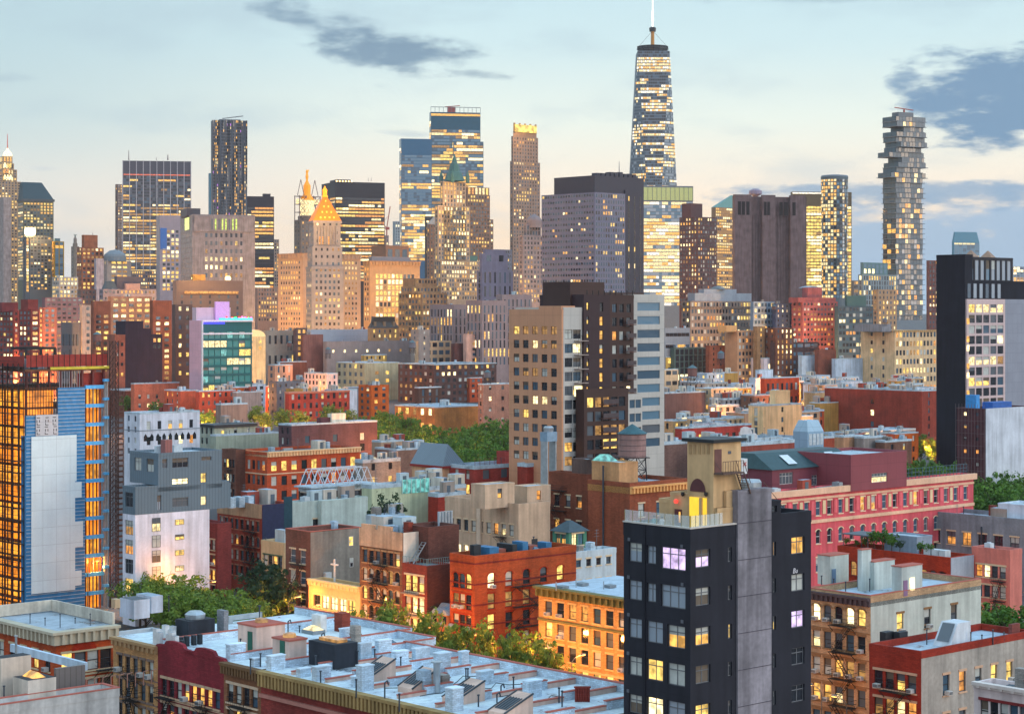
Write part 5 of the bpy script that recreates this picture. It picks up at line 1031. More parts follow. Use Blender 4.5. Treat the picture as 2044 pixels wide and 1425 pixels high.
for tries in range(20000):
    if cnt >= 296: break
    x = rr.choice([rr.uniform(245, 1015), rr.uniform(1325, 1868), rr.uniform(1325, 1868)]); yt = rr.uniform(700, 900) if x > 1300 else rr.uniform(690, 800)
    h = rr.uniform(12.5, 18.5); Y = (EYE - h) * F / (yt - HZ); wpx = rr.uniform(7, 12.5) / Y * F
    if 720 < x < 1016 and yt > 770 or 480 < x < 745 and yt > 785: continue
    if x > 1800 and yt > 840: continue
    x0, x1 = x - wpx * rr.uniform(.3, .8), x + wpx
    if x1 > 1872 or (x < 1016 < x1 + 3): continue
    bad = False
    for a, c, ya, yb, Yb in VIS:
        if x0 < c and x1 > a and ((Y < Yb and yt < yb - 3) or abs(Y - Yb) < 14): bad = True; break
    X = wx(x, Y)
    if bad or any((X-p)**2 + (Y-q)**2 < 12**2 for p, q in centres): continue
    cn, hx, kd = rr.choice(FC); lit = rr.choice([.06, .15, .3]); code = rr.choice(['t', 's:b3.4', 'a', '-']); n = rr.randint(1, 5)
    lx, ly, ln = min(LM, key=lambda q: ((q[0]-x)/1.3)**2 + (q[1]-yt)**2)
    rel = ('beyond' if yt < ly-30 else 'in front of') if abs(lx-x) < 60 else ('just left of' if x < lx else 'just right of') if abs(lx-x) < 130 else ('well left of' if x < lx else 'well right of')
    shape = 'broad' if wpx * Y / F > 9.8 else 'narrow'; win = 'windowless' if code == '-' else 'dimly-lit' if lit < .1 else 'partly-lit' if lit < .2 else 'brightly-lit'; cn = cn.replace(' ', '-')
    lab = f'{shape} {win} {cn} low-rise {rel} the {ln}'
    if lab in seen:
        lab = f'{shape} {win} {cn} house with {["one", "two", "three", "four", "five"][n-1]} roof units {rel} the {ln}'
        if lab in seen: continue
    seen.add(lab); centres.append((X, Y)); cnt += 1
    b = Bld('low_building', lab, x0, x, x1, yt, Y); b.wall = wallmat(hx, kd); c = None if code == '-' else code + (',' if ':' in code else ':') + f'l{lit}'
    b.vol(b.wall, L=c, R=c, yb=yt + 60, parapet=rr.choice([.25, .35, .6]), cop=roofmat(rr.choice(['b9ccd6', 'a8bccb', 'c6d8e2'])) if rr.random() < .75 else None, roof=rr.choice(['b3c9d6', 'a8bccb', '8fa4b4', 'b9ccd6', '70808c'])); b.clutter(n, bulk=1.0, z=b.h-.3); b.done()
# ---------------------------------------------------------------- the near blocks
CREAM = wallmat('d2bfa4', 'trim'); IRON = plain('black_painted_iron', '1d1a1c', .6); COPING = wallmat('a8675c', 'trim'); WFRAME = plain('white_window_frame', 'c8c9c6', .5); STEEL = plain('galvanised_steel', 'aab4ba', .35, .5)
def ex(b, face, x0, x1, y0, y1, g, off=0.0):
    """An opening given by the photo columns and rows it spans on one face of b."""
    f = b.u if face == 'R' else b.v; p0, p1 = sorted((f(x0, off), f(x1, off))); pc = (p0+p1)/2; a = (pc, off) if face == 'R' else (off, pc)
    return (p0, p1, b.z(y1, *a), b.z(y0, *a), g, 0, face)
def loc(b, px, py, z):
    Y = (EYE - z) * F / (py - HZ); X = wx(px, Y); dx, dy = X - b.C[0], Y - b.C[1]
    return dx*b.r[0] + dy*b.r[1], dx*b.l[0] + dy*b.l[1]
CLAMP = []
def rbox(b, name, mats, xl, xc, xr, yt, yb, z, top=None):
    """A box on the roof of b (roof height z): its near bottom corner at (xc, yb), its sides reaching columns xl and xr, its top at row yt."""
    u0, v0 = loc(b, xc, yb, z); u1 = b.u(xr, v0); v1 = b.v(xl, u0); h = b.z(yt, u0, v0)
    if b in CLAMP and u0 < .45: u1 += .45 - u0; u0 = .45
    m = MB(); m.box(u0, max(u1, u0+.4), v0, max(v1, v0+.4), z+.004, h, 0, top)
    return b.part(name, m, mats), (u0, max(u1, u0+.4), v0, max(v1, v0+.4), h)
def pipe(b, px, yt, yb, z, r=.07, name='vent_pipe', mat=None, hook=False):
    u, v = loc(b, px, yb, z); h = b.z(yt, u, v); m = MB(); m.bar((u, v, z), (u, v, h), r, n=6)
    if hook: m.bar((u, v, h), (u+.3, v, h+.15), r, n=6); m.bar((u+.3, v, h+.15), (u+.42, v, h-.25), r, n=6)
    else: m.bar((u, v, h), (u, v, h+.12), r*1.7, n=6)
    return b.part(name, m, mat or plain('dark_vent_pipe', '39424c', .5))
def N(name, label, xl, xc, xr, yt, Y, wall, L=None, R=None, roof='b9cddb', par=.7, cl=0, z=None, **k):
    b = Bld(name, label, xl, xc, xr, yt, Y, group=k.pop('group', None), W=k.pop('W', None), D=k.pop('D', None)); b.wall = wallmat(*wall.split())
    k.setdefault('trim', CREAM); b.vol(b.wall, L=L, R=R, roof=roof, parapet=par, **k)
    if cl: b.clutter(cl)
    VIS.append((xl, xr, yt, 1440, Y)); return b
def coping(b, m=COPING):
    k = MB(); z0, z1 = b.h+.043, b.h+.13; k.box(-.06, b.W+.06, -.06, .32, z0, z1); k.box(-.06, .32, .325, b.D+.06, z0, z1); k.box(b.W-.32, b.W+.06, .325, b.D+.06, z0, z1); k.box(.325, b.W-.325, b.D-.32, b.D+.06, z0, z1); b.part('coping', k, m)

# --- street-side row across the road, left to right
b = N('white_house', 'white-walled house with a grey standing-seam metal upper storey', 245, 270, 418, 972, 330, 'd9d8e0 plaster', roof='9fb0bc', z=None, z1=wz(1028, 330), cap=False, frame=plain('grey_window_frame', '6b6e72', .5), trim=None, style='case', L='t:b3.6,w2.6,h2.4,l.85,f3.2', extra=[e for e in []])
gm = wallmat('62717b', 'metal'); zm = b.z(1028)
for y0, y1, g in ((1033, 1060, 'y3'), (1068, 1092, 'bn'), (1098, 1122, 'bd'), (1130, 1154, 'bn')):
    b.window('R', lambda p, z, o: (p, -o, z), ex(b, 'R', 303, 320, y0, y1, g), -.06, True, plain('grey_window_frame', '6b6e72', .5), None, (), 0, 'case', b.wall)
for y0, g in ((1036, 'y2'), (1066, 'y2'), (1097, 'y2'), (1128, 'y3')): b.window('R', lambda p, z, o: (p, -o, z), ex(b, 'R', 349, 367, y0, y0+11, g), -.06, True, plain('grey_window_frame', '6b6e72', .5), None, (), 0, 'case', b.wall)
b.vol(gm, 0, b.W+4, 0, b.D, zm+.02, b.z(972), name='metal_storey', parapet=.3, cop=gm, frame=plain('grey_window_frame', '6b6e72', .5), style='case', extra=[ex(b, 'R', 314, 322, 988, 1018, 'pl'), ex(b, 'R', 344, 376, 993, 1011, 'gy'), ex(b, 'R', 401, 412, 990, 1008, 'y3')], L='t:b3.6,w2.4,h2.4,l.4,t1')
ua, ub = b.u(316), b.u(443)
b.vol(gm, ua, ub, .0, b.D+5, b.z(972)+.02, b.z(905, ua), name='metal_storey', parapet=.4, cop=gm, frame=plain('grey_window_frame', '6b6e72', .5), style='case', extra=[ex(b, 'R', 344, 376, 955, 971, 'y4'), ex(b, 'R', 401, 412, 944, 975, 'y2'), ex(b, 'R', 344, 376, 914, 933, 'dk'), ex(b, 'R', 402, 422, 911, 919, 'bd'), ex(b, 'R', 324, 334, 916, 934, 'gy')], L='t:b4,w2.2,h2.2,l.2')
b.vol(gm, ub+.02, b.u(467), 1, b.D+3, zm, b.z(966, ub), name='metal_storey', parapet=.3, cop=gm)
b.box('chimney', wallmat('8a5f5c', 'metal'), b.u(330, 1), b.u(344, 1), 1, 2.4, b.z(906)-.5, b.z(882))
for x in (318, 326, 352, 360): m = MB(); u = b.u(x, 3); m.box(u-.45, u+.45, 3, 3.8, b.z(905, ua)-.4, b.z(905, ua)+1.0); b.part('roof_unit', m, plain('pale_roof_unit', 'bcc6ca', .5))
b.done(); VIS.append((245, 467, 882, 1440, 330))
b = N('tenement', 'short dark red tenement with a central fire escape beside the white house', 391, 434, 448, 1045, 358, '7c3f3c brick', 't:b2.6,w1.05,h1.8,f2.7,t3,n4,l.3', acs=.3); z0 = b.h-3-1.8-.1
b.fire_escape('L', b.v(420), b.v(399), [z0-2.7*k for k in range(4)]); b.clutter(2); b.done()
b = N('tenement', 'tall red brick tenement with arched windows and a navy side wall', 434, 523, 583, 1008, 365, '93473c brick', 't:b2.6,w1.0,h1.85,f2.85,t3.1,n8,l.1,m.5', arch=(1,), acs=.1, trim=wallmat('a87a66', 'trim'))
b.box('parapet_band', wallmat('b79a80', 'concrete'), -.1, -.035, 0, b.D, b.h-2.5, b.h+.05); b.box('mural_wall', plain('navy_mural_paint', '2c3250', .8), 0, b.u(566), -.12, -.035, 4, b.h+.05); b.box('teal_wall', plain('dark_teal_paint', '234552', .8), b.u(566)+.02, b.W, -.12, -.035, 4, b.h+1.2)
zz = [b.h-3.1-1.85-.1-2.85*k for k in range(5)]; b.fire_escape('L', b.v(460), b.v(440), zz); b.fire_escape('L', b.v(514), b.v(492), zz)
for k in range(3): u = b.u(460+18*k, 5); b.box('chimney', wallmat('b4c4ce', 'brick'), u, u+1.2, 5, 7, b.h-.7, b.h+1.2)
b.clutter(4); b.done()
b = N('pale_house', 'pale grey-white rear houses with three dark windows behind the red tenement', 567, 583, 734, 1003, 371, 'b4c0ba plaster', None, 's:b5.4,w1.7,h2.5,t3.4,l0,n3,m4'); b.clutter(6, bulk=1); b.box('projecting_bay', b.wall, b.u(634), b.u(690), -1.2, -.05, 2, b.h+.05); b.done()
b = N('small_house', 'small cream house with green awning lintels wedged between tenements', 521, 568, 574, 1084, 338, 'b9a688 plaster', 't:b2.4,w1.2,h2,t2.4,n4,l.5', trim=plain('green_lintel', '3d5a44', .6)); b.clutter(2); b.done()
b = N('brown_house', 'brown brick house with a blank grey stucco side and fire escape', 570, 619, 721, 1062, 313, '6b4b42 brick', 't:b3.4,w1.5,h2.1,f3.3,t3.0,n2,l.1', frame=WFRAME, z=None)
grey = wallmat('7d7a74', 'concrete'); b.box('stucco_wall', grey, .05, b.W, -.09, -.035, 0, b.h-.05)
for x0, x1, y0, y1, g in ((695, 704, 1070, 1089, 'y2'), (697, 704, 1113, 1131, 'dk')): b.window('R', lambda p, z, o: (p, -o, z), ex(b, 'R', x0, x1, y0, y1, g), -.12, True, WFRAME, None, (), 0, 'hung', grey)
b.fire_escape('L', b.v(612), b.v(588), [b.h-5.3-3.3*k for k in range(4)]); coping(b); b.clutter(1); b.done()
b = N('church_hall', 'low cream parish hall with a white cross on its parapet', 616, 719, 735, 1172, 299, 'd2b48c stone', 't:b3.2,w1.7,h1.9,f4.6,t2.2,n5,l.2,m1', roof='4c5358', par=1.0, trim=wallmat('dcc49c', 'trim'), arch=(1, 2))
b.cornice(wallmat('dcc49c', 'stone'), b.h+.1, .4, .9, br=.9, R=False)
for k in range(8): v = b.D*(k+.5)/8; b.box('relief_panel', wallmat('b99f7c', 'stone'), -.1, -.035, v-.45, v+.45, b.h-5.8, b.h-4.9)
m = MB(); u, v = 1.0, b.v(668, 1.0); z = b.h; m.box(u-.11, u+.11, v-.11, v+.11, z, b.z(1126)); zc = b.z(1137); m.box(u-.1, u+.1, v-.9, v+.9, zc-.11, zc+.11); b.part('cross', m, plain('white_cross_paint', 'e4e2dc', .5))
rbox(b, 'roof_unit', [plain('pale_roof_unit', 'bcc6ca', .5)], 645, 650, 662, 1143, 1158, b.h-1); b.done()
b = N('tenement', 'brown stone tenement with arched lit third floor and pale stucco side', 718, 804, 882, 1064, 292, '7a5a48 brick', 't:b2.3,w1.05,h1.9,f2.72,t3.1,n6,l.4,m.5', arch=(1, 2, 3), acs=.2, trim=wallmat('a98c6e', 'trim'))
b.box('parapet_band', wallmat('b99f88', 'concrete'), -.1, -.035, 0, b.D, b.h-2.6, b.h+.05); b.box('stucco_wall', wallmat('c9c9c0', 'plaster'), .05, b.W, -.09, -.035, 3, b.h+.05)
b.fire_escape('L', b.v(777), b.v(745), [b.h-5.1-2.72*k for k in range(5)])
for k, (x, y) in enumerate(((735, 1046), (768, 1052))): v = b.v(x); b.box('parapet_step', wallmat('b99f88', 'concrete'), -.08, .3, v-1.6, v+1.6, b.h+.05, b.h+.7)
b.clutter(9, bulk=.4)
for k in range(5): u = b.u(868+6*k, 3); m = MB(); m.bar((u, 2, b.h-6), (u, 2, b.h+2.4), .25, n=8); b.part('flue', m, STEEL)
b.done()
b = N('brick_house', 'narrow brick house with lit balcony doors and a railed roof deck', 803, 852, 899, 1130, 287, '7a4038 brick', 't:b2.4,w1.3,h2.3,f3.1,t1.6,n3,l.9,m.5', R=None, roof='6f8288', par=.25)
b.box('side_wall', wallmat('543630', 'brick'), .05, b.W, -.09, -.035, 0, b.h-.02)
for k in range(3):
    z = b.h-4.1-3.1*k; m = MB(); m.box(-.9, -.04, b.v(838), b.v(808), z-.15, z); f = b.part('balcony', m, wallmat('8a8078', 'concrete')); m = MB()
    for q in range(9): v = b.v(838)+(b.v(808)-b.v(838))*q/8; m.bar((-.88, v, z), (-.88, v, z+1), .02)
    m.bar((-.88, b.v(838), z+1), (-.88, b.v(808), z+1), .03); m.build('railing', IRON, f)
m = MB()
for q in range(12): u = b.W*q/11; m.bar((u, .1, b.h), (u, .1, b.h+1), .03)
m.bar((0, .1, b.h+1), (b.W, .1, b.h+1), .03); m.bar((0, .1, b.h+.55), (b.W, .1, b.h+.55), .02)
for q in range(8): v = b.D*q/7; m.bar((.1, v, b.h), (.1, v, b.h+1), .03)
m.bar((.1, 0, b.h+1), (.1, b.D, b.h+1), .03); b.part('railing', m, plain('teal_railing', '6f8f92', .5))
m = MB(); z = b.h-.2
for s_ in (0, .9): m.bar((b.W*.25, b.D*.8+s_, z), (b.W*1.0, b.D*.8+s_, z+4), .08)
for q in range(12): f = q/11; m.box(b.W*(.25+.75*f)-.12, b.W*(.25+.75*f)+.12, b.D*.8, b.D*.8+.9, z+4*f, z+4*f+.05)
b.part('stair', m, STEEL); b.vol(wallmat('573a34', 'brick'), b.W*.8, b.W+5, b.D*.7, b.D+4, b.h-.3, b.h+5, name='rear_block'); b.done()
b = N('dormer_house', 'little dormered house with a grey metal mansard between brick walls', 853, 900, 902, 1252, 283, 'a0654c brick', None, None, roof='8c98a0', par=0)
m = MB(); m.frustum([(0, 0), (b.W, 0), (b.W, b.D), (0, b.D)], [(2.6, 0), (b.W, 0), (b.W, b.D), (2.6, b.D)], b.h+.01, b.z(1214)); b.part('mansard_roof', m, wallmat('8a959e', 'metal'))
for f in (.28, .7):
    v = b.D*f; m = MB(); m.box(.1, 2.2, v-.55, v+.55, b.h, b.h+1.6); d = b.part('dormer', m, wallmat('9a6f58', 'trim')); m = MB(); m.frustum([(-.1, v-.75), (2.4, v-.75), (2.4, v+.75), (-.1, v+.75)], [(-.1, v-.02), (2.4, v-.02), (2.4, v+.02), (-.1, v+.02)], b.h+1.6, b.h+2.3); m.build('dormer_roof', wallmat('8a959e', 'metal'), d); m = MB(); m.box(.04, .098, v-.38, v+.38, b.h+.3, b.h+1.4); m.build('pane', G['dk'], d)
b.done()
b = N('corner_tenement', 'bright red brick corner tenement with lit second-row windows and fire escapes', 898, 947, 1150, 1110, 280, '985038 brick', 't:b2.5,w1.3,h2.1,f2.9,t2.6,n3,l.5,m.6', 't:b3.4,w1.35,h2.15,f2.9,t2.6,n5,l.32,m1.5', arch=(0, 3), roof='3f474c', acs=.15, trim=wallmat('8c3a2a', 'trim'), lowlit=lambda r, p: .9 if r == 1 else p)
for k in range(5): b.band(wallmat('6e2f2a', 'brick'), b.h-1.2-2.9*k, .22, .05)
zz = [b.h-4.9-2.9*k for k in range(5)]; b.fire_escape('R', b.u(1020), b.u(1073), zz)
for k in range(8):
    u = b.W*(.12+.1*k); m = MB(); m.box(u, u+.8+b.rng.random(), 1+b.rng.random()*3, 2.6+b.rng.random()*3, b.h-.7, b.h+.2+b.rng.random()); b.part('roof_unit', m, plain(['dark_roof_unit', 'blue_roof_unit', 'brick_roof_stack'][k % 3], ['23282e', '2f6f9a', '8a4a3c'][k % 3], .6))
b.clutter(4); b.done()
b = N('apartment_house', 'tan apartment house with a heavy olive cornice and silver roof', 1075, 1264, 1300, 1196, 257, 'c29a6c brick', 't:b2.7,w1.35,h1.95,f2.85,t1.9,n7,l.25,m.8', None, W=15, roof='b9cddb', par=0, acs=.3, trim=wallmat('d8b88c', 'trim'), lowlit=lambda r, p: .12 if r < 3 else .6)
ol = plain('olive_cornice_paint', '6f6a38', .7); b.cornice(ol, b.h+.05, 1.1, 1.3, br=1.1, R=False); b.band(ol, b.h-4.6, .3, .25, R=False); b.band(wallmat('d8b88c', 'trim'), b.h-10.5, .22, .1, R=False)
for x, y in ((1110, 1178), (1150, 1172), (1205, 1176)):
    u, v = loc(b, x, y, b.h); m = MB(); m.bar((u, v, b.h), (u, v, b.h+1.1), .08, n=6); b.part('vent_pipe', m, STEEL); m = MB(); m.box(u+1.2, u+2.4, v, v+1.3, b.h+.06, b.h+.4); b.part('skylight', m, plain('skylight_kerb', '7c868c', .6))
b.done()
# --- second row behind it
b = N('tall_brick_block', 'tall plum brick block with a blind wall and drainpipe', 1173, 1257, 1374, 964, 335, '86503f brick', None, 't:b4.2,w1.5,h2.2,f4.6,t3.6,n3,l0', yb=1100)
b.cornice(wallmat('d8a878', 'stone'), b.z(975)+.3, .8, 1.2, L=False, br=.8); m = MB(); m.bar((-.25, b.v(1206), b.z(1100)), (-.25, b.v(1206), b.h+2.6), .16, n=8); b.part('drainpipe', m, plain('dark_vent_pipe', '39424c', .5))
b.vol(wallmat('b08c6c', 'concrete'), .4, 5, b.v(1232), b.v(1178), b.h-.6, b.h+3.2, name='lift_house', parapet=.2); m = MB(); u, v = 2, b.v(1190); m.frustum([(u-1.6, v-1.6), (u+1.6, v-1.6), (u+1.6, v+1.6), (u-1.6, v+1.6)], [(u-.6, v-.6), (u+.6, v-.6), (u+.6, v+.6), (u-.6, v+.6)], b.h+3.2, b.h+4.3); b.part('skylight', m, G['te']); b.clutter(3); b.done()
b = N('brick_block', 'plum brick rear block with black fire stairs and three lit windows', 1096, 1172, 1176, 947, 352, '744638 brick', 't:b3.4,w1.2,h2,f4.4,t4,n3,l.5', yb=1110); b.fire_escape('L', b.v(1132), b.v(1103), [b.h-3.2-3.6*k for k in range(4)]); b.vol(wallmat('5a4c48', 'concrete'), .3, 4, b.v(1170), b.v(1139), b.h-.6, b.h+2.6, name='lift_house', parapet=.2); b.done()
b = N('beige_block', 'plain beige rear block with two stair houses and small windows', 888, 1035, 1098, 1006, 335, 'bfa994 plaster', 's:b3.1,w1.1,h1.9,f4.4,t3.6,n9,l.15,m.8', None, roof='54403f', yb=1110)
for a, c in (((968, 1027), 962), ((1052, 1099), 972)): b.vol(b.wall, *(lambda u0, u1: (u0, u1, 2.5, 6))(b.u(a[0], 2.5), b.u(a[1], 2.5)), b.h-.68, b.z(c, 3, 2.5), None, 's:b2.4,w1,h1.6,t.8,n1,l1', name='stair_house', parapet=.15)
m = MB(); v = b.v(958); m.box(-.4, .6, v-.5, v+.5, 2, b.h+1.6); b.part('chimney', m, wallmat('c9b8a6', 'plaster')); b.fire_escape('L', b.v(1012), b.v(992), [b.h-5.8, b.h-10.2]); b.clutter(2); b.done()
b = N('green_kiosk', 'green copper roof pavilion lit from inside below the plum block', 1103, 1135, 1171, 1063, 318, '4f7f6c panel', 'c:b1.6,w1.3,h1.8,t.3,n2,l.7', 'c:b1.6,w1.3,h1.8,t.3,n2,l.1', par=0, frame=plain('green_copper_frame', '3f6f60', .5), style='case')
m = MB(); W, D = b.W, b.D; m.frustum([(-.4, -.4), (W+.4, -.4), (W+.4, D+.4), (-.4, D+.4)], [(W/2-.3, D/2-.3), (W/2+.3, D/2-.3), (W/2+.3, D/2+.3), (W/2-.3, D/2+.3)], b.h+.05, b.z(1042)); b.part('pyramid_roof', m, plain('dark_copper_roof', '3a4c54', .6)); b.done()
b = N('low_house', 'low white house with a railed silver roof under the green pavilion', 1132, 1139, 1230, 1103, 300, 'b9c6cc plaster', None, 's:b2.6,w1,h1.1,t1.2,n4,l0'); b.clutter(3); b.done()
b = N('church', 'small church with steep slate roof and warm arched gable window', 822, 884, 923, 930, 430, 'cfa98a plaster', None, None, par=0, yb=990)
m = MB(); W, D = b.W, b.D; zr = b.z(886, W/2, 2); e = .5
m.poly([(-e, -e, b.h), (-e, D, b.h), (W/2, D, zr), (W/2, 1.5, zr)]); m.poly([(W+e, -e, b.h), (W/2, 1.5, zr), (W/2, D, zr), (W+e, D, b.h)]); m.poly([(-e, -e, b.h), (W/2, 1.5, zr), (W+e, -e, b.h)]); b.part('slate_roof', m, wallmat('77828a', 'metal'))
m = MB(); c, z = W*.5, b.h-4; m.poly([(c-1, -.06, z), (c+1, -.06, z), (c+1, -.06, z+1.6)]+[(c+math.cos(a*math.pi/6), -.06, z+1.6+math.sin(a*math.pi/6)) for a in range(1, 6)]+[(c-1, -.06, z+1.6)]); b.part('arched_window', m, G['bd']); b.box('eave', wallmat('8a3c38', 'trim'), -.6, W+.6, -.6, D, b.h-.5, b.h-.02); b.done()
b = N('corner_block', 'orange-red corner block with cream lintels and a long cream cornice', 470, 533, 718, 903, 500, 'aa5640 brick', 't:b3.1,w1.3,h2.3,f3.7,t2.2,n6,l.2', 't:b3.6,w1.7,h2.3,f3.7,t2.4,n9,l.35', yb=1010, roof='5a666e'); b.cornice(wallmat('e0c09c', 'stone'), b.h+.1, .8, 1.3, L=False, br=.9); b.band(CREAM, b.h-5.6, .25, .1); b.clutter(7); b.done()
b = N('tenement', 'soot-brown tenement with arched ground floor left of the orange-red block', 443, 471, 474, 898, 505, '6a4a40 brick', 't:b2.6,w1.1,h2,f3.7,t2.5,n4,l.2', yb=1010); b.fire_escape('L', b.v(466), b.v(450), [b.h-5-3.7*k for k in range(3)]); b.done()
wtank('large brown wooden water tank on black steel legs above the plum block', 1262, 962, 846, 350, wood='8d7470', cone='2f5a62')
# --- right-hand side
b = N('pink_school', 'long pink school with cream trim, arched windows and a raised centre', 1500, 1520, 1943, 985, 345, 'c4646a plaster', None, 't:b3.1,w1.25,h2.5,f5.0,t2.3,l.12,m1,pfac', roof='7f929c', par=1.0, arch=(1,), frame=WFRAME, yb=1150, trim=wallmat('e0cdb0', 'trim'))
cr = wallmat('dcb9a0', 'stone'); b.box('cornice', cr, -.6, b.W+.4, -.6, .0, b.h-1.0, b.h+.1); b.box('string_course', cr, 0, b.W+.05, -.22, -.04, b.h-6.1, b.h-5.5); b.box('string_course', cr, 0, b.W+.05, -.16, -.04, b.h-1.9, b.h-1.5)
n = int((b.W-2)/3.1)
for k in range(n):
    u = 1 + (b.W-2)*(k+.0)/n
    if 1.5 < u < b.W-1: b.box('relief_panel' if k % 2 else 'pilaster', wallmat('dcc6a4', 'stone') if k % 2 else wallmat('d8767a', 'plaster'), u-.4, u+.4, -.14, -.035, b.h-4.6, b.h-2.2)
pk = wallmat('824a50', 'panel'); ua, ub = b.u(1697, -.5), b.u(1808, -.5)
b.vol(pk, ua, ub, -.7, 12, b.h-1.05, b.z(908, ua, -.5), name='raised_centre', parapet=.5, frame=WFRAME, style='case', extra=[ex(b, 'R', 1740, 1771, 944, 962, 'y3', -.7)])
uc, ud = b.u(1541, 7), b.u(1712, 7)
b.vol(wallmat('74444e', 'panel'), uc, ud, 7, 16, b.h-.9, b.z(938, uc, 7), name='roof_storey', parapet=0, frame=WFRAME, style='case', extra=[ex(b, 'R', 1556, 1583, 943, 966, 'gy', 7), ex(b, 'R', 1620, 1632, 948, 968, 'gy', 7), ex(b, 'R', 1652, 1680, 950, 970, 'gy', 7)])
m = MB(); z = b.z(938, uc, 7); m.frustum([(uc-.5, 6.5), (ud, 6.5), (ud, 16.5), (uc-.5, 16.5)], [(uc+1, 12), (ud, 12), (ud, 16.4), (uc+1, 16.4)], z+.01, z+2.6); b.part('dark_green_roof', m, plain('dark_green_roofing', '2c4a4e', .6))
for x in (.22, .74): u = uc+(ud-uc)*x; m = MB(); m.quad((u, 7.6, z+.75), (u+2.4, 7.6, z+.75), (u+3.2, 10.6, z+2.15), (u+.8, 10.6, z+2.15)); b.part('skylight', m, plain('pale_skylight', 'cfdbe2', .4))
m = MB()
for k in range(20): u = b.u(1812)+(b.W-b.u(1812))*k/19; m.bar((u, 1.5, b.h-.5), (u, 1.5, b.h+1.9), .05)
for q in (.4, 1.1, 1.85): m.bar((b.u(1812), 1.5, b.h+q), (b.W, 1.5, b.h+q), .035)
b.part('fence', m, plain('steel_blue_fence', '51707e', .5)); b.clutter(5, u0=.05, u1=.4, v0=.03, v1=.06); b.done()
b = N('roof_garden_house', 'red brick house with arched windows and a planted roof garden', 1672, 1897, 1943, 1113, 300, '9c4032 brick', 't:b2.6,w1.15,h2.2,f3.4,t2.2,n12,l.45', None, roof='6f8088', arch=(0,), trim=wallmat('7c3026', 'trim'), yb=1200)
b.box('side_wall', wallmat('9aa4ae', 'plaster'), .05, b.W, -.09, -.035, 0, b.h-.02); rf = b.h-.7
m = MB(); u, v = 2.5, b.v(1722, 2.5); m.box(u-2, u+3, v-2.6, v+2.6, rf+2.5, rf+2.65); pg = b.part('pergola', m, plain('grey_pergola', '565c62', .6))
m = MB()
for a in (-1.8, 2.8):
    for c in (-2.4, 2.4): m.bar((u+a, v+c, rf), (u+a, v+c, rf+2.5), .06)
m.build('post', plain('grey_pergola', '565c62', .6), pg)
for x in (1850, 1866, 1880): v = b.v(x, 1.2); b.box('roof_unit', plain('pale_roof_unit', 'bcc6ca', .5), 1.2, 2.6, v-.6, v+.6, rf+.1, rf+1.5)
b.vol(wallmat('8a94a0', 'plaster'), 5, 9, b.v(1830, 5), b.v(1765, 5), rf, rf+2.6, name='stair_house', parapet=.2); b.done(); RG = b
b = N('pink_house', 'salmon pink house with black fire stairs by the grey stucco block', 1940, 2016, 2040, 1098, 300, 'c07c72 plaster', 't:b2.7,w1.1,h1.8,f3,t2.6,n4,l.4', None, yb=1260); b.fire_escape('L', b.v(2008), b.v(1983), [b.h-4.8-3*k for k in range(3)]); b.clutter(2); b.done()
b = N('stucco_block', 'grey streaked stucco block with scattered lit windows and silver roof', 1848, 2047, 2100, 1037, 365, '7f868c concrete', 't:b4.8,w1.9,h2.4,f4.2,t3.4,n6,l.35', None, yb=1200); m = MB(); m.bar((-.2, b.v(1960), 5), (-.2, b.v(1960), b.h-2), .14, n=8); b.part('drainpipe', m, plain('dark_vent_pipe', '39424c', .5)); b.vol(wallmat('c4d0da', 'plaster'), 2, 9, b.v(2044, 2), b.v(1992, 2), b.h-.7, b.h+2.4, name='stair_house', parapet=.2); b.clutter(4); b.done()
b = N('tan_tenement', 'tan brick tenement with pale stucco side, roof huts and black fire escape', 1612, 1738, 1958, 1190, 237, 'b0957a brick', rw=wallmat('b9beb6', 'plaster'), L='t:b2.5,w1.15,h2.0,f3.2,t1.7,n5,l.5,m.5', R='s:b7,w1.3,h2.3,f4.6,t2.6,n3,l.3,m3', arch=(0,), acs=.4, trim=wallmat('8a6c52', 'trim')); coping(b)
b.cornice(plain('dark_cornice_paint', '4a3c40', .7), b.h-.25, .6, 1.0, R=False, br=.7)
for k in range(4): b.band(wallmat('8a6c52', 'trim'), b.h-4.6-3.2*k, .16, .07, R=False)
b.fire_escape('L', b.v(1710), b.v(1662), [b.h-3.9-3.2*k for k in range(5)]); ps = wallmat('b4bcb8', 'plaster'); rf = b.h-.7
for xl, xc, xr, yt, yb, dr in ((1632, 1657, 1694, 1110, 1168, '5f7f9c'), (1712, 1720, 1739, 1098, 1180, None), (1727, 1745, 1786, 1122, 1178, None), (1780, 1800, 1841, 1132, 1192, '8a6a8c')):
    o, (u0, u1, v0, v1, h) = rbox(b, 'stair_house', [ps, roofmat('a8bccb')], xl, xc, xr, yt, yb, rf, 1); m = MB(); m.box(u0-.08, u1+.08, v0-.08, v1+.08, h+.003, h+.12); m.build('coping', COPING, o)
    if dr: m = MB(); m.box(u0+.3, u0+1.1, v0-.06, v0-.004, rf+.1, rf+2.0); m.build('door', plain('painted_door_' + dr, dr, .6), o)
    if xl == 1780: m = MB(); m.box(u0+1.6, u0+2.5, v0-.06, v0-.004, rf+.7, rf+2.2); m.build('window', G['y4'], o)
for k in range(9): pipe(b, 1640+24*k, 1150+(k % 3)*6, 1180-(k % 2)*6, rf)
b.done()
for q in [b.wall]: pass
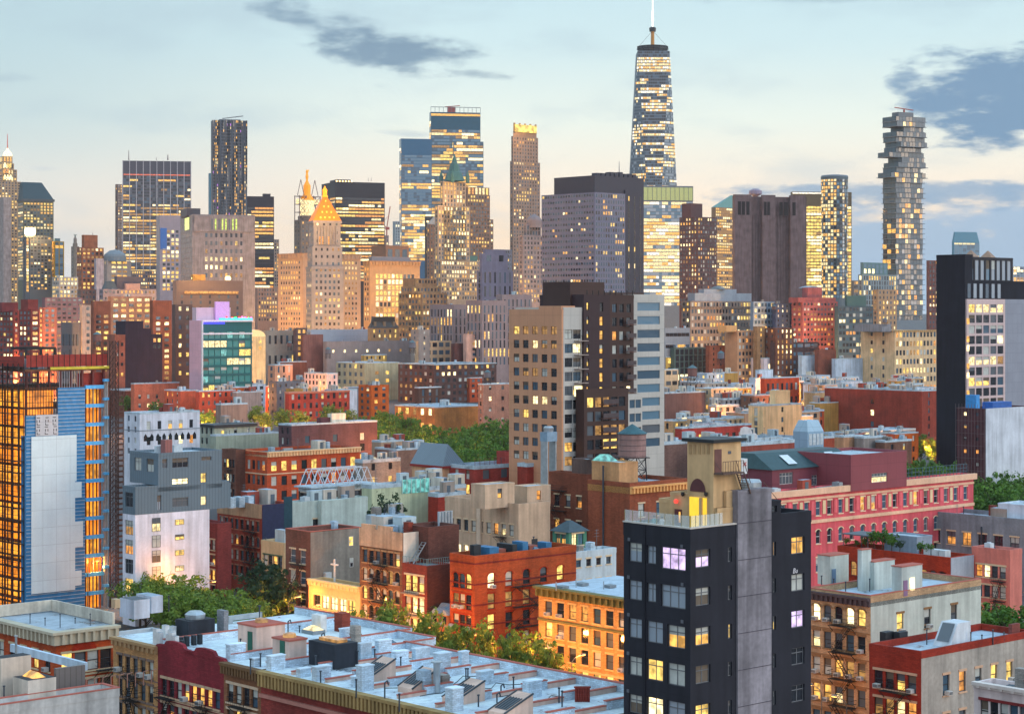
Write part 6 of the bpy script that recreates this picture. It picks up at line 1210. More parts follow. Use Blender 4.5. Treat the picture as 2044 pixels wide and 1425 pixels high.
b = N('red_tenement', 'dark red tenement with a stained grey side and a white skylight hut', 1735, 1839, 2060, 1300, 214, '8c3a30 brick', rw=wallmat('a09a92', 'concrete'), L='t:b2.3,w1.15,h1.9,f2.95,t2.7,n4,l.5,m.5', R='s:b6.5,w1.2,h2.2,f4.2,t3.0,n5,l.35,m3', acs=.5, cl=0, trim=wallmat('c8a890', 'trim'))
b.fire_escape('L', b.v(1820), b.v(1764), [b.h-4.7-2.95*k for k in range(3)]); rf = b.h-.7
u, v = loc(b, 1895, 1292, rf); m = MB(); m.frustum([(u, v), (u+4, v), (u+4, v+2.2), (u, v+2.2)], [(u+1.6, v), (u+4, v), (u+4, v+2.2), (u+1.6, v+2.2)], rf, rf+2.5); sk = b.part('skylight_hut', m, wallmat('d0d6da', 'plaster')); m = MB(); m.quad((u+.25, v+.3, rf+.55), (u+.25, v+1.9, rf+.55), (u+1.45, v+1.9, rf+2.42), (u+1.45, v+.3, rf+2.42)); m.build('pane', G['gy'], sk)
for x in (1768, 1796): rbox(b, 'roof_unit', [plain('dark_roof_unit', '23282e', .6)], x-12, x, x+16, 1262, 1286, rf)
for k in range(8): pipe(b, 1850+22*k, 1258+(k % 3)*5, 1286-(k % 2)*5, rf)
rbox(b, 'chimney', [wallmat('7a4a44', 'brick')], 2013, 2020, 2036, 1246, 1272, rf); b.done()
b = N('white_house', 'white house with dark red lintels at the corner of the photo', 1944, 2085, 2120, 1384, 180, 'cfc3c0 plaster', 't:b2.6,w1.4,h2.0,f3.2,t1.5,n6,l0', None, trim=wallmat('7a3636', 'trim'), roof='a8bccb'); b.cornice(wallmat('d8cfc8', 'trim'), b.h+.1, .4, .5, R=False); b.clutter(3); b.done()
b = N('black_block', 'black-walled tower with pale window grid and finned glass crown', 1869, 1926, 2048, 560, 600, '1c1d26 plaster', None, None, yb=860)
b.vol(wallmat('cbb8b6', 'panel'), b.u(1927), b.u(2003), -.6, -.04, 8, b.z(597), None, 'c:b2.6,w2.2,h2.4,f3.15,t1.6,n5,l.38,phome', name='window_grid', parapet=0, yb=810, cap=False); b.vol(wallmat('8e929c', 'panel'), b.u(2003)+.02, b.W, -.6, -.04, 8, b.z(597), name='grey_wall', parapet=0, cap=False)
b.vol(wallmat('1c1d26', 'plaster'), 0, b.u(1926, 0)+4, 0, b.D, b.h-.6, b.z(508), name='black_shaft'); b.vol(wallmat('26262e', 'panel'), b.u(1932, 2), b.u(2022, 2), 2, b.D-1, b.h-.6, b.z(512), None, 'v:b2.6,w2.0,h6.0,f9,t.9,l.0,ppale', name='finned_crown', yb=700)
for k in range(2): u = b.u(1936+34*k, 6); m = MB(); m.lathe([(2.6, b.z(512)), (.2, b.z(497))], u+2, 7, 6); b.part('roof_cone', m, plain('tan_roof_cone', '9a7c66', .6))
for k in range(6): b.box('glass_panel', G['pl'] if k % 3 else G['bl'], b.u(1931+12*k), b.u(1931+12*k)+1.55, -.08, -.02, b.z(595), b.z(566))
for k in range(12): b.box('lit_bay', G['y4'] if k in (3, 6, 10) else G['y1'], -.02+b.u(1921)*0+.05, 1.2, -.75, -.62, b.z(640+18*k)-1, b.z(640+18*k)+.7) if k % 3 != 1 else None
b.done()
b = N('white_block', 'blank white block with a brown netted scaffold flank', 1910, 1967, 2060, 816, 480, '53363a brick', 's:b4,w.8,h.8,f3,l.25', None, yb=960); b.box('white_wall', wallmat('c3c9d0', 'plaster'), .05, b.W, -.12, -.035, 0, b.h+.05)
m = MB()
for k in range(10): v = b.D*k/9; m.bar((-.5, v, 0), (-.5, v, b.h+1), .05)
for k in range(9): z = b.h-3*k; m.bar((-.5, 0, z), (-.5, b.D, z), .05)
b.part('scaffold', m, plain('scaffold_steel', '6f5f62', .6)); b.box('blue_tarpaulin', plain('blue_tarpaulin', '2a5fa8', .6), 6, 14, 2, 5, b.h-.5, b.h+1.3); b.box('blue_tarpaulin', plain('blue_tarpaulin2', '3a8fd0', .6), 0.5, 2, 3, 6, b.h-.5, b.h+3.2); b.done()
# ---------------------------------------------------------------- the brown and beige apartment tower
b = Bld('apartment_tower', 'tall apartment tower, half beige panels and half dark brown with lit stair slits', 1016, 1121, 1326, 634, 415, 'tower'); TW = b
pan = wallmat('c0947a', 'panel'); br = wallmat('3e2c29', 'panel'); wht = wallmat('b8b6b0', 'panel'); b.wall = pan; WX = lambda x, v=0: b.u(x, v)
fl = 28.2 / F * b.Y
b.vol(pan, 0, .5, 0, b.D, 0, b.z(618), 'a:b2.55,w1.75,h1.7,f%.3f,t3.5,n5,l.42,m.9' % fl, None, style='case', frame=plain('bronze_frame', '4a3f3a', .5), trim=None, yb=925, name='beige_wall')
b.vol(wht, .52, WX(1162), 0, b.D*.9, 0, b.z(614), None, 'a:b3.4,w2.4,h1.9,f%.3f,t4.6,n2,l.3,m.3' % fl, style='case', yb=925, name='white_bay')
sh = wallmat('35262a', 'panel')
b.vol(sh, WX(1162)+.02, WX(1214), -.5, b.D*.8, 0, b.z(588), None, None, name='dark_shaft', yb=925, extra=[ex(b, 'R', x, x+w, 604+28*k, 604+28*k+q, g, -.5) for k in range(11) for x, w, q, g in ((1171, 4.5, 15, 'y2' if k < 6 else 'y1'), (1197, 7, 18, 'y1' if 0 < k < 6 else 'dk' if k == 0 else 'y2'))])
b.vol(br, WX(1214)+.02, WX(1263), -.3, b.D*.8, 0, b.z(588), None, 'a:b2.6,w1.3,h1.8,f%.3f,t1.9,n3,l.2,m.5' % fl, name='brown_wall', yb=925, style='case')
b.vol(wht, WX(1291)+.0-6, WX(1326), 0, b.D*.7, 0, b.z(588), None, 'o:b2.6,w2.3,h1.75,f%.3f,t2.0,n3,l.05,m6.5,pfac' % fl, name='white_end', yb=925, style='case') if 0 else b.vol(wht, WX(1263)+.02, WX(1326), 0, b.D*.8, 0, b.z(587), None, 'a:b7,w7,h1.75,f%.3f,t1.7,n1,l.0,m.3,pglz' % fl, name='white_end', yb=900, style='case')
b.vol(br, WX(1166, -3), WX(1254, -3), -3, -.52, 0, b.z(778, WX(1166, -3), -3), None, 'a:b3,w1.9,h2.0,f%.3f,t1.7,n5,l.5,m.7' % fl, name='lower_brown_wing', yb=925, style='case', roof='6f7a80')
b.vol(wht, WX(1254, -3)+.02, WX(1282, -3), -3, -.02, 0, b.z(787, WX(1254, -3), -3), None, 'a:b2.6,w2.1,h1.75,f%.3f,t1.2,n2,l.1,m.3,pfac' % fl, name='lower_white_wing', yb=900, style='case')
b.vol(br, WX(1138, 3), WX(1206, 3), 3, b.D*.7, b.z(612), b.z(563, WX(1138, 3), 3), name='lift_tower'); b.vol(br, WX(1206, 3)+.02, WX(1285, 3), 3, b.D*.6, b.z(588)-.5, b.z(583), name='roof_screen'); b.vol(pan, .1, 4, .2, b.v(1075), b.z(618)-.5, b.z(611), name='roof_screen')
for k in range(12):
    z = b.z(680+28.2*k)
    m = MB(); u0, u1 = WX(1146), WX(1166); m.box(u0, u1, -1.4, -.02, z-.18, z); f = b.part('balcony', m, wallmat('9f938c', 'concrete')); m = MB()
    for q in range(7): u = u0+(u1-u0)*q/6; m.bar((u, -1.35, z), (u, -1.35, z+1.05), .03)
    m.bar((u0, -1.35, z+1.05), (u1, -1.35, z+1.05), .04); m.build('railing', IRON, f)
    if k == 4: m = MB(); m.box(u0, u1, -1.5, -1.42, z+.05, z+.2); m.box(u0, u1, -1.5, -1.42, z+.9, z+1.05); m.build('rope_light', G['o1'], f); m = MB(); m.box(u0, u1, -.06, -.02, z+.1, z+2.2); m.build('lit_door', G['y4'], f)
    for x0, x1, vv, kk in ((1244, 1262, -.3, k < 7), (1196, 1226, -3, k >= 5)):
        if kk:
            zz = b.z((648 if vv > -1 else 668)+28.2*k, 0, vv); u0, u1 = WX(x0, vv), WX(x1, vv); m = MB(); m.box(u0, u1, vv-1.3, vv-.02, zz-.18, zz); f = b.part('balcony', m, wallmat('5c4540', 'concrete')); m = MB()
            m.box(u0, u1, vv-1.3, vv-1.24, zz+.1, zz+1.0); m.build('railing', plain('smoked_rail', '4a4044', .3), f)
m = MB()
for k in range(9): u = WX(1166)+1.7*k; m.box(u, u+.12, -.9, -.75, b.z(588), b.z(588)+.9)
b.part('roof_railing', m, IRON); b.done(); VIS.append((1016, 1326, 560, 930, 415))
o = thing('cooling_unit', 'blue-grey box cooling unit standing before the beige panel wall', 'cooling unit', (*at(1095, 890, 380)[:2], 0), R_(90-TH)); zb = wz(893, 380); m = MB(); m.box(-1.3, 1.3, -1, 1, zb+1.2, wz(862, 380)); m.build('cabinet', plain('blue_grey_cabinet', '7f9bb0', .5), o)
for sx in (-1, 1): m = MB(); m.box(sx*1.1-.12, sx*1.1+.12, -.9, .9, 0, zb+1.197); m.build('leg', STEEL, o)
m = MB(); m.lathe([(.9, wz(862, 380)), (1, wz(862, 380)+.8), (.7, wz(862, 380)+1.1)], n=14); m.build('fan_cowl', STEEL, o)

# ---------------------------------------------------------------- the charcoal corner tower close to the viewer
b = Bld('charcoal_tower', 'charcoal concrete corner tower with a pale central stripe and lit rooms', 1245, 1378, 1619, 1057, 165, 'tower'); HT = b
ch = wallmat('25262d', 'plaster'); fr = plain('grey_window_frame', '6b6e72', .5); b.wall = ch; zb = 8
Le = lambda x0, x1, y0, y1, g: ex(b, 'L', x0, x1, y0, y1, g); Re = lambda x0, x1, y0, y1, g: ex(b, 'R', x0, x1, y0, y1, g)
wins = []
for y, h, g1, g2, g3 in ((1083, 38, 'pl', 'pl', 'pk'), (1158, 39, 'pl', 'pl', 'pl')): wins += [(Le(1255, 1281, y, y+h, g1)), Le(1291, 1309, y+6, y+h+4, g2), Le(1319, 1368, y+10, y+h+16, g3)]
for y, h, g1, g2, g3 in ((1234, 39, 'pl', 'pl', 'y1'), (1310, 38, 'bn', 'y2', 'bn'), (1386, 37, 'bd', 'y4', 'pl')): wins += [Le(1255, 1281, y, y+h, g1), Le(1291, 1323, y+6, y+h+10, g2), Le(1332, 1367, y+14, y+h+20, g3)]
b.rng = random.Random(8)
rw = [Re(1389, 1418, y, y+36, g) for y, g in ((1096, 'pk'), (1172, 'bd'), (1251, 'y1'), (1327, 'bd'), (1405, 'y2'))] + [Re(1453, 1461, y, y+29, g) for y, g in ((1092, 'dk'), (1168, 'dk'), (1245, 'y2'), (1320, 'dk'), (1397, 'dk'))]
rw2 = [Re(1543, 1549, y, y+28, g) for y, g in ((1081, 'y1'), (1154, 'dk'), (1229, 'y2'), (1304, 'dk'), (1378, 'dk'))] + [Re(1580, 1606, y, y+34, g) for y, g in ((1071, 'y1'), (1145, 'bn'), (1218, 'pk'), (1292, 'dk'), (1366, 'dk'))]
us, ue = b.u(1470), b.u(1536.5)
b.vol(ch, 0, us, 0, b.D, zb, b.h, None, None, roof='8a9299', parapet=1.0, frame=fr, style='case', extra=wins+rw, name='wall')
b.vol(ch, ue, b.W, 0, b.D, zb, b.z(1028, ue), None, None, roof='5c646b', parapet=.9, frame=fr, style='case', extra=rw2, name='rear_wall')
b.vol(wallmat('7e7b80', 'raw'), us-.02, ue+.02, -.18, .6, zb, b.z(980, us, -.18), name='concrete_stripe', parapet=.15)
b.vol(ch, ue+.03, b.u(1558), -.04, 3, b.z(1028, ue)-.3, b.z(1000, ue), name='wall_stub', parapet=.1, extra=[ex(b, 'R', 1541, 1551, 1009, 1022, 'gy', -.04)])
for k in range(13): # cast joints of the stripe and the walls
    z = b.z(1055+38*k*.985); m = MB(); m.box(us, ue, -.2, -.181, z, z+.05); b.part('joint', m, plain('joint_shadow_paint', '3c3a46', .9)) if k % 2 == 0 else None  # shadow of the stripe's joints, painted as dark strips
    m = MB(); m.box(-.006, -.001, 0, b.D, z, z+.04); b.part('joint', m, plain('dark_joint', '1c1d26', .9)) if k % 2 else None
m = MB(); m.box(-.12, -.002, b.v(1287)-.12, b.v(1287)+.12, zb, b.h); b.part('downpipe', m, plain('dark_joint', '1c1d26', .9))
m = MB(); m.box(-.07, us, -.07, .35, b.h+.045, b.h+.16); m.box(-.07, .35, .351, b.D+.07, b.h+.045, b.h+.16); b.part('coping', m, wallmat('c6c0b8', 'trim'))
gl = MB(); gl.box(.12, .16, .2, b.D, b.h+.16, b.h+1.1); gl.box(.2, us*.72, .12, .16, b.h+.16, b.h+1.1); gm_ = bpy.data.materials.new('clear_glass_rail'); gm_.use_nodes = True; pb = gm_.node_tree.nodes['Principled BSDF']; pb.inputs['Base Color'].default_value = (.75, .85, .85, 1); pb.inputs['Alpha'].default_value = .28; pb.inputs['Roughness'].default_value = .05; b.part('glass_rail', gl, gm_)
m = MB()
for k in range(9): v = .2+(b.D-.2)*k/8; m.bar((.14, v, b.h), (.14, v, b.h+1.12), .03)
for k in range(7): u = .2+us*.72*k/7; m.bar((u, .14, b.h), (u, .14, b.h+1.12), .03)
b.part('rail_post', m, plain('brass_post', '9a8a5a', .4, .4))
for x, y in ((1256, 1076), (1361, 1090), (1255, 1151), (1362, 1166), (1255, 1226), (1362, 1240), (1254, 1303), (1254, 1378)):
    v = b.v(x); z = b.z(y, 0, v); b.box('vent_grille', plain('grey_vent_grille', '5a5e66', .6), -.05, -.002, v-.14, v+.14, z-.14, z+.14)
# a small white painted tag by the upper right window
cu = bpy.data.curves.new('painted_tag', 'FONT'); cu.body = 'Bu'; cu.size = .62; cu.extrude = .004; cu.shear = .25; t0 = bpy.data.objects.new('tag_source', cu); COL.objects.link(t0); bpy.context.view_layer.update()
me = bpy.data.meshes.new_from_object(t0.evaluated_get(bpy.context.evaluated_depsgraph_get())); bpy.data.objects.remove(t0); t = link('painted_tag', me); t.parent = b.o; u = b.u(1582); t.location = (u, -.012, b.z(1144, u)); t.rotation_euler = (R_(90), 0, 0); me.materials.clear(); me.materials.append(plain('white_tag_paint', 'e8e6ea', .6))
# penthouse
bg = wallmat('c2a684', 'plaster'); rf = b.h-1.0
def rt(px, v): return b.u(px, v)
v1 = 4.2; ua = rt(1373, v1); uc = rt(1479, v1)
vT = .75; uT = b.u(1424, vT); zt = b.z(884, uT, vT)
b.vol(bg, uT+.4, uT+5, b.v(1338, uT)+.03, b.D*.96, rf, b.z(1000, uT, 4.3), name='penthouse_wall', parapet=.3)
vL = b.v(1372, uT); uR = rt(1479, vT)
b.vol(bg, uT, uR, vT, vL, rf, zt, name='penthouse_tower', parapet=0, roof='5c646b'); m = MB(); m.box(uT-.35, uR+.35, vT-.35, vL+.35, zt+.01, zt+.28); b.part('roof_slab', m, plain('black_roof_slab', '1e2226', .6))
for k in range(5): v = b.v(1378+9*k, uT); z = b.z(893, uT, v); m = MB(); m.box(uT-.05, uT-.002, v-.14, v+.14, z-.55, z+.25); b.part('slot', m, wallmat('a98f70', 'plaster'))
m = MB(); vc = b.v(1393.5, uT); r = abs(b.v(1378, uT)-b.v(1409, uT))/2; z0 = b.z(981, uT, vc); m.poly([(uT-.06, vc+r*math.cos(a*math.pi/12), z0+r*1.25*math.sin(a*math.pi/12)) for a in range(13)]); b.part('arched_window', m, plain('maroon_arch_panel', '5a2f30', .6))
u0 = rt(1426, vT); zz = b.z(943, u0, vT); b.box('door', plain('brown_door', '6e4640', .6), u0, u0+.85, vT-.06, vT-.002, zz, b.z(897, u0, vT))
b.box('landing', plain('brown_steel', '5c463e', .6), u0-.1, u0+2.5, vT-1.1, vT-.07, zz-.14, zz)
m = MB()
for q in range(9): u = u0-.1+2.6*q/8; m.bar((u, vT-1.05, zz), (u, vT-1.05, zz+.95), .02)
m.bar((u0-.1, vT-1.05, zz+.95), (u0+2.5, vT-1.05, zz+.95), .03); m.bar((u0-.1, vT-1.05, zz), (u0-.1, vT-.1, zz+.95), .02); b.part('landing_rail', m, plain('brown_steel', '5c463e', .6))
m = MB()
for s_ in (-1.05, -.2): m.bar((u0+2.5, vT+s_, zz), (u0+3.4, vT+s_, zz-1.9), .06); m.bar((u0+2.5, vT+s_, zz+.9), (u0+3.4, vT+s_, zz-1.0), .03)
for q in range(9): f = (q+.5)/9; m.box(u0+2.5+.9*f-.1, u0+2.5+.9*f+.1, vT-1.05, vT-.2, zz-1.9*f-.03, zz-1.9*f)
b.part('stair', m, plain('brown_steel', '5c463e', .6)); b.box('wall_vent', plain('grey_vent_grille', '5a5e66', .6), rt(1453, vT), rt(1459, vT), vT-.04, vT-.002, b.z(908, u0, vT), b.z(902, u0, vT))
# lower lit lobby under the tower, side walls and plant
uq = uT; b.vol(bg, uT+.02, uT+3, vL+.02, b.v(1338, uT), rf, b.z(985, uT, vL), name='lobby_wall', parapet=.2)
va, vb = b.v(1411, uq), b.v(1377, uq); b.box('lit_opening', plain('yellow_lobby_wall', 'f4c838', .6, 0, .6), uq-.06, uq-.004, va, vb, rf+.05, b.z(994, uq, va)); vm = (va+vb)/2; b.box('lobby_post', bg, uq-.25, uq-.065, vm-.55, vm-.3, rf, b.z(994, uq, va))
vd = b.v(1354, uq); b.box('door', plain('dark_red_door', '5c2a2a', .6), uq-.05, uq-.004, vd-.4, vd+.4, rf+.05, rf+2.1); b.box('door_light', G['y1'], uq-.07, uq-.052, vd-.3, vd-.12, rf+1.0, rf+1.9)
m = MB(); z = b.z(1000, uq, vd); m.lathe([(.02, z-.18), (.17, z-.1), (.17, z+.12), (.02, z+.2)], uq-.3, vd, 10); b.part('red_lamp', m, plain('red_lamp_glow', 'ff3a30', .5, 0, 1.6))
for x in (1366, 1412): v = b.v(x, uq); m = MB(); m.lathe([(.05, 0), (.16, .1), (.14, .35)], uq-.2, v, 8); m.v = [(p[0], p[1], p[2]+b.z(990, uq, v)) for p in m.v]; b.part('wall_lamp', m, IRON)
b.box('planter', plain('green_planter_trim', '5a7a60', .6), .35, .7, .6, 2.6, rf, rf+.8)
b.vol(bg, rt(1432, .4), us-.03, .4, vT-.02, rf, b.z(1012, us, .4), name='plant_wall', parapet=.2); m = MB(); u = rt(1450, .42); m.box(u, us-.05, .42, vT-.03, b.z(1012, u, .4), b.z(980, u, .4)); b.part('curved_vent', m, bg)
for px, yb_, yt_, r in ((1460, 972, 948, .62),): u = rt(px, 2.2); z = b.z(yb_, u, 2.2); m = MB(); m.lathe([(r*.6, b.z(978, u, 1)-.02), (r*.6, z), (r, z+.05), (r, z+.5), (r*1.15, z+.55), (r*.9, z+.95), (r*.3, z+1)], u, 2.2, 16); b.part('exhaust_fan', m, STEEL)
u = rt(1496, 2.5); z = b.z(981, u, 2.5); m = MB(); m.lathe([(1.05, z), (1.05, z+.85), (.9, z+1.05), (.1, z+1.1)], u, 2.5, 18); b.part('steel_tank', m, STEEL)
u = rt(1480, 3.6); z = b.z(946, u, 3.6); b.box('cooling_unit', plain('white_cooling_unit', 'cfd2d2', .5), u, u+.8, 3.6, 4.6, z, b.z(916, u, 3.6)); c_ = MB(); zz = (z+b.z(916, u, 3.6))/2+.2; c_.bar((u+.2, 3.57, zz-.15), (u+.6, 3.57, zz+.15), .04); c_.bar((u+.6, 3.57, zz-.15), (u+.2, 3.57, zz+.15), .04); b.part('red_cross_mark', c_, plain('red_mark', 'c03030', .6))
m = MB()
for s_ in (1.2, 2.0): m.bar((ue+.6, s_, b.z(985, ue)), (ue+3.2, s_, b.z(1040, ue)), .07); m.bar((ue+.6, s_, b.z(985, ue)+.9), (ue+3.2, s_, b.z(1040, ue)+.9), .03)
for q in range(10): f = q/10; z = b.z(985, ue)+(b.z(1040, ue)-b.z(985, ue))*f; m.box(ue+.6+2.6*f-.12, ue+.6+2.6*f+.12, 1.2, 2, z-.03, z)
b.part('roof_stair', m, plain('brown_steel', '5c463e', .6)); b.done(); VIS.append((1245, 1619, 878, 1440, 165))
# two people and a chair on its roof terrace
def person(px, py, Y, zf, label, shirt, trousers, lean=0.0, seat=False):
    x = wx(px, Y); me = bpy.data.meshes.new('body'); H = 1.72; bm = bmesh.new(); lay = bm.verts.layers.skin.verify()
    J = {'pel': (0, 0, .95, .14), 'bel': (0, 0, 1.12, .14), 'che': (0, .01, 1.35, .16), 'nec': (0, 0, 1.5, .06), 'hea': (0, -.02, 1.62, .10), 'top': (0, 0, 1.7, .07), 'kl': (-.1, -.02, .5, .07), 'fl': (-.11, 0, .08, .05), 'tl': (-.12, -.15, .04, .04), 'kr': (.1, -.04, .5, .07), 'fr': (.12, .04, .08, .05), 'tr': (.13, -.12, .04, .04), 'el': (-.27, .03, 1.14, .045), 'hl': (-.25, -.12, .92, .035), 'sl': (-.19, 0, 1.43, .06), 'sr': (.19, 0, 1.43, .06), 'er': (.27, .02, 1.14, .045), 'hr': (.26, -.14, .95, .035)}
    V = {}
    for k, (a, c, z, r) in J.items(): V[k] = bm.verts.new((a, c, z)); V[k][lay].radius = (r, r)
    for e in ('pel bel', 'bel che', 'che nec', 'nec hea', 'hea top', 'pel kl', 'kl fl', 'fl tl', 'pel kr', 'kr fr', 'fr tr', 'che sl', 'sl el', 'el hl', 'che sr', 'sr er', 'er hr'): bm.edges.new([V[q] for q in e.split()])
    V['pel'][lay].use_root = True; bm.to_mesh(me); bm.free()
    m = bpy.data.materials.new('clothing_and_skin'); m.use_nodes = True; Nn, Ln = m.node_tree.nodes, m.node_tree.links; tc = Nn.new('ShaderNodeTexCoord'); sp = Nn.new('ShaderNodeSeparateXYZ'); Ln.new(tc.outputs['Object'], sp.inputs[0]); rp = Nn.new('ShaderNodeValToRGB'); mr = Nn.new('ShaderNodeMath'); mr.operation = 'DIVIDE'; mr.inputs[1].default_value = 1.8; Ln.new(sp.outputs[2], mr.inputs[0]); Ln.new(mr.outputs[0], rp.inputs[0]); rp.color_ramp.interpolation = 'CONSTANT'
    E = rp.color_ramp.elements; E[0].color = (.03, .03, .03, 1); E[1].position = .05; E[1].color = lin3(trousers) + (1,)
    for p, c in ((.55, lin3(shirt)), (.83, (.45, .27, .19)), (.925, (.04, .025, .02))): e = E.new(p); e.color = tuple(c) + (1,)
    Ln.new(rp.outputs[0], Nn['Principled BSDF'].inputs['Base Color']); me.materials.append(m)
    o = bpy.data.objects.new('person', me); COL.objects.link(o); o.location = (x, Y, zf); o.rotation_euler = (0, 0, 2.4); tag(o, label, 'person', None, 'thing')
    s_ = o.modifiers.new('skin', 'SKIN'); u_ = o.modifiers.new('smooth', 'SUBSURF'); u_.levels = u_.render_levels = 2
    h = MB(); h.lathe([(.105, 1.60), (.115, 1.66), (.09, 1.73), (.02, 1.76)], 0, .02, 12); h.build('hair', plain('dark_hair', '2a1d18', .8), o)
pu, pv = .9, HT.v(1322, .9); PY = HT.Y + HT.r[1]*pu + HT.l[1]*pv; PX = HT.C[0] + HT.r[0]*pu + HT.l[0]*pv
person(CX + PX/PY*F, 0, PY, rf+.01, 'person in a white shirt standing by the charcoal tower glass rail', 'd8d8d8', '3a4a5a')
pv = HT.v(1306, .9); PY = HT.Y + HT.r[1]*pu + HT.l[1]*pv; PX = HT.C[0] + HT.r[0]*pu + HT.l[0]*pv
person(CX + PX/PY*F, 0, PY, rf+.01, 'person in a teal top on the charcoal tower terrace', '4a9a9a', '2a2a30')
cv = HT.v(1360, .45); CYc = HT.Y + HT.r[1]*.45 + HT.l[1]*cv; o = thing('stool', 'tall red stool on the charcoal tower terrace', 'stool', (HT.C[0] + HT.r[0]*.45 + HT.l[0]*cv, CYc, rf)); rdm = plain('red_stool_paint', 'a8302a', .5)
for sx in (-1, 1):
    for sy in (-1, 1): m = MB(); m.bar((sx*.18, sy*.18, 0), (sx*.12, sy*.12, .7), .02); m.build('leg', rdm, o)
m = MB(); m.box(-.17, .17, -.17, .17, .7, .74); m.build('seat', rdm, o); m = MB(); m.box(-.17, .17, .15, .17, .741, 1.05); m.build('backrest', rdm, o)

# ---------------------------------------------------------------- the tower under construction
b = Bld('unfinished_tower', 'glass tower under construction with orange-lit open bays and scaffolding', -62, 50, 214, 738, 340, 'tower'); CT = b; fl = 38.3/F*b.Y; rr = random.Random(4); W, D = b.W, b.D
slab = wallmat('6c4a3a', 'concrete'); steel = plain('primer_red_steel', '6e2f2a', .6); scf = plain('scaffold_black', '231d20', .6); blue = plain('blue_membrane', '2f7fb4', .5); lblue = plain('light_blue_flashing', '58b4ea', .5); oran = litmat('work_lit_interior', (1, .29, .015), 1.0, .5); oran2 = litmat('work_lit_back_wall', (1, .38, .03), 1.05, .7)
H = b.h; ztop = b.z(776)
for k in range(14):
    z = ztop - fl*k
    if z < 0: break
    m = MB(); m.box(.3, W, .3, D, z-.28, z); b.part('floor_slab', m, slab)
    ub = b.u(169); b.box('lit_room', oran if k % 2 else oran2, ub+.4, W-.8, 1.6, 1.9, z-fl, z-.281); b.box('slab_flashing', lblue, ub, b.u(206), -.35, .2, z-.32, z+.3); b.box('slab_flashing', lblue, b.u(207, -.6), b.u(217, -.6), -.9, -.2, z+.9, z+1.35)
    for q in range(5): u = ub+.5+(W-ub-1.6)*q/4; m = MB(); m.box(u-.12, u+.05, .3, .55, z-fl, z-.281); b.part('stud', m, plain(['timber_stud', 'orange_door_leaf', 'steel_stud'][q % 3], ['8a4a1c', 'c05a10', '9a8a78'][q % 3], .7))
    b.box('lit_room', oran if k % 2 else oran2, 1.4, 1.7, 3, D, z-fl, z-.281)
    m = MB()
    for q in range(9): v = .4+(D-.6)*q/8; m.box(.25, .5, v-.15, v+.15, z-fl, z-.281)
    b.part('facade_post', m, steel)
for q, x in enumerate((209, 213)): m = MB(); u = b.u(x); m.box(u-.15, u+.15, -.2, .2, 0, b.h-2); b.part('white_mullion', m, plain('pale_mullion2', 'a8a4a0', .5))
b.box('glass_core', blue, .05, b.u(168), -.25, .29, 0, b.z(829)); b.box('glass_core', blue, b.u(114), b.u(168), -.25, .29, b.z(829)+.01, ztop)
for k in range(2): z = ztop-fl*k; b.box('lit_room', oran, .6, b.u(113), 1.2, 1.5, z-fl+.05, z-.29)
for k in range(12): u = .2+(b.u(112)-.2)*k/11; m = MB(); m.bar((u, -.3, b.z(829)), (u, -.3, H-.4), .06); b.part('scaffold_tube', m, scf)
for k in range(7): z = b.z(829)+1.05*k; m = MB(); m.bar((0, -.3, z), (b.u(112), -.3, z), .06); b.part('scaffold_tube', m, scf)
for k in range(70):
    z = ztop-.35-.62*k
    if z < 1: break
    m = MB(); m.box(.05 if z < b.z(830) else b.u(114), b.u(168), -.33, -.255, z-.05, z+.05); b.part('membrane_lath', m, plain('pale_lath', 'b4c0c8', .6)) if k < 70 else None
pw = wallmat('e2ecf6', 'panel'); zp0, zp1 = b.z(1186), b.z(872); uA, uB = b.u(60), b.u(147)
b.box('white_cladding', pw, uA, uB, -.5, -.34, zp0, zp1)
for y0, y1, x1 in ((1148, 1178, 160), (1048, 1100, 163), (968, 1000, 160), (872, 966, 150)): b.box('white_cladding', pw, uB+.01, b.u(x1), -.5, -.34, b.z(y1), b.z(y0))
b.box('paper_cladding', wallmat('d0cccc', 'panel'), b.u(69), b.u(113), -.52, -.34, b.z(871), b.z(829))
for x in (74, 90, 106):
    for k in range(6):
        u = b.u(x + rr.uniform(-1, 1)); z = b.z(834+6.2*k); m = MB(); g = k % 3
        if g == 0: m.box(u-.3, u+.3, -.56, -.521, z-.12, z)
        elif g == 1: m.box(u-.3, u-.18, -.56, -.521, z-.3, z+.1); m.box(u+.18, u+.3, -.56, -.521, z-.3, z+.1)
        else: m.box(u-.3, u-.2, -.56, -.521, z-.3, z+.1); m.box(u-.2, u+.3, -.56, -.521, z-.3, z-.2)
        b.part('stencil_mark', m, plain('dark_stencil', '2a2c34', .8))
# open top storeys
for z, nm in ((H, 'top_slab'), (b.z(774)+.0, 'edge_slab')): b.box(nm, slab, 0, W+.5, 0, D, z-.35, z)
b.box('edge_strip', plain('yellow_edge_board', 'd8c23a', .6), b.u(100), W+.4, -.15, -.02, H-.1, H+.35)
for k in range(8): u = .5+(W-1)*k/7; m = MB(); m.box(u-.18, u+.18, .2, .56, b.z(774), H-.351); b.part('steel_column', m, steel)
for k in range(9): u = b.u(118)+(b.u(158)-b.u(118))*k/8; m = MB(); m.bar((u, -.1, ztop), (u, -.1, H-.4), .07); b.part('scaffold_tube', m, plain('pale_tube', '9a9698', .5))
net = plain('red_safety_net', '9a3a30', .8); b.box('safety_net', net, .2, W, -.06, -.02, H+.4, b.z(709)); b.box('safety_net', net, b.u(158), W, .9, 1, ztop+.1, ztop+2.4); b.box('safety_net', net, -.06, -.02, .2, D, H+.4, b.z(712))
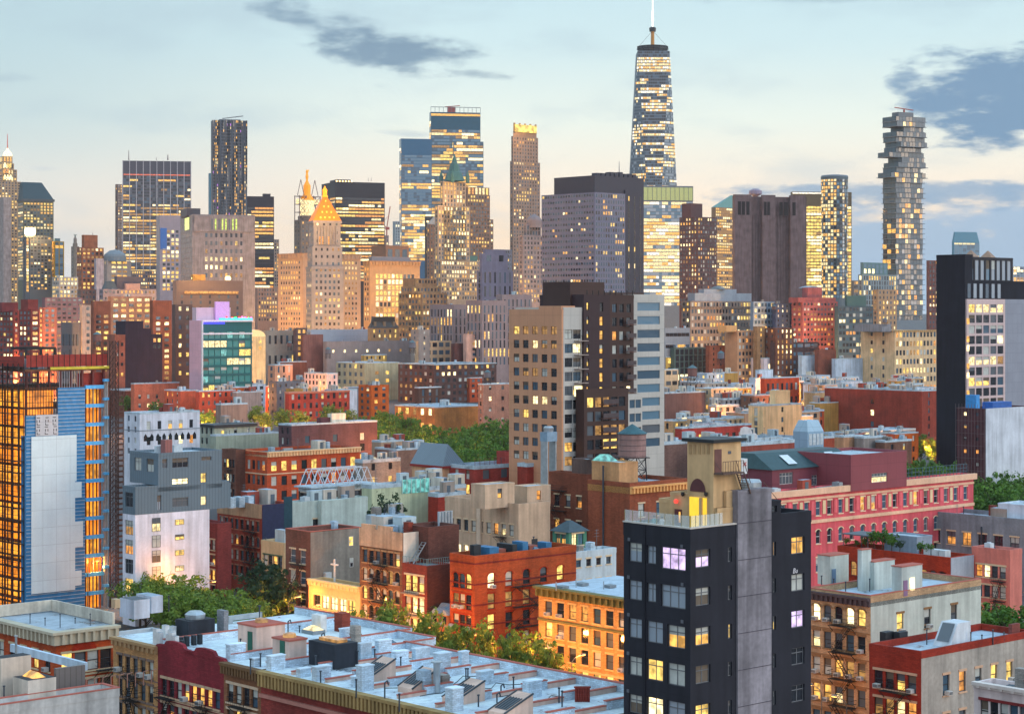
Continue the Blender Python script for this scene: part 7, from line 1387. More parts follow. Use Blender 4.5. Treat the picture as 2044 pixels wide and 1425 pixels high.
for k in range(16): u = W*k/15; m = MB(); m.bar((u, -.1, H), (u, -.1, b.z(706)+rr.random()), .05); b.part('net_post', m, scf)
m = MB(); z = b.z(697); u0, u1 = b.u(52, 6), b.u(110, 6)
for u in (u0, (u0+u1)/2, u1): m.bar((u, 6, H), (u, 6, z), .25)
m.bar((u0, 6, z), (u1, 6, z), .3); m.bar((u0, 11, z), (u1, 11, z), .3); m.bar((u0, 6, z), (u0, 11, z), .25); m.bar((u1, 6, z), (u1, 11, z), .25); b.part('steel_gantry', m, plain('black_gantry', '17171c', .6))
for k in range(26): u, v = W*rr.random(), 1+D*.5*rr.random(); h = rr.uniform(.5, 2.2); m = MB(); m.box(u, u+rr.uniform(.3, 1.6), v, v+.8, H, H+h); b.part('site_material', m, plain(['site_white', 'site_teal', 'site_brown', 'site_red'][k % 4], ['b8c0c4', '3a7a8a', '5a4a40', '8a3a34'][k % 4], .7))
# scaffold on the left face
for q in range(12): v = D*q/11; m = MB(); m.bar((-1.3, v, 0), (-1.3, v, H+1), .09); m.bar((-.25, v, 0), (-.25, v, H+1), .07); b.part('scaffold_tube', m, scf)
for k in range(22):
    z = H+.5-2.0*k
    if z < .5: break
    m = MB(); m.box(-1.35, -.2, 0, D, z-.08, z); m.bar((-1.4, 0, z+.9), (-1.4, D, z+.9), .05); m.bar((-1.4, 0, z), (-1.4, D, z+2 if k % 2 else z-2), .05); b.part('scaffold_deck', m, scf)
b.box('side_strip', blue, -.1, .04, -.2, 1.2, 0, b.z(870))
# hoist mast and mesh shaft at its right edge
u = b.u(226, -1.2); m = MB(); zt = b.z(682)
for a in (-.55, .55):
    for c in (-.55, .55): m.bar((u+a, -1.5+c, 0), (u+a, -1.5+c, zt), .09)
for k in range(46):
    z = zt*k/46; d = zt/46
    for a, c, e, f in ((-.55, -.55, .55, -.55), (.55, -.55, .55, .55), (-.55, .55, -.55, -.55)): m.bar((u+a, -1.5+c, z), (u+e, -1.5+f, z+d), .05); m.bar((u+a, -1.5+c, z), (u+e, -1.5+f, z), .05)
b.part('hoist_mast', m, plain('rusty_mast', '4a3028', .7)); uu = b.u(233, -1); m = MB(); zt = b.z(786)
for a in (0, 1.3): m.bar((uu+a, -1, 0), (uu+a, -1, zt), .07); m.bar((uu+a, 1, 0), (uu+a, 1, zt), .07)
for k in range(40): z = zt*k/40; m.box(uu, uu+1.3, -1.05, -.95, z, z+.35); m.bar((uu, 1, z), (uu+1.3, 1, z+.5), .05)
b.part('mesh_shaft', m, plain('brown_mesh', '55362c', .7)); VIS.append((0, 248, 680, 1440, 340)); b.done()
# ---------------------------------------------------------------- near left: corniced corner house, low house, and the long row of roofs
b = N('corner_house', 'orange-red corner house with an ornate stone cornice and silver roof', -14, 112, 233, 1262, 225, 'a4523a brick', 't:b3.0,w1.3,h2.1,f3.2,t2.5,n5,l.45', 't:b3.3,w1.45,h2.2,f3.2,t2.5,n4,l.5', par=.0, acs=.15, roof='a9b8c2', trim=wallmat('c4b69a', 'trim')); b.cornice(wallmat('b9b2a0', 'stone'), b.h+.1, .9, 1.5, br=.9)
for f in (.45,): m = MB(); u = b.W*f; m.poly([(u+1.6*math.cos(a*math.pi/10), -.12, b.h-2.3+1.1*math.sin(a*math.pi/10)) for a in range(11)]); b.part('arched_pediment', m, wallmat('9a3a2c', 'brick'))
m = MB(); m.box(b.W-.3, b.W, .4, b.D, b.h+.1, b.h+1.4); m.box(.3, b.W-.31, b.D-.4, b.D, b.h+.1, b.h+1.4); b.part('parapet_wall', m, wallmat('b9b4a8', 'concrete'))
b.band(wallmat('c4b69a', 'trim'), b.h-5.2, .2, .1); b.fire_escape('R', b.u(222), b.u(190), [b.h-4.8-3.2*k for k in range(3)])
for k in range(5): pipe(b, 60+30*k, 1226+(k % 2)*8, 1244+(k % 3)*4, b.h+.01, .05)
rbox(b, 'tank_hut', [wallmat('b9a88e', 'plaster')], 222, 230, 240, 1196, 1214, b.h); b.done()
b = N('brick_extension', 'low red brick wall building with two white roof huts', 231, 234, 331, 1270, 232, '9a4a3a brick', None, None, roof='a8b4bc', cop=wallmat('b8c0c4', 'trim'), yb=1290)
ww = wallmat('c2ccd8', 'plaster'); rbox(b, 'roof_hut', [ww, roofmat('5c646b')], 239, 268, 299, 1198, 1236, b.h-.7, 1); rbox(b, 'roof_hut', [ww, roofmat('a8bccb')], 272, 302, 325, 1190, 1224, b.h-.7, 1); pipe(b, 337, 1190, 1220, b.h-.7); b.done()
b = N('low_house', 'low white-patched house with tan roof huts at the photo corner', -60, -30, 238, 1412, 180, 'b9b8b4 concrete', None, None, roof='b4c6d4'); coping(b); rf = b.h-.7; hut = wallmat('c6bcb0', 'plaster')
rbox(b, 'roof_hut', [hut, plain('black_roof_felt', '2e3238', .8)], -14, 2, 62, 1314, 1392, rf, 1); o, q = rbox(b, 'roof_hut', [hut, plain('black_roof_felt', '2e3238', .8)], 26, 56, 112, 1358, 1402, rf, 1)
m = MB(); m.frustum([(q[0]+.8, q[2]+.5), (q[1]-.8, q[2]+.5), (q[1]-.8, q[3]-.3), (q[0]+.8, q[3]-.3)], [(q[0]+1.4, q[2]+.8), (q[1]-1.4, q[2]+.8), (q[1]-1.4, q[3]-.6), (q[0]+1.4, q[3]-.6)], q[4]+.01, q[4]+.5); m.build('skylight', G['y1'], o)
rbox(b, 'timber_screen', [wallmat('6f6a68', 'metal')], 108, 112, 170, 1334, 1384, rf); rbox(b, 'parapet_wall', [wallmat('b9c8d4', 'plaster')], 20, 168, 172, 1322, 1338, rf)
m = MB()
for k in range(9): u = b.u(172, 3)+.9*k; m.bar((u, 3, rf), (u, 3, rf+1.3), .05); m.bar((u, 3, rf+1.3), (u+.9, 3.5, rf+1.3), .04)
b.part('roof_railing', m, plain('rusty_rail', '9a6f60', .7)); pipe(b, 32, 1270, 1340, rf, .12, mat=STEEL); pipe(b, 66, 1380, 1398, rf); pipe(b, 8, 1370, 1400, rf)
b.box('paint_patch', plain('white_wall_patch', 'c9d2da', .7), b.u(60), b.u(236), -.06, -.035, 3, b.h-.4) if 0 else None; b.done()
# the long row: shared roof height, facades stepping towards the viewer
P0 = (-42.4, 213.0); ZR = 17.4; ROW = []
def rowY(px, dz=0): k = (px-CX)/F; t = (k*213+42.4)/(.673+.74*k); return 213-.74*t
rt_ = wallmat('8e4a4a', 'trim')
for nm, lab, x0, x1, wl, code, W_, trim in (
    ('row_house', 'tan brick row house at the far end of the long silver-roofed row', 226, 315, 'b08a66 brick', 't:b2.2,w1.0,h1.75,f2.5,t1.75,n5,l.05,m.6', 24, wallmat('7a6a62', 'trim')),
    ('row_house', 'maroon row house with two stepped gables on the long row', 315, 447, '7a3238 brick', 't:b2.05,w1.0,h1.75,f2.5,t3.1,n8,l.12,m.5', 24, wallmat('c2a890', 'trim')),
    ('row_house', 'brown brick row house with white-framed windows and bracket cornice', 447, 521, '7c5a46 brick', 't:b2.0,w1.05,h1.8,f2.5,t2.0,n4,l.15,m.4', 22, wallmat('cdb8a2', 'trim')),
    ('row_house', 'long maroon row house with a corroded tan cornice', 521, 1060, '7a3c38 brick', 't:b2.1,w1.0,h1.8,f2.5,t3.0,n20,l.05,m.5', 18, wallmat('b09080', 'trim'))):
    Y = rowY(x1); yt = HZ + (EYE-ZR)*F/Y
    b = Bld(nm, lab, x0, x1, x1+10, yt, Y, 'building', TH, 'long silver-roofed row of houses', W=W_); b.wall = wallmat(*wl.split()); b.vol(b.wall, L=code, roof='dcecf6', parapet=0, trim=trim, acs=.25, frame=plain('dark_window_frame', '2b2c30', .6)); ROW.append(b)
    VIS.append((x0, x1, yt-60, 1440, Y))
a, g, br_, lg = ROW
a.cornice(wallmat('a08466', 'stone'), a.h+.03, .5, .8, R=False, br=.8); a.fire_escape('L', a.v(282), a.v(258), [a.h-3.6-2.5*k for k in range(3)])
for k in range(3): a.band(wallmat('7a6a62', 'trim'), a.h-3.75-2.5*k, .12, .07, R=False)
m = MB()
for f in (.28, .74):
    v = g.D*f; pts = [(v-3.6, g.h), (v-3.2, g.h+.3), (v-1.9, g.h+.38), (v-1.5, g.h+.8), (v-.6, g.h+.9), (v+.6, g.h+.9), (v+1.5, g.h+.8), (v+1.9, g.h+.38), (v+3.2, g.h+.3), (v+3.6, g.h)]
    m = MB(); n = len(pts); i0 = [(-.06, y, z) for y, z in pts]; i1 = [(.35, y, z) for y, z in pts]; m.poly(i0); m.poly(i1[::-1])
    for q in range(n-1): m.quad(i0[q], i0[q+1], i1[q+1], i1[q])
    g.part('stepped_gable', m, g.wall)
g.box('parapet_wall', g.wall, -.05, .34, 0, g.D, g.h-.02, g.h+.02)
for x0, x1 in ((352, 322), (425, 398)): g.fire_escape('L', g.v(x0), g.v(x1), [g.h-4.95-2.5*k for k in range(2)])
g.band(wallmat('c2a890', 'trim'), g.h-5.2, .12, .08, R=False)
br_.cornice(wallmat('6e5640', 'stone'), br_.h+.03, .6, 1.1, R=False, br=.45); br_.fire_escape('L', br_.v(503), br_.v(470), [br_.h-3.95-2.5*k for k in range(2)])
lg.cornice(wallmat('9a8460', 'concrete'), lg.h+.03, .6, 1.5, R=False, br=.55); lg.band(wallmat('a87a70', 'trim'), lg.h-2.5, .35, .3, R=False); lg.fire_escape('L', lg.v(700), lg.v(655), [lg.h-4.95]); lg.fire_escape('L', lg.v(610), lg.v(575), [lg.h-4.95])
z = ZR; wb = wallmat('c2d2de', 'brick'); pk = wallmat('cbb4a8', 'plaster'); sil = roofmat('b4c8d6'); bk = wallmat('2b2f36', 'concrete')
# party walls across the roofs, coped in red
for b_, m_ in ((a, 0), (g, 0), (br_, 0)):
    m = MB(); m.box(.6, b_.W-.5, -.35, -.02, z, z+.7); w_ = b_.part('party_wall', m, wb); c = MB(); c.box(.55, b_.W-.5, -.4, .03, z+.7, z+.79); c.build('coping', COPING, w_)
CLAMP += ROW
for k in range(7):
    v = lg.D*(k+.45)/7.2
    for q, (u0, u1, hh) in enumerate(((.8, 4, .3), (4, 7.2, .7), (7.2, 11, .35), (11, 14, .75), (14, lg.W-.4, .45))): m = MB(); m.box(u0, u1-.02, v-.15, v+.17, z, z+hh); w_ = lg.part('party_wall', m, pk if q % 2 == 0 else wb); c = MB(); c.box(u0-.03, u1-.02, v-.2, v+.22, z+hh, z+hh+.09); c.build('coping', COPING, w_)
for b_ in ROW:
    m = MB(); m.box(b_.W-.32, b_.W, .0, b_.D, z, z+.8); w_ = b_.part('parapet', m, wb); c = MB(); c.box(b_.W-.37, b_.W+.05, 0, b_.D, z+.8, z+.89); c.build('coping', COPING, w_)
own = lambda px: a if px < 300 else g if px < 440 else br_ if px < 520 else lg
def rx(name, mats, xl, xc, xr, yt, yb, top=None, host=None): return rbox(host or own(xc), name, mats, xl, xc, xr, yt, yb, z, top)
for xl, xc, xr, yt, yb in ((475, 512, 569, 1249, 1304), (544, 577, 612, 1277, 1320)):
    o, q = rx('stair_house', [pk, plain('black_roof_felt', '2e3238', .8)], xl, xc, xr, yt, yb, 1); m = MB(); m.box(q[0]-.08, q[1]+.08, q[2]-.08, q[3]+.08, q[4]-.16, q[4]+.02); c = m.build('coping', COPING, o); m = MB(); m.box(q[0]-.06, q[0]-.004, q[2]+.7, q[2]+1.5, z+.1, z+2.1); m.build('door', plain('dark_green_door', '1f5a48', .6), o); m = MB(); m.lathe([(.7, q[4]+.03), (.62, q[4]+.4), (.2, q[4]+.5)], (q[0]+q[1])/2, (q[2]+q[3])/2, 8); m.build('skylight', G['o2'], o)
o, q = rx('stair_house', [bk, plain('black_roof_felt', '2e3238', .8)], 616, 668, 714, 1287, 1336, 1); m = MB(); m.box(q[0]+.8, q[1]-.8, q[2]+.6, q[3]-.6, q[4]+.003, q[4]+.3); m.build('skylight', G['o2'], o)
o, q = rx('mechanical_shed', [bk, plain('black_roof_felt', '2e3238', .8)], 350, 376, 429, 1240, 1278, 1); m = MB(); m.lathe([(1.0, q[4]), (1.1, q[4]+.5), (.7, q[4]+.8)], (q[0]+q[1])/2, (q[2]+q[3])/2, 12); m.build('fan_cowl', STEEL, o)
for k, (x, y) in enumerate(((290, 1292), (303, 1288), (316, 1284), (330, 1280), (344, 1276), (312, 1298), (327, 1294), (342, 1290), (300, 1302))): rx('cooling_unit', [plain('white_cooling_unit', 'cfd2d2', .5), plain('grey_unit_grille', '8a9298', .5)], x-7, x, x+8, y-26-(k % 2)*6, y, 1, a)
for x, y in ((360, 1292), (372, 1290), (352, 1300), (386, 1288), (398, 1286)): rx('cooling_unit', [plain('dark_roof_unit', '23282e', .6)], x-5, x, x+6, y-20, y, None, g)
rx('chimney', [wallmat('8a8c90', 'brick')], 433, 447, 456, 1219, 1268); 
for xl, xc, xr, yt, yb in ((438, 446, 478, 1290, 1322), (468, 474, 488, 1320, 1336), (511, 520, 549, 1314, 1342), (582, 592, 621, 1339, 1366), (540, 548, 570, 1344, 1360), (664, 676, 700, 1338, 1388), (865, 878, 900, 1306, 1350), (915, 922, 936, 1302, 1340), (677, 682, 706, 1256, 1284), (712, 720, 742, 1286, 1318), (748, 756, 782, 1280, 1312), (781, 790, 816, 1302, 1328), (822, 830, 858, 1296, 1322), (1043, 1056, 1082, 1362, 1394), (841, 856, 878, 1384, 1430), (950, 960, 986, 1342, 1368), (700, 708, 730, 1352, 1372)):
    o, q = rx('chimney', [wb], xl, xc, xr, yt, yb); m = MB(); m.box(q[0]-.06, q[1]+.06, q[2]-.06, q[3]+.06, q[4]+.002, q[4]+.1); m.build('chimney_cap', wallmat('d4e0e8', 'concrete'), o)
for xl, xc, xr, yt, yb in ((712, 738, 790, 1314, 1362), (798, 822, 866, 1336, 1386), (886, 912, 968, 1358, 1408), (982, 1006, 1064, 1384, 1436)):  # wedge-shaped stair heads with sloping glazing
    u0, v0 = loc(lg, xc, yb, z); u1 = lg.u(xr, v0); v1 = v0+2.0; h = lg.z(yt, u1, v0); u1 = max(u1, u0+3)
    m = MB(); i = [(u0, v0, z), (u1, v0, z), (u1, v0, h), (u0, v0, z+.5)]; j = [(x_, v1, w_) for x_, _, w_ in i]; m.poly(i); m.poly(j[::-1]); m.quad(i[0], i[3], j[3], j[0]); m.quad(i[3], i[2], j[2], j[3]); m.quad(i[1], j[1], j[2], i[2]); o = lg.part('stair_wedge', m, wallmat('cdb4a6', 'plaster'))
    m = MB(); sl_ = (h-z-.5)/(u1-u0); m.quad((u0+.5, v0+.3, z+.53+.5*sl_), (u1-1, v0+.3, h+.03-sl_), (u1-1, v1-.3, h+.03-sl_), (u0+.5, v1-.3, z+.53+.5*sl_)); m.build('skylight', G['gy'], o); m = MB()
    for q in range(5): vv = v0+.3+(v1-v0-.6)*q/4; m.bar((u0+.5, vv, z+.56+.5*sl_), (u1-1, vv, h+.06-sl_), .05)
    m.bar((u0, v0-.03, z+.52), (u1, v0-.03, h+.03), .09); m.bar((u0, v1+.03, z+.52), (u1, v1+.03, h+.03), .09); m.build('glazing_bar', plain('slate_flashing', '3a444c', .5), o)
pipe(lg, 872, 1322, 1382, z, .32, 'flue', STEEL)
for k, (x, y0, y1) in enumerate(((575, 1240, 1262), (598, 1250, 1262), (500, 1316, 1345), (520, 1305, 1330), (630, 1310, 1350), (642, 1266, 1290), (714, 1300, 1330), (800, 1312, 1334), (748, 1297, 1317), (711, 1357, 1392), (768, 1362, 1394), (797, 1386, 1420), (893, 1346, 1360), (930, 1335, 1355), (934, 1335, 1355), (992, 1385, 1402), (1025, 1352, 1382), (1116, 1374, 1402), (1122, 1380, 1410), (955, 1388, 1410), (1000, 1368, 1380), (560, 1262, 1280), (480, 1276, 1300), (640, 1340, 1362), (845, 1338, 1362))): pipe(lg if x > 520 else br_ if x > 440 else g, x, y0, y1, z, hook=k % 5 == 0)
for k in range(6): pipe(lg, 1150+5*k, 1372, 1400, z, .12, mat=wallmat('7a3a34', 'brick'))
o, q = rx('glazed_frame', [plain('white_frame_paint', 'd0d4d4', .5)], 622, 640, 652, 1228, 1262); 
for k in range(7):   # loose black cables lying over the roof
    r_ = random.Random(k); m = MB(); u, v = 2 + r_.random()*4, lg.D*(k+.5)/7.5; p = (u, v, z+.05)
    for q in range(9): u += 1.2; v += r_.uniform(-1, 1); n_ = (min(u, lg.W-.6), min(max(v, .5), lg.D), z+.05 + (.25 if q % 4 == 2 else 0)); m.bar(p, n_, .035, n=5); p = n_
    lg.part('roof_cable', m, plain('black_roof_cable', '1c2024', .5))
for b_ in ROW: b_.clutter(2, bulk=0, z=z); b_.done()
# a lower block continuing the row to the right
b = N('row_end', 'low silver-roofed end block of the row with stepped red coping', 905, 1120, 1236, 1432, 169, 'c9b2a6 plaster', None, None, roof='dcecf6', par=.5, cop=wb, D=14) if 0 else None

# ---------------------------------------------------------------- trees
def leafmat(name, a, c):
    m, Nn, L, Bn = _base(name); g = Nn.new('ShaderNodeNewGeometry'); oi = Nn.new('ShaderNodeObjectInfo'); n = Nn.new('ShaderNodeTexNoise'); L.new(g.outputs['Position'], n.inputs[0]); n.inputs['Scale'].default_value = .55; n.inputs['Detail'].default_value = 3
    ad = Nn.new('ShaderNodeMath'); ad.operation = 'MULTIPLY_ADD'; L.new(g.outputs['Random Per Island'], ad.inputs[0]); ad.inputs[1].default_value = .45; L.new(n.outputs[0], ad.inputs[2])
    rp = Nn.new('ShaderNodeValToRGB'); L.new(ad.outputs[0], rp.inputs[0]); rp.color_ramp.elements[0].position = .35; rp.color_ramp.elements[0].color = a + (1,); rp.color_ramp.elements[1].position = .95; rp.color_ramp.elements[1].color = c + (1,)
    L.new(rp.outputs[0], Bn.inputs['Base Color']); Bn.inputs['Roughness'].default_value = .6; Bn.inputs['Specular IOR Level'].default_value = .25
    t = Nn.new('ShaderNodeBsdfTranslucent'); L.new(rp.outputs[0], t.inputs[0]); mx = Nn.new('ShaderNodeMixShader'); mx.inputs[0].default_value = .3; L.new(Bn.outputs[0], mx.inputs[1]); L.new(t.outputs[0], mx.inputs[2]); L.new(mx.outputs[0], Nn['Material Output'].inputs[0]); return m
LEAF = [leafmat('park_leaf', (.025, .085, .012), (.13, .27, .035)), leafmat('street_leaf', (.05, .12, .012), (.24, .34, .05)), leafmat('dark_leaf', (.012, .035, .018), (.04, .08, .03))]
BARK = plain('tree_bark', '4a3a2e', .9)
def crown_mesh(seed, mat, R=1.0, n=74, lf=.08):
    r_ = random.Random(seed); b = MB(); cl = []
    for k in range(n):
        while True:
            p = Vector((r_.uniform(-1, 1), r_.uniform(-1, 1), r_.uniform(-.75, 1)))
            if .25 < p.length < 1: break
        a = math.atan2(p.y, p.x); lob = .74 + .22*math.sin(3*a + seed + p.z*2) + .16*math.sin(5*a + p.z*4 + seed*2); p *= lob * (1.0 if p.z > -.2 else .85); cl.append((p, r_.choice([.10, .14, .2, .27])))
    for p, s_ in cl:
        for q in range(26):
            d = Vector((r_.gauss(0, 1), r_.gauss(0, 1), r_.gauss(0, .8))).normalized() * s_ * (r_.random() ** .4); c = p + d
            nrm = (d.normalized() + Vector((r_.uniform(-.7, .7), r_.uniform(-.7, .7), r_.uniform(-.2, .9)))).normalized(); t = nrm.orthogonal().normalized(); t = t * math.cos(q) + nrm.cross(t) * math.sin(q); u = nrm.cross(t); h = lf * r_.uniform(.6, 1.15)
            b.poly([tuple(c + t*h), tuple(c + u*h*.55), tuple(c - t*h), tuple(c - u*h*.55)])
    return b.mesh('crown', mat)
TREES = []
def tree_proto(seed, mi, name, label):
    o = thing(name, label, 'tree'); link('crown', crown_mesh(seed, LEAF[mi]), o, (0, 0, 1.35)); b = MB(); r_ = random.Random(seed)
    b.bar((0, 0, 0), (.02, .01, .55), .055, n=7, r2=.042); b.bar((.02, .01, .54), (.0, .03, 1.1), .042, n=7, r2=.028)
    for k in range(7): a = 2*math.pi*k/7 + r_.random(); z0 = .5 + .08*k; b.bar((0, .01, z0), (.55*math.cos(a), .55*math.sin(a), z0 + .5 + .2*r_.random()), .022, n=5, r2=.008)
    for k in range(6): a = 2*math.pi*k/6 + .5 + r_.random(); b.bar((0, .02, .8), (.7*math.cos(a), .7*math.sin(a), 1.5 + .7*r_.random()), .02, n=5, r2=.006)
    b.build('trunk', BARK, o); return o
PT = {(s_, m_): None for s_ in range(3) for m_ in range(3)}
def tree(px, ytop, Y, h, label, kind='tree', mi=0, wide=1.0, group=None, zbase=None):
    """A tree whose top shows at (px, ytop); h is its height in metres."""
    s_ = len(TREES) % 3; sc = h / 2.25; z0 = wz(ytop, Y) - h if zbase is None else zbase; loc_ = (wx(px, Y), Y, z0); rz = len(TREES) * 1.7
    if PT[(s_, mi)] is None: o = tree_proto(s_*7+mi, mi, kind, label); PT[(s_, mi)] = o; o.location = loc_; o.rotation_euler = (0, 0, rz); o.scale = (sc*wide, sc*wide, sc); o['label'] = label
    else: o = copy_thing(PT[(s_, mi)], loc_, rz, label, None, (sc*wide, sc*wide, sc)); o.name = kind
    if group: o['group'] = group
    elif 'group' in o: del o['group']
    TREES.append(o); return o
rr = random.Random(12); pts = []
for x, y in ((768, 812), (792, 820), (735, 826), (815, 824), (838, 836), (862, 846), (765, 838), (890, 850), (920, 848), (948, 838), (978, 830), (1006, 832), (805, 850), (835, 862), (870, 872), (905, 866), (940, 862), (972, 854), (1004, 858), (858, 892), (890, 888), (925, 882), (960, 878), (995, 884), (910, 908), (945, 902), (980, 906), (1008, 912), (930, 926), (968, 928), (1000, 936), (900, 928)):
    Y = (EYE-13.5)*F/(y-HZ); tree(x, y, Y, 13.5*rr.uniform(.95, 1.1), 'full green park tree in the grove beside the apartment tower', 'park_tree', 0, 1.0, 'trees of the park grove')
for x, y, lab in ((258, 786, 'green tree under the navy wall at the construction tower edge'), (285, 783, 'green tree between navy wall and salmon tenement'), (312, 796, 'small green tree right under the plain-parapet tenement'), (372, 812, 'green tree top above the white arcade, leftmost of two'), (400, 814, 'green tree top above the white arcade, rightmost of two'), (425, 818, 'green tree beside the tan stair hut'), (508, 806, 'yellow-green tree right of the tan stair hut'), (530, 820, 'low green tree left of the red corniced row'), (562, 812, 'dark green tree before the red corniced row, leftmost'), (600, 816, 'dark green tree before the red corniced row, middle one'), (655, 806, 'bright lamp-lit tree before the red corniced row'), (690, 812, 'green tree at the right end of the red corniced row'), (1838, 862, 'olive tree left of the black-walled tower foot'), (1868, 868, 'olive tree at the foot of the black wall'), (1890, 862, 'olive tree squeezed between black and white blocks')): tree(x, y, (EYE-12)*F/(y-HZ), 12, lab, 'street_tree', 1 if 500 < x < 700 else 0, 1.05)
for k, (x, y) in enumerate(((1830, 912), (1862, 908), (1895, 918), (1925, 924), (1955, 936), (1985, 940), (2015, 934), (2040, 928), (1970, 962), (2005, 964), (2036, 958), (1945, 955))): tree(x, y, (EYE-14)*F/(y-HZ), 14, 'dense green tree in the clump behind the pink school', 'park_tree', 0, 1.0, 'trees behind the pink school')
for x, y, Y, h in ((1980, 1196, 268, 11), (2015, 1190, 262, 12), (2046, 1200, 258, 11)): tree(x, y, Y, h, {1980: 'green tree left of three below the pink house', 2015: 'tallest of three green trees below the pink house', 2046: 'green tree at the photo edge below the pink house'}[x], 'yard_tree', 0, 1.0)
tree(765, 990, 352, 11, 'dark rounded yard tree behind the brown stone tenement', 'yard_tree', 2, .9)
tree(528, 1114, 318, 12.5, 'large dark tree in front of the red tenements', 'street_tree', 2, 1.05); tree(558, 1135, 308, 11, 'dark tree against the brown fire-escape house', 'street_tree', 2, .85)
SP = lambda t, d: (-5.3 - .673*t - .74*d, 280 + .74*t - .673*d)      # along the street: t metres to the left of the red corner, d metres out from the facades
for k in range(24):
    t = 87 - 2.15*k; x, y = SP(t, 5 + (k % 3)*4.4)
    if CX + x/y*F < 252: continue
    h = 8.0 + .5*((k*7) % 4); o = tree(CX + x/y*F, 1000, y, h, 'leafy street tree in the row below the white house and tenements', 'street_tree', 1, 1.15, 'street trees along the left half of the road', 0)
for k, (t, d, h, lab) in enumerate(((18, 8, 9.5, 'small climbing green tree by the dormered house'), (5, 10, 12.5, 'street tree at the red corner tenement, left of the lamp'), (-2, 10, 11.8, 'street tree before the red corner tenement fire escapes'), (-8, 11, 11, 'street tree at the gap beside the tan apartment house'), (-13, 10, 11.5, 'street tree before the tan apartment house, leftmost'), (-19, 10, 11.5, 'street tree before the tan apartment house, middle'), (-25, 10, 11, 'street tree half hidden by the charcoal tower'), (32, 9, 6.0, 'small tree in front of the parish hall'))): x, y = SP(t, d); tree(CX + x/y*F, 1000, y, h, lab, 'street_tree', 1, .72, None, 0)
# planted roof garden
b = RG
for k, (x, h, mi) in enumerate(((1690, 1.6, 1), (1728, 2.2, 0), (1745, 3.2, 0), (1762, 3.6, 0), (1780, 3.0, 0), (1710, 1.4, 0), (1838, 2.2, 0), (1856, 2.0, 0), (1796, 2.0, 2))):
    u = 1.6; v = b.v(x, u); X, Y = b.C[0]+b.r[0]*u+b.l[0]*v, b.C[1]+b.r[1]*u+b.l[1]*v; lab = ['low potted shrub beside the pergola on the red roof garden', 'bushy potted shrub under the pergola edge', 'tall olive-like potted tree on the red roof garden, leftmost', 'tallest potted tree on the red roof garden', 'tall potted tree right of the tallest on the roof garden', 'tiny potted shrub between pergola and bushes', 'spreading potted shrub left of the white roof units', 'spreading potted shrub touching the white roof units', 'dark potted conifer near the roof garden stair hut'][k]
    tree(x, 0, Y, h, lab, 'potted_plant', mi, 1.0, None, b.h-.7+.42); o = thing('planter', 'square planter under the ' + lab.split(' on the')[0].split(' beside')[0].split(' under')[0], 'planter', (X, Y, b.h-.7), R_(90-TH)); m = MB(); m.box(-.4, .4, -.4, .4, 0, .4); m.build('pot', plain('slate_planter', '4a5056', .7), o); m = MB(); m.box(-.33, .33, -.33, .33, .4, .43); m.build('soil', plain('dark_soil', '241a14', .9), o)

# ---------------------------------------------------------------- street lamps (real light) and floodlights
LG = plain('sodium_lamp_glow', 'ffb45a', .4, 0, 6.0)
LMESH = {}
def lamp_parts(o):
    if not LMESH:
        b = MB(); b.bar((0, 0, 0), (0, 0, 7.6), .11, n=7, r2=.07); LMESH['pole'] = b.mesh('pole', plain('lamp_pole_paint', '5a5c58', .5)); b = MB()
        for k in range(5): a0, a1 = k*.3, (k+1)*.3; b.bar((1.9*(1-math.cos(a0)), 0, 7.6+.9*math.sin(a0)), (1.9*(1-math.cos(a1)), 0, 7.6+.9*math.sin(a1)), .05, n=5)
        LMESH['arm'] = b.mesh('arm', plain('lamp_pole_paint', '5a5c58', .5)); b = MB(); b.box(1.6, 2.3, -.16, .16, 8.44, 8.6); LMESH['lamp_head'] = b.mesh('lamp_head', plain('lamp_head_paint', '8a8c88', .5)); b = MB(); b.box(1.68, 2.22, -.12, .12, 8.38, 8.437); LMESH['bulb'] = b.mesh('bulb', LG)
    for n in ('pole', 'arm', 'lamp_head'): c = link(n, LMESH[n], o)
    link('bulb', LMESH['bulb'], c)
nl = [0]
LSRC = {}
LK = lambda w: .12 if w < 17000 else .6
def light(o, loc, watts, col=(1, .36, .07), rad=.4):
    key = (watts, col, rad)
    if key not in LSRC: l = bpy.data.lights.new('lamp_light', 'POINT'); l.energy = watts * LK(watts); l.color = col; l.shadow_soft_size = rad; LSRC[key] = l
    q = bpy.data.objects.new('lamp_light', LSRC[key]); COL.objects.link(q)
    if o is not None: q.parent = o
    q.location = loc; nl[0] += 1
def lamp(x, y, rz, watts, label, group=None, col=(1, .36, .07)):
    o = thing('street_lamp', label, 'street lamp', (x, y, 0), rz, group); lamp_parts(o); light(o, (1.95, 0, 8.0), watts, col)
GL = 'street lamps along the near road'
for k, (t, d, w) in enumerate(((96, 5, 9000), (84, 4, 9000), (72, 5, 9000), (60, 5, 9000), (49, 4, 9000), (37, 5, 14000), (28, 8, 15000), (20, 8, 15000), (9, 9, 15000), (1, 9, 16000), (-8, 9, 16000), (-15, 9, 16900), (-22, 9, 16900), (-29, 9, 16000))): x, y = SP(t, d); lamp(x, y, R_(180-TH+90+180), w, 'sodium street lamp on the kerb of the tree-lined near road', GL)
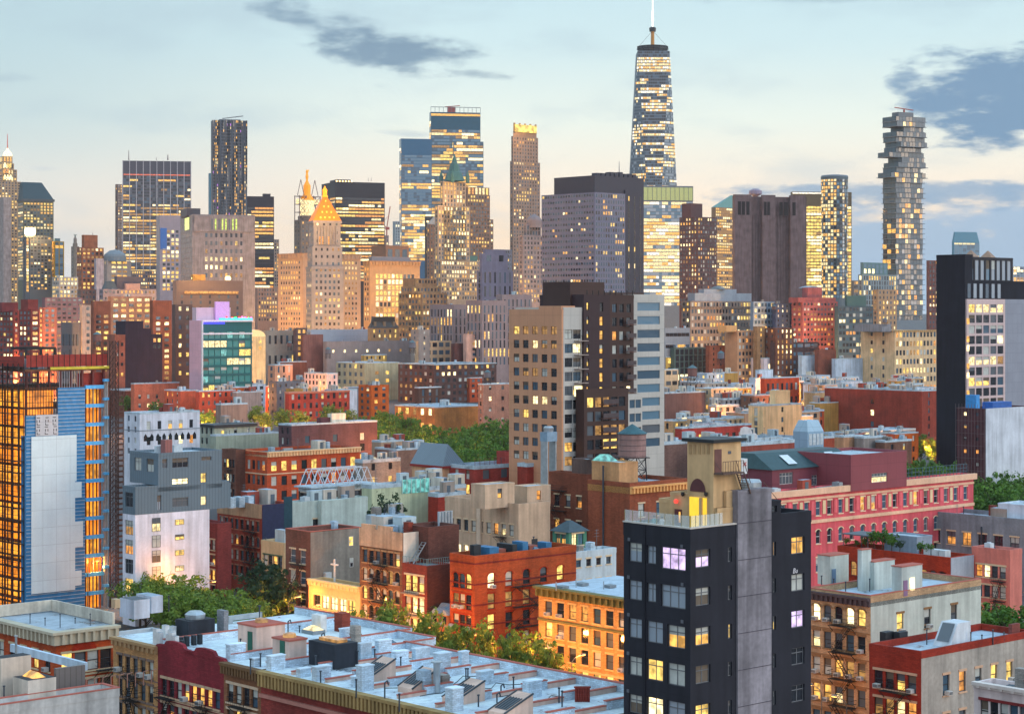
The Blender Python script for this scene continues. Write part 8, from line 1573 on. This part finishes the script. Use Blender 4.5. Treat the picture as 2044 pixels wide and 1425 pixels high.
for k, (px, Y, w) in enumerate(((520, 760, 40000), (640, 790, 60000), (672, 770, 70000), (820, 640, 50000), (850, 600, 60000), (780, 690, 40000), (300, 830, 60000), (345, 800, 60000), (380, 820, 60000), (440, 790, 60000), (930, 470, 20000), (905, 440, 15000), (985, 560, 15000), (1455, 760, 60000), (1530, 800, 60000), (1600, 700, 40000), (1700, 880, 60000), (1860, 640, 30000), (1530, 880, 60000), (1400, 950, 60000), (1680, 1000, 60000), (600, 1000, 80000), (700, 1100, 80000), (470, 1000, 80000), (1480, 1050, 80000), (1590, 1080, 80000))): lamp(wx(px, Y), Y, k*.9, w, 'sodium street lamp among the low roofs beyond the park', 'street lamps of the far blocks')
for px, Y, w in ((1690, 225, 6000), (1790, 205, 5000), (1640, 232, 6000), (1940, 290, 6000), (2000, 350, 8000), (1850, 330, 6000)): lamp(wx(px, Y), Y, 2.2, w, 'sodium street lamp in the side street by the tan tenement', 'street lamps of the right side street')
# floodlights on crowns and the warm glow of the avenues below the skyline
for px, py, Y, w in ((640, 438, 1385, 18000), (668, 438, 1385, 18000), (60, 455, 2290, 200000), (905, 395, 1780, 60000), (1050, 258, 1985, 40000), (400, 556, 1240, 18000), (455, 556, 1240, 18000), (1416, 585, 1140, 50000), (446, 618, 945, 16000)): light(None, at(px, py, Y), w, (1, .55, .18) if px != 446 else (.8, .3, 1), 1.5)
for px, Y, w in ((120, 1300, 400000), (250, 1500, 500000), (480, 1500, 400000), (600, 1400, 300000), (780, 1350, 400000), (860, 1600, 400000), (980, 1350, 300000), (1060, 1450, 300000), (1320, 2300, 600000), (1420, 1600, 400000), (1640, 1300, 300000), (1740, 1300, 300000), (50, 1150, 300000)): lamp(wx(px, Y), Y, .5, w * 1.4, 'bright avenue lamp deep among the skyline blocks', 'avenue lamps under the skyline', (1, .5, .16))
# lit green market canopies on the street
for k, (t, d, lab) in enumerate(((27, 8, 'glowing teal market canopy on the pavement, nearer the parish hall'), (22, 8.5, 'glowing teal market canopy under the brown stone tenement'))):
    x, y = SP(t, d); o = thing('canopy', lab, 'canopy', (x, y, 0), R_(90-TH))
    for sx in (-1, 1):
        for sy in (-1, 1): m = MB(); m.bar((sx*1.4, sy*1.4, 0), (sx*1.4, sy*1.4, 2.4), .04); m.build('leg', STEEL, o)
    m = MB(); m.frustum([(-1.6, -1.6), (1.6, -1.6), (1.6, 1.6), (-1.6, 1.6)], [(-.05, -.05), (.05, -.05), (.05, .05), (-.05, .05)], 2.4, 3.4); m.build('canvas', plain('lit_teal_canvas', '5ad8c0', .6, 0, .5), o)
# ---------------------------------------------------------------- ground and the near road
m = MB(); m.quad((-9000, -500, 0), (9000, -500, 0), (9000, 30000, 0), (-9000, 30000, 0))
tag(m.build('ground', wallmat('4c4a4c', 'concrete')), kind='structure')
m = MB(); a, c = SP(150, 7), SP(-60, 7); d, e = SP(-60, 17), SP(150, 17); m.poly([(*a, .004), (*c, .004), (*d, .004), (*e, .004)]); tag(m.build('road', wallmat('3a3a3e', 'concrete')), kind='structure')
for d0, d1 in ((0.5, 6.9), (17.1, 21)):
    m = MB(); p = [SP(150, d0), SP(-60, d0), SP(-60, d1), SP(150, d1)]; m.prism(p, 0, .13); tag(m.build('pavement', wallmat('8a8680', 'concrete')), kind='structure')
m = MB()
for k in range(40): t = 145-5*k; m.poly([(*SP(t, 11.9), .009), (*SP(t-2.4, 11.9), .009), (*SP(t-2.4, 12.1), .009), (*SP(t, 12.1), .009)])
tag(m.build('road_markings', plain('road_paint', 'b8b4a0', .7)), kind='structure')
# ---------------------------------------------------------------- the evening air
m = MB(); m.box(-3200, 3200, -80, 5200, -1, 640); hz = m.build('haze', bpy.data.materials.new('evening_haze')); tag(hz, kind='stuff')
hm = hz.data.materials[0]; hm.use_nodes = True; hm.node_tree.nodes.clear(); vo = hm.node_tree.nodes.new('ShaderNodeVolumePrincipled'); oo = hm.node_tree.nodes.new('ShaderNodeOutputMaterial'); hm.node_tree.links.new(vo.outputs[0], oo.inputs['Volume'])
vo.inputs['Color'].default_value = (1, .95, .92, 1); vo.inputs['Density'].default_value = .000035; vo.inputs['Anisotropy'].default_value = .2
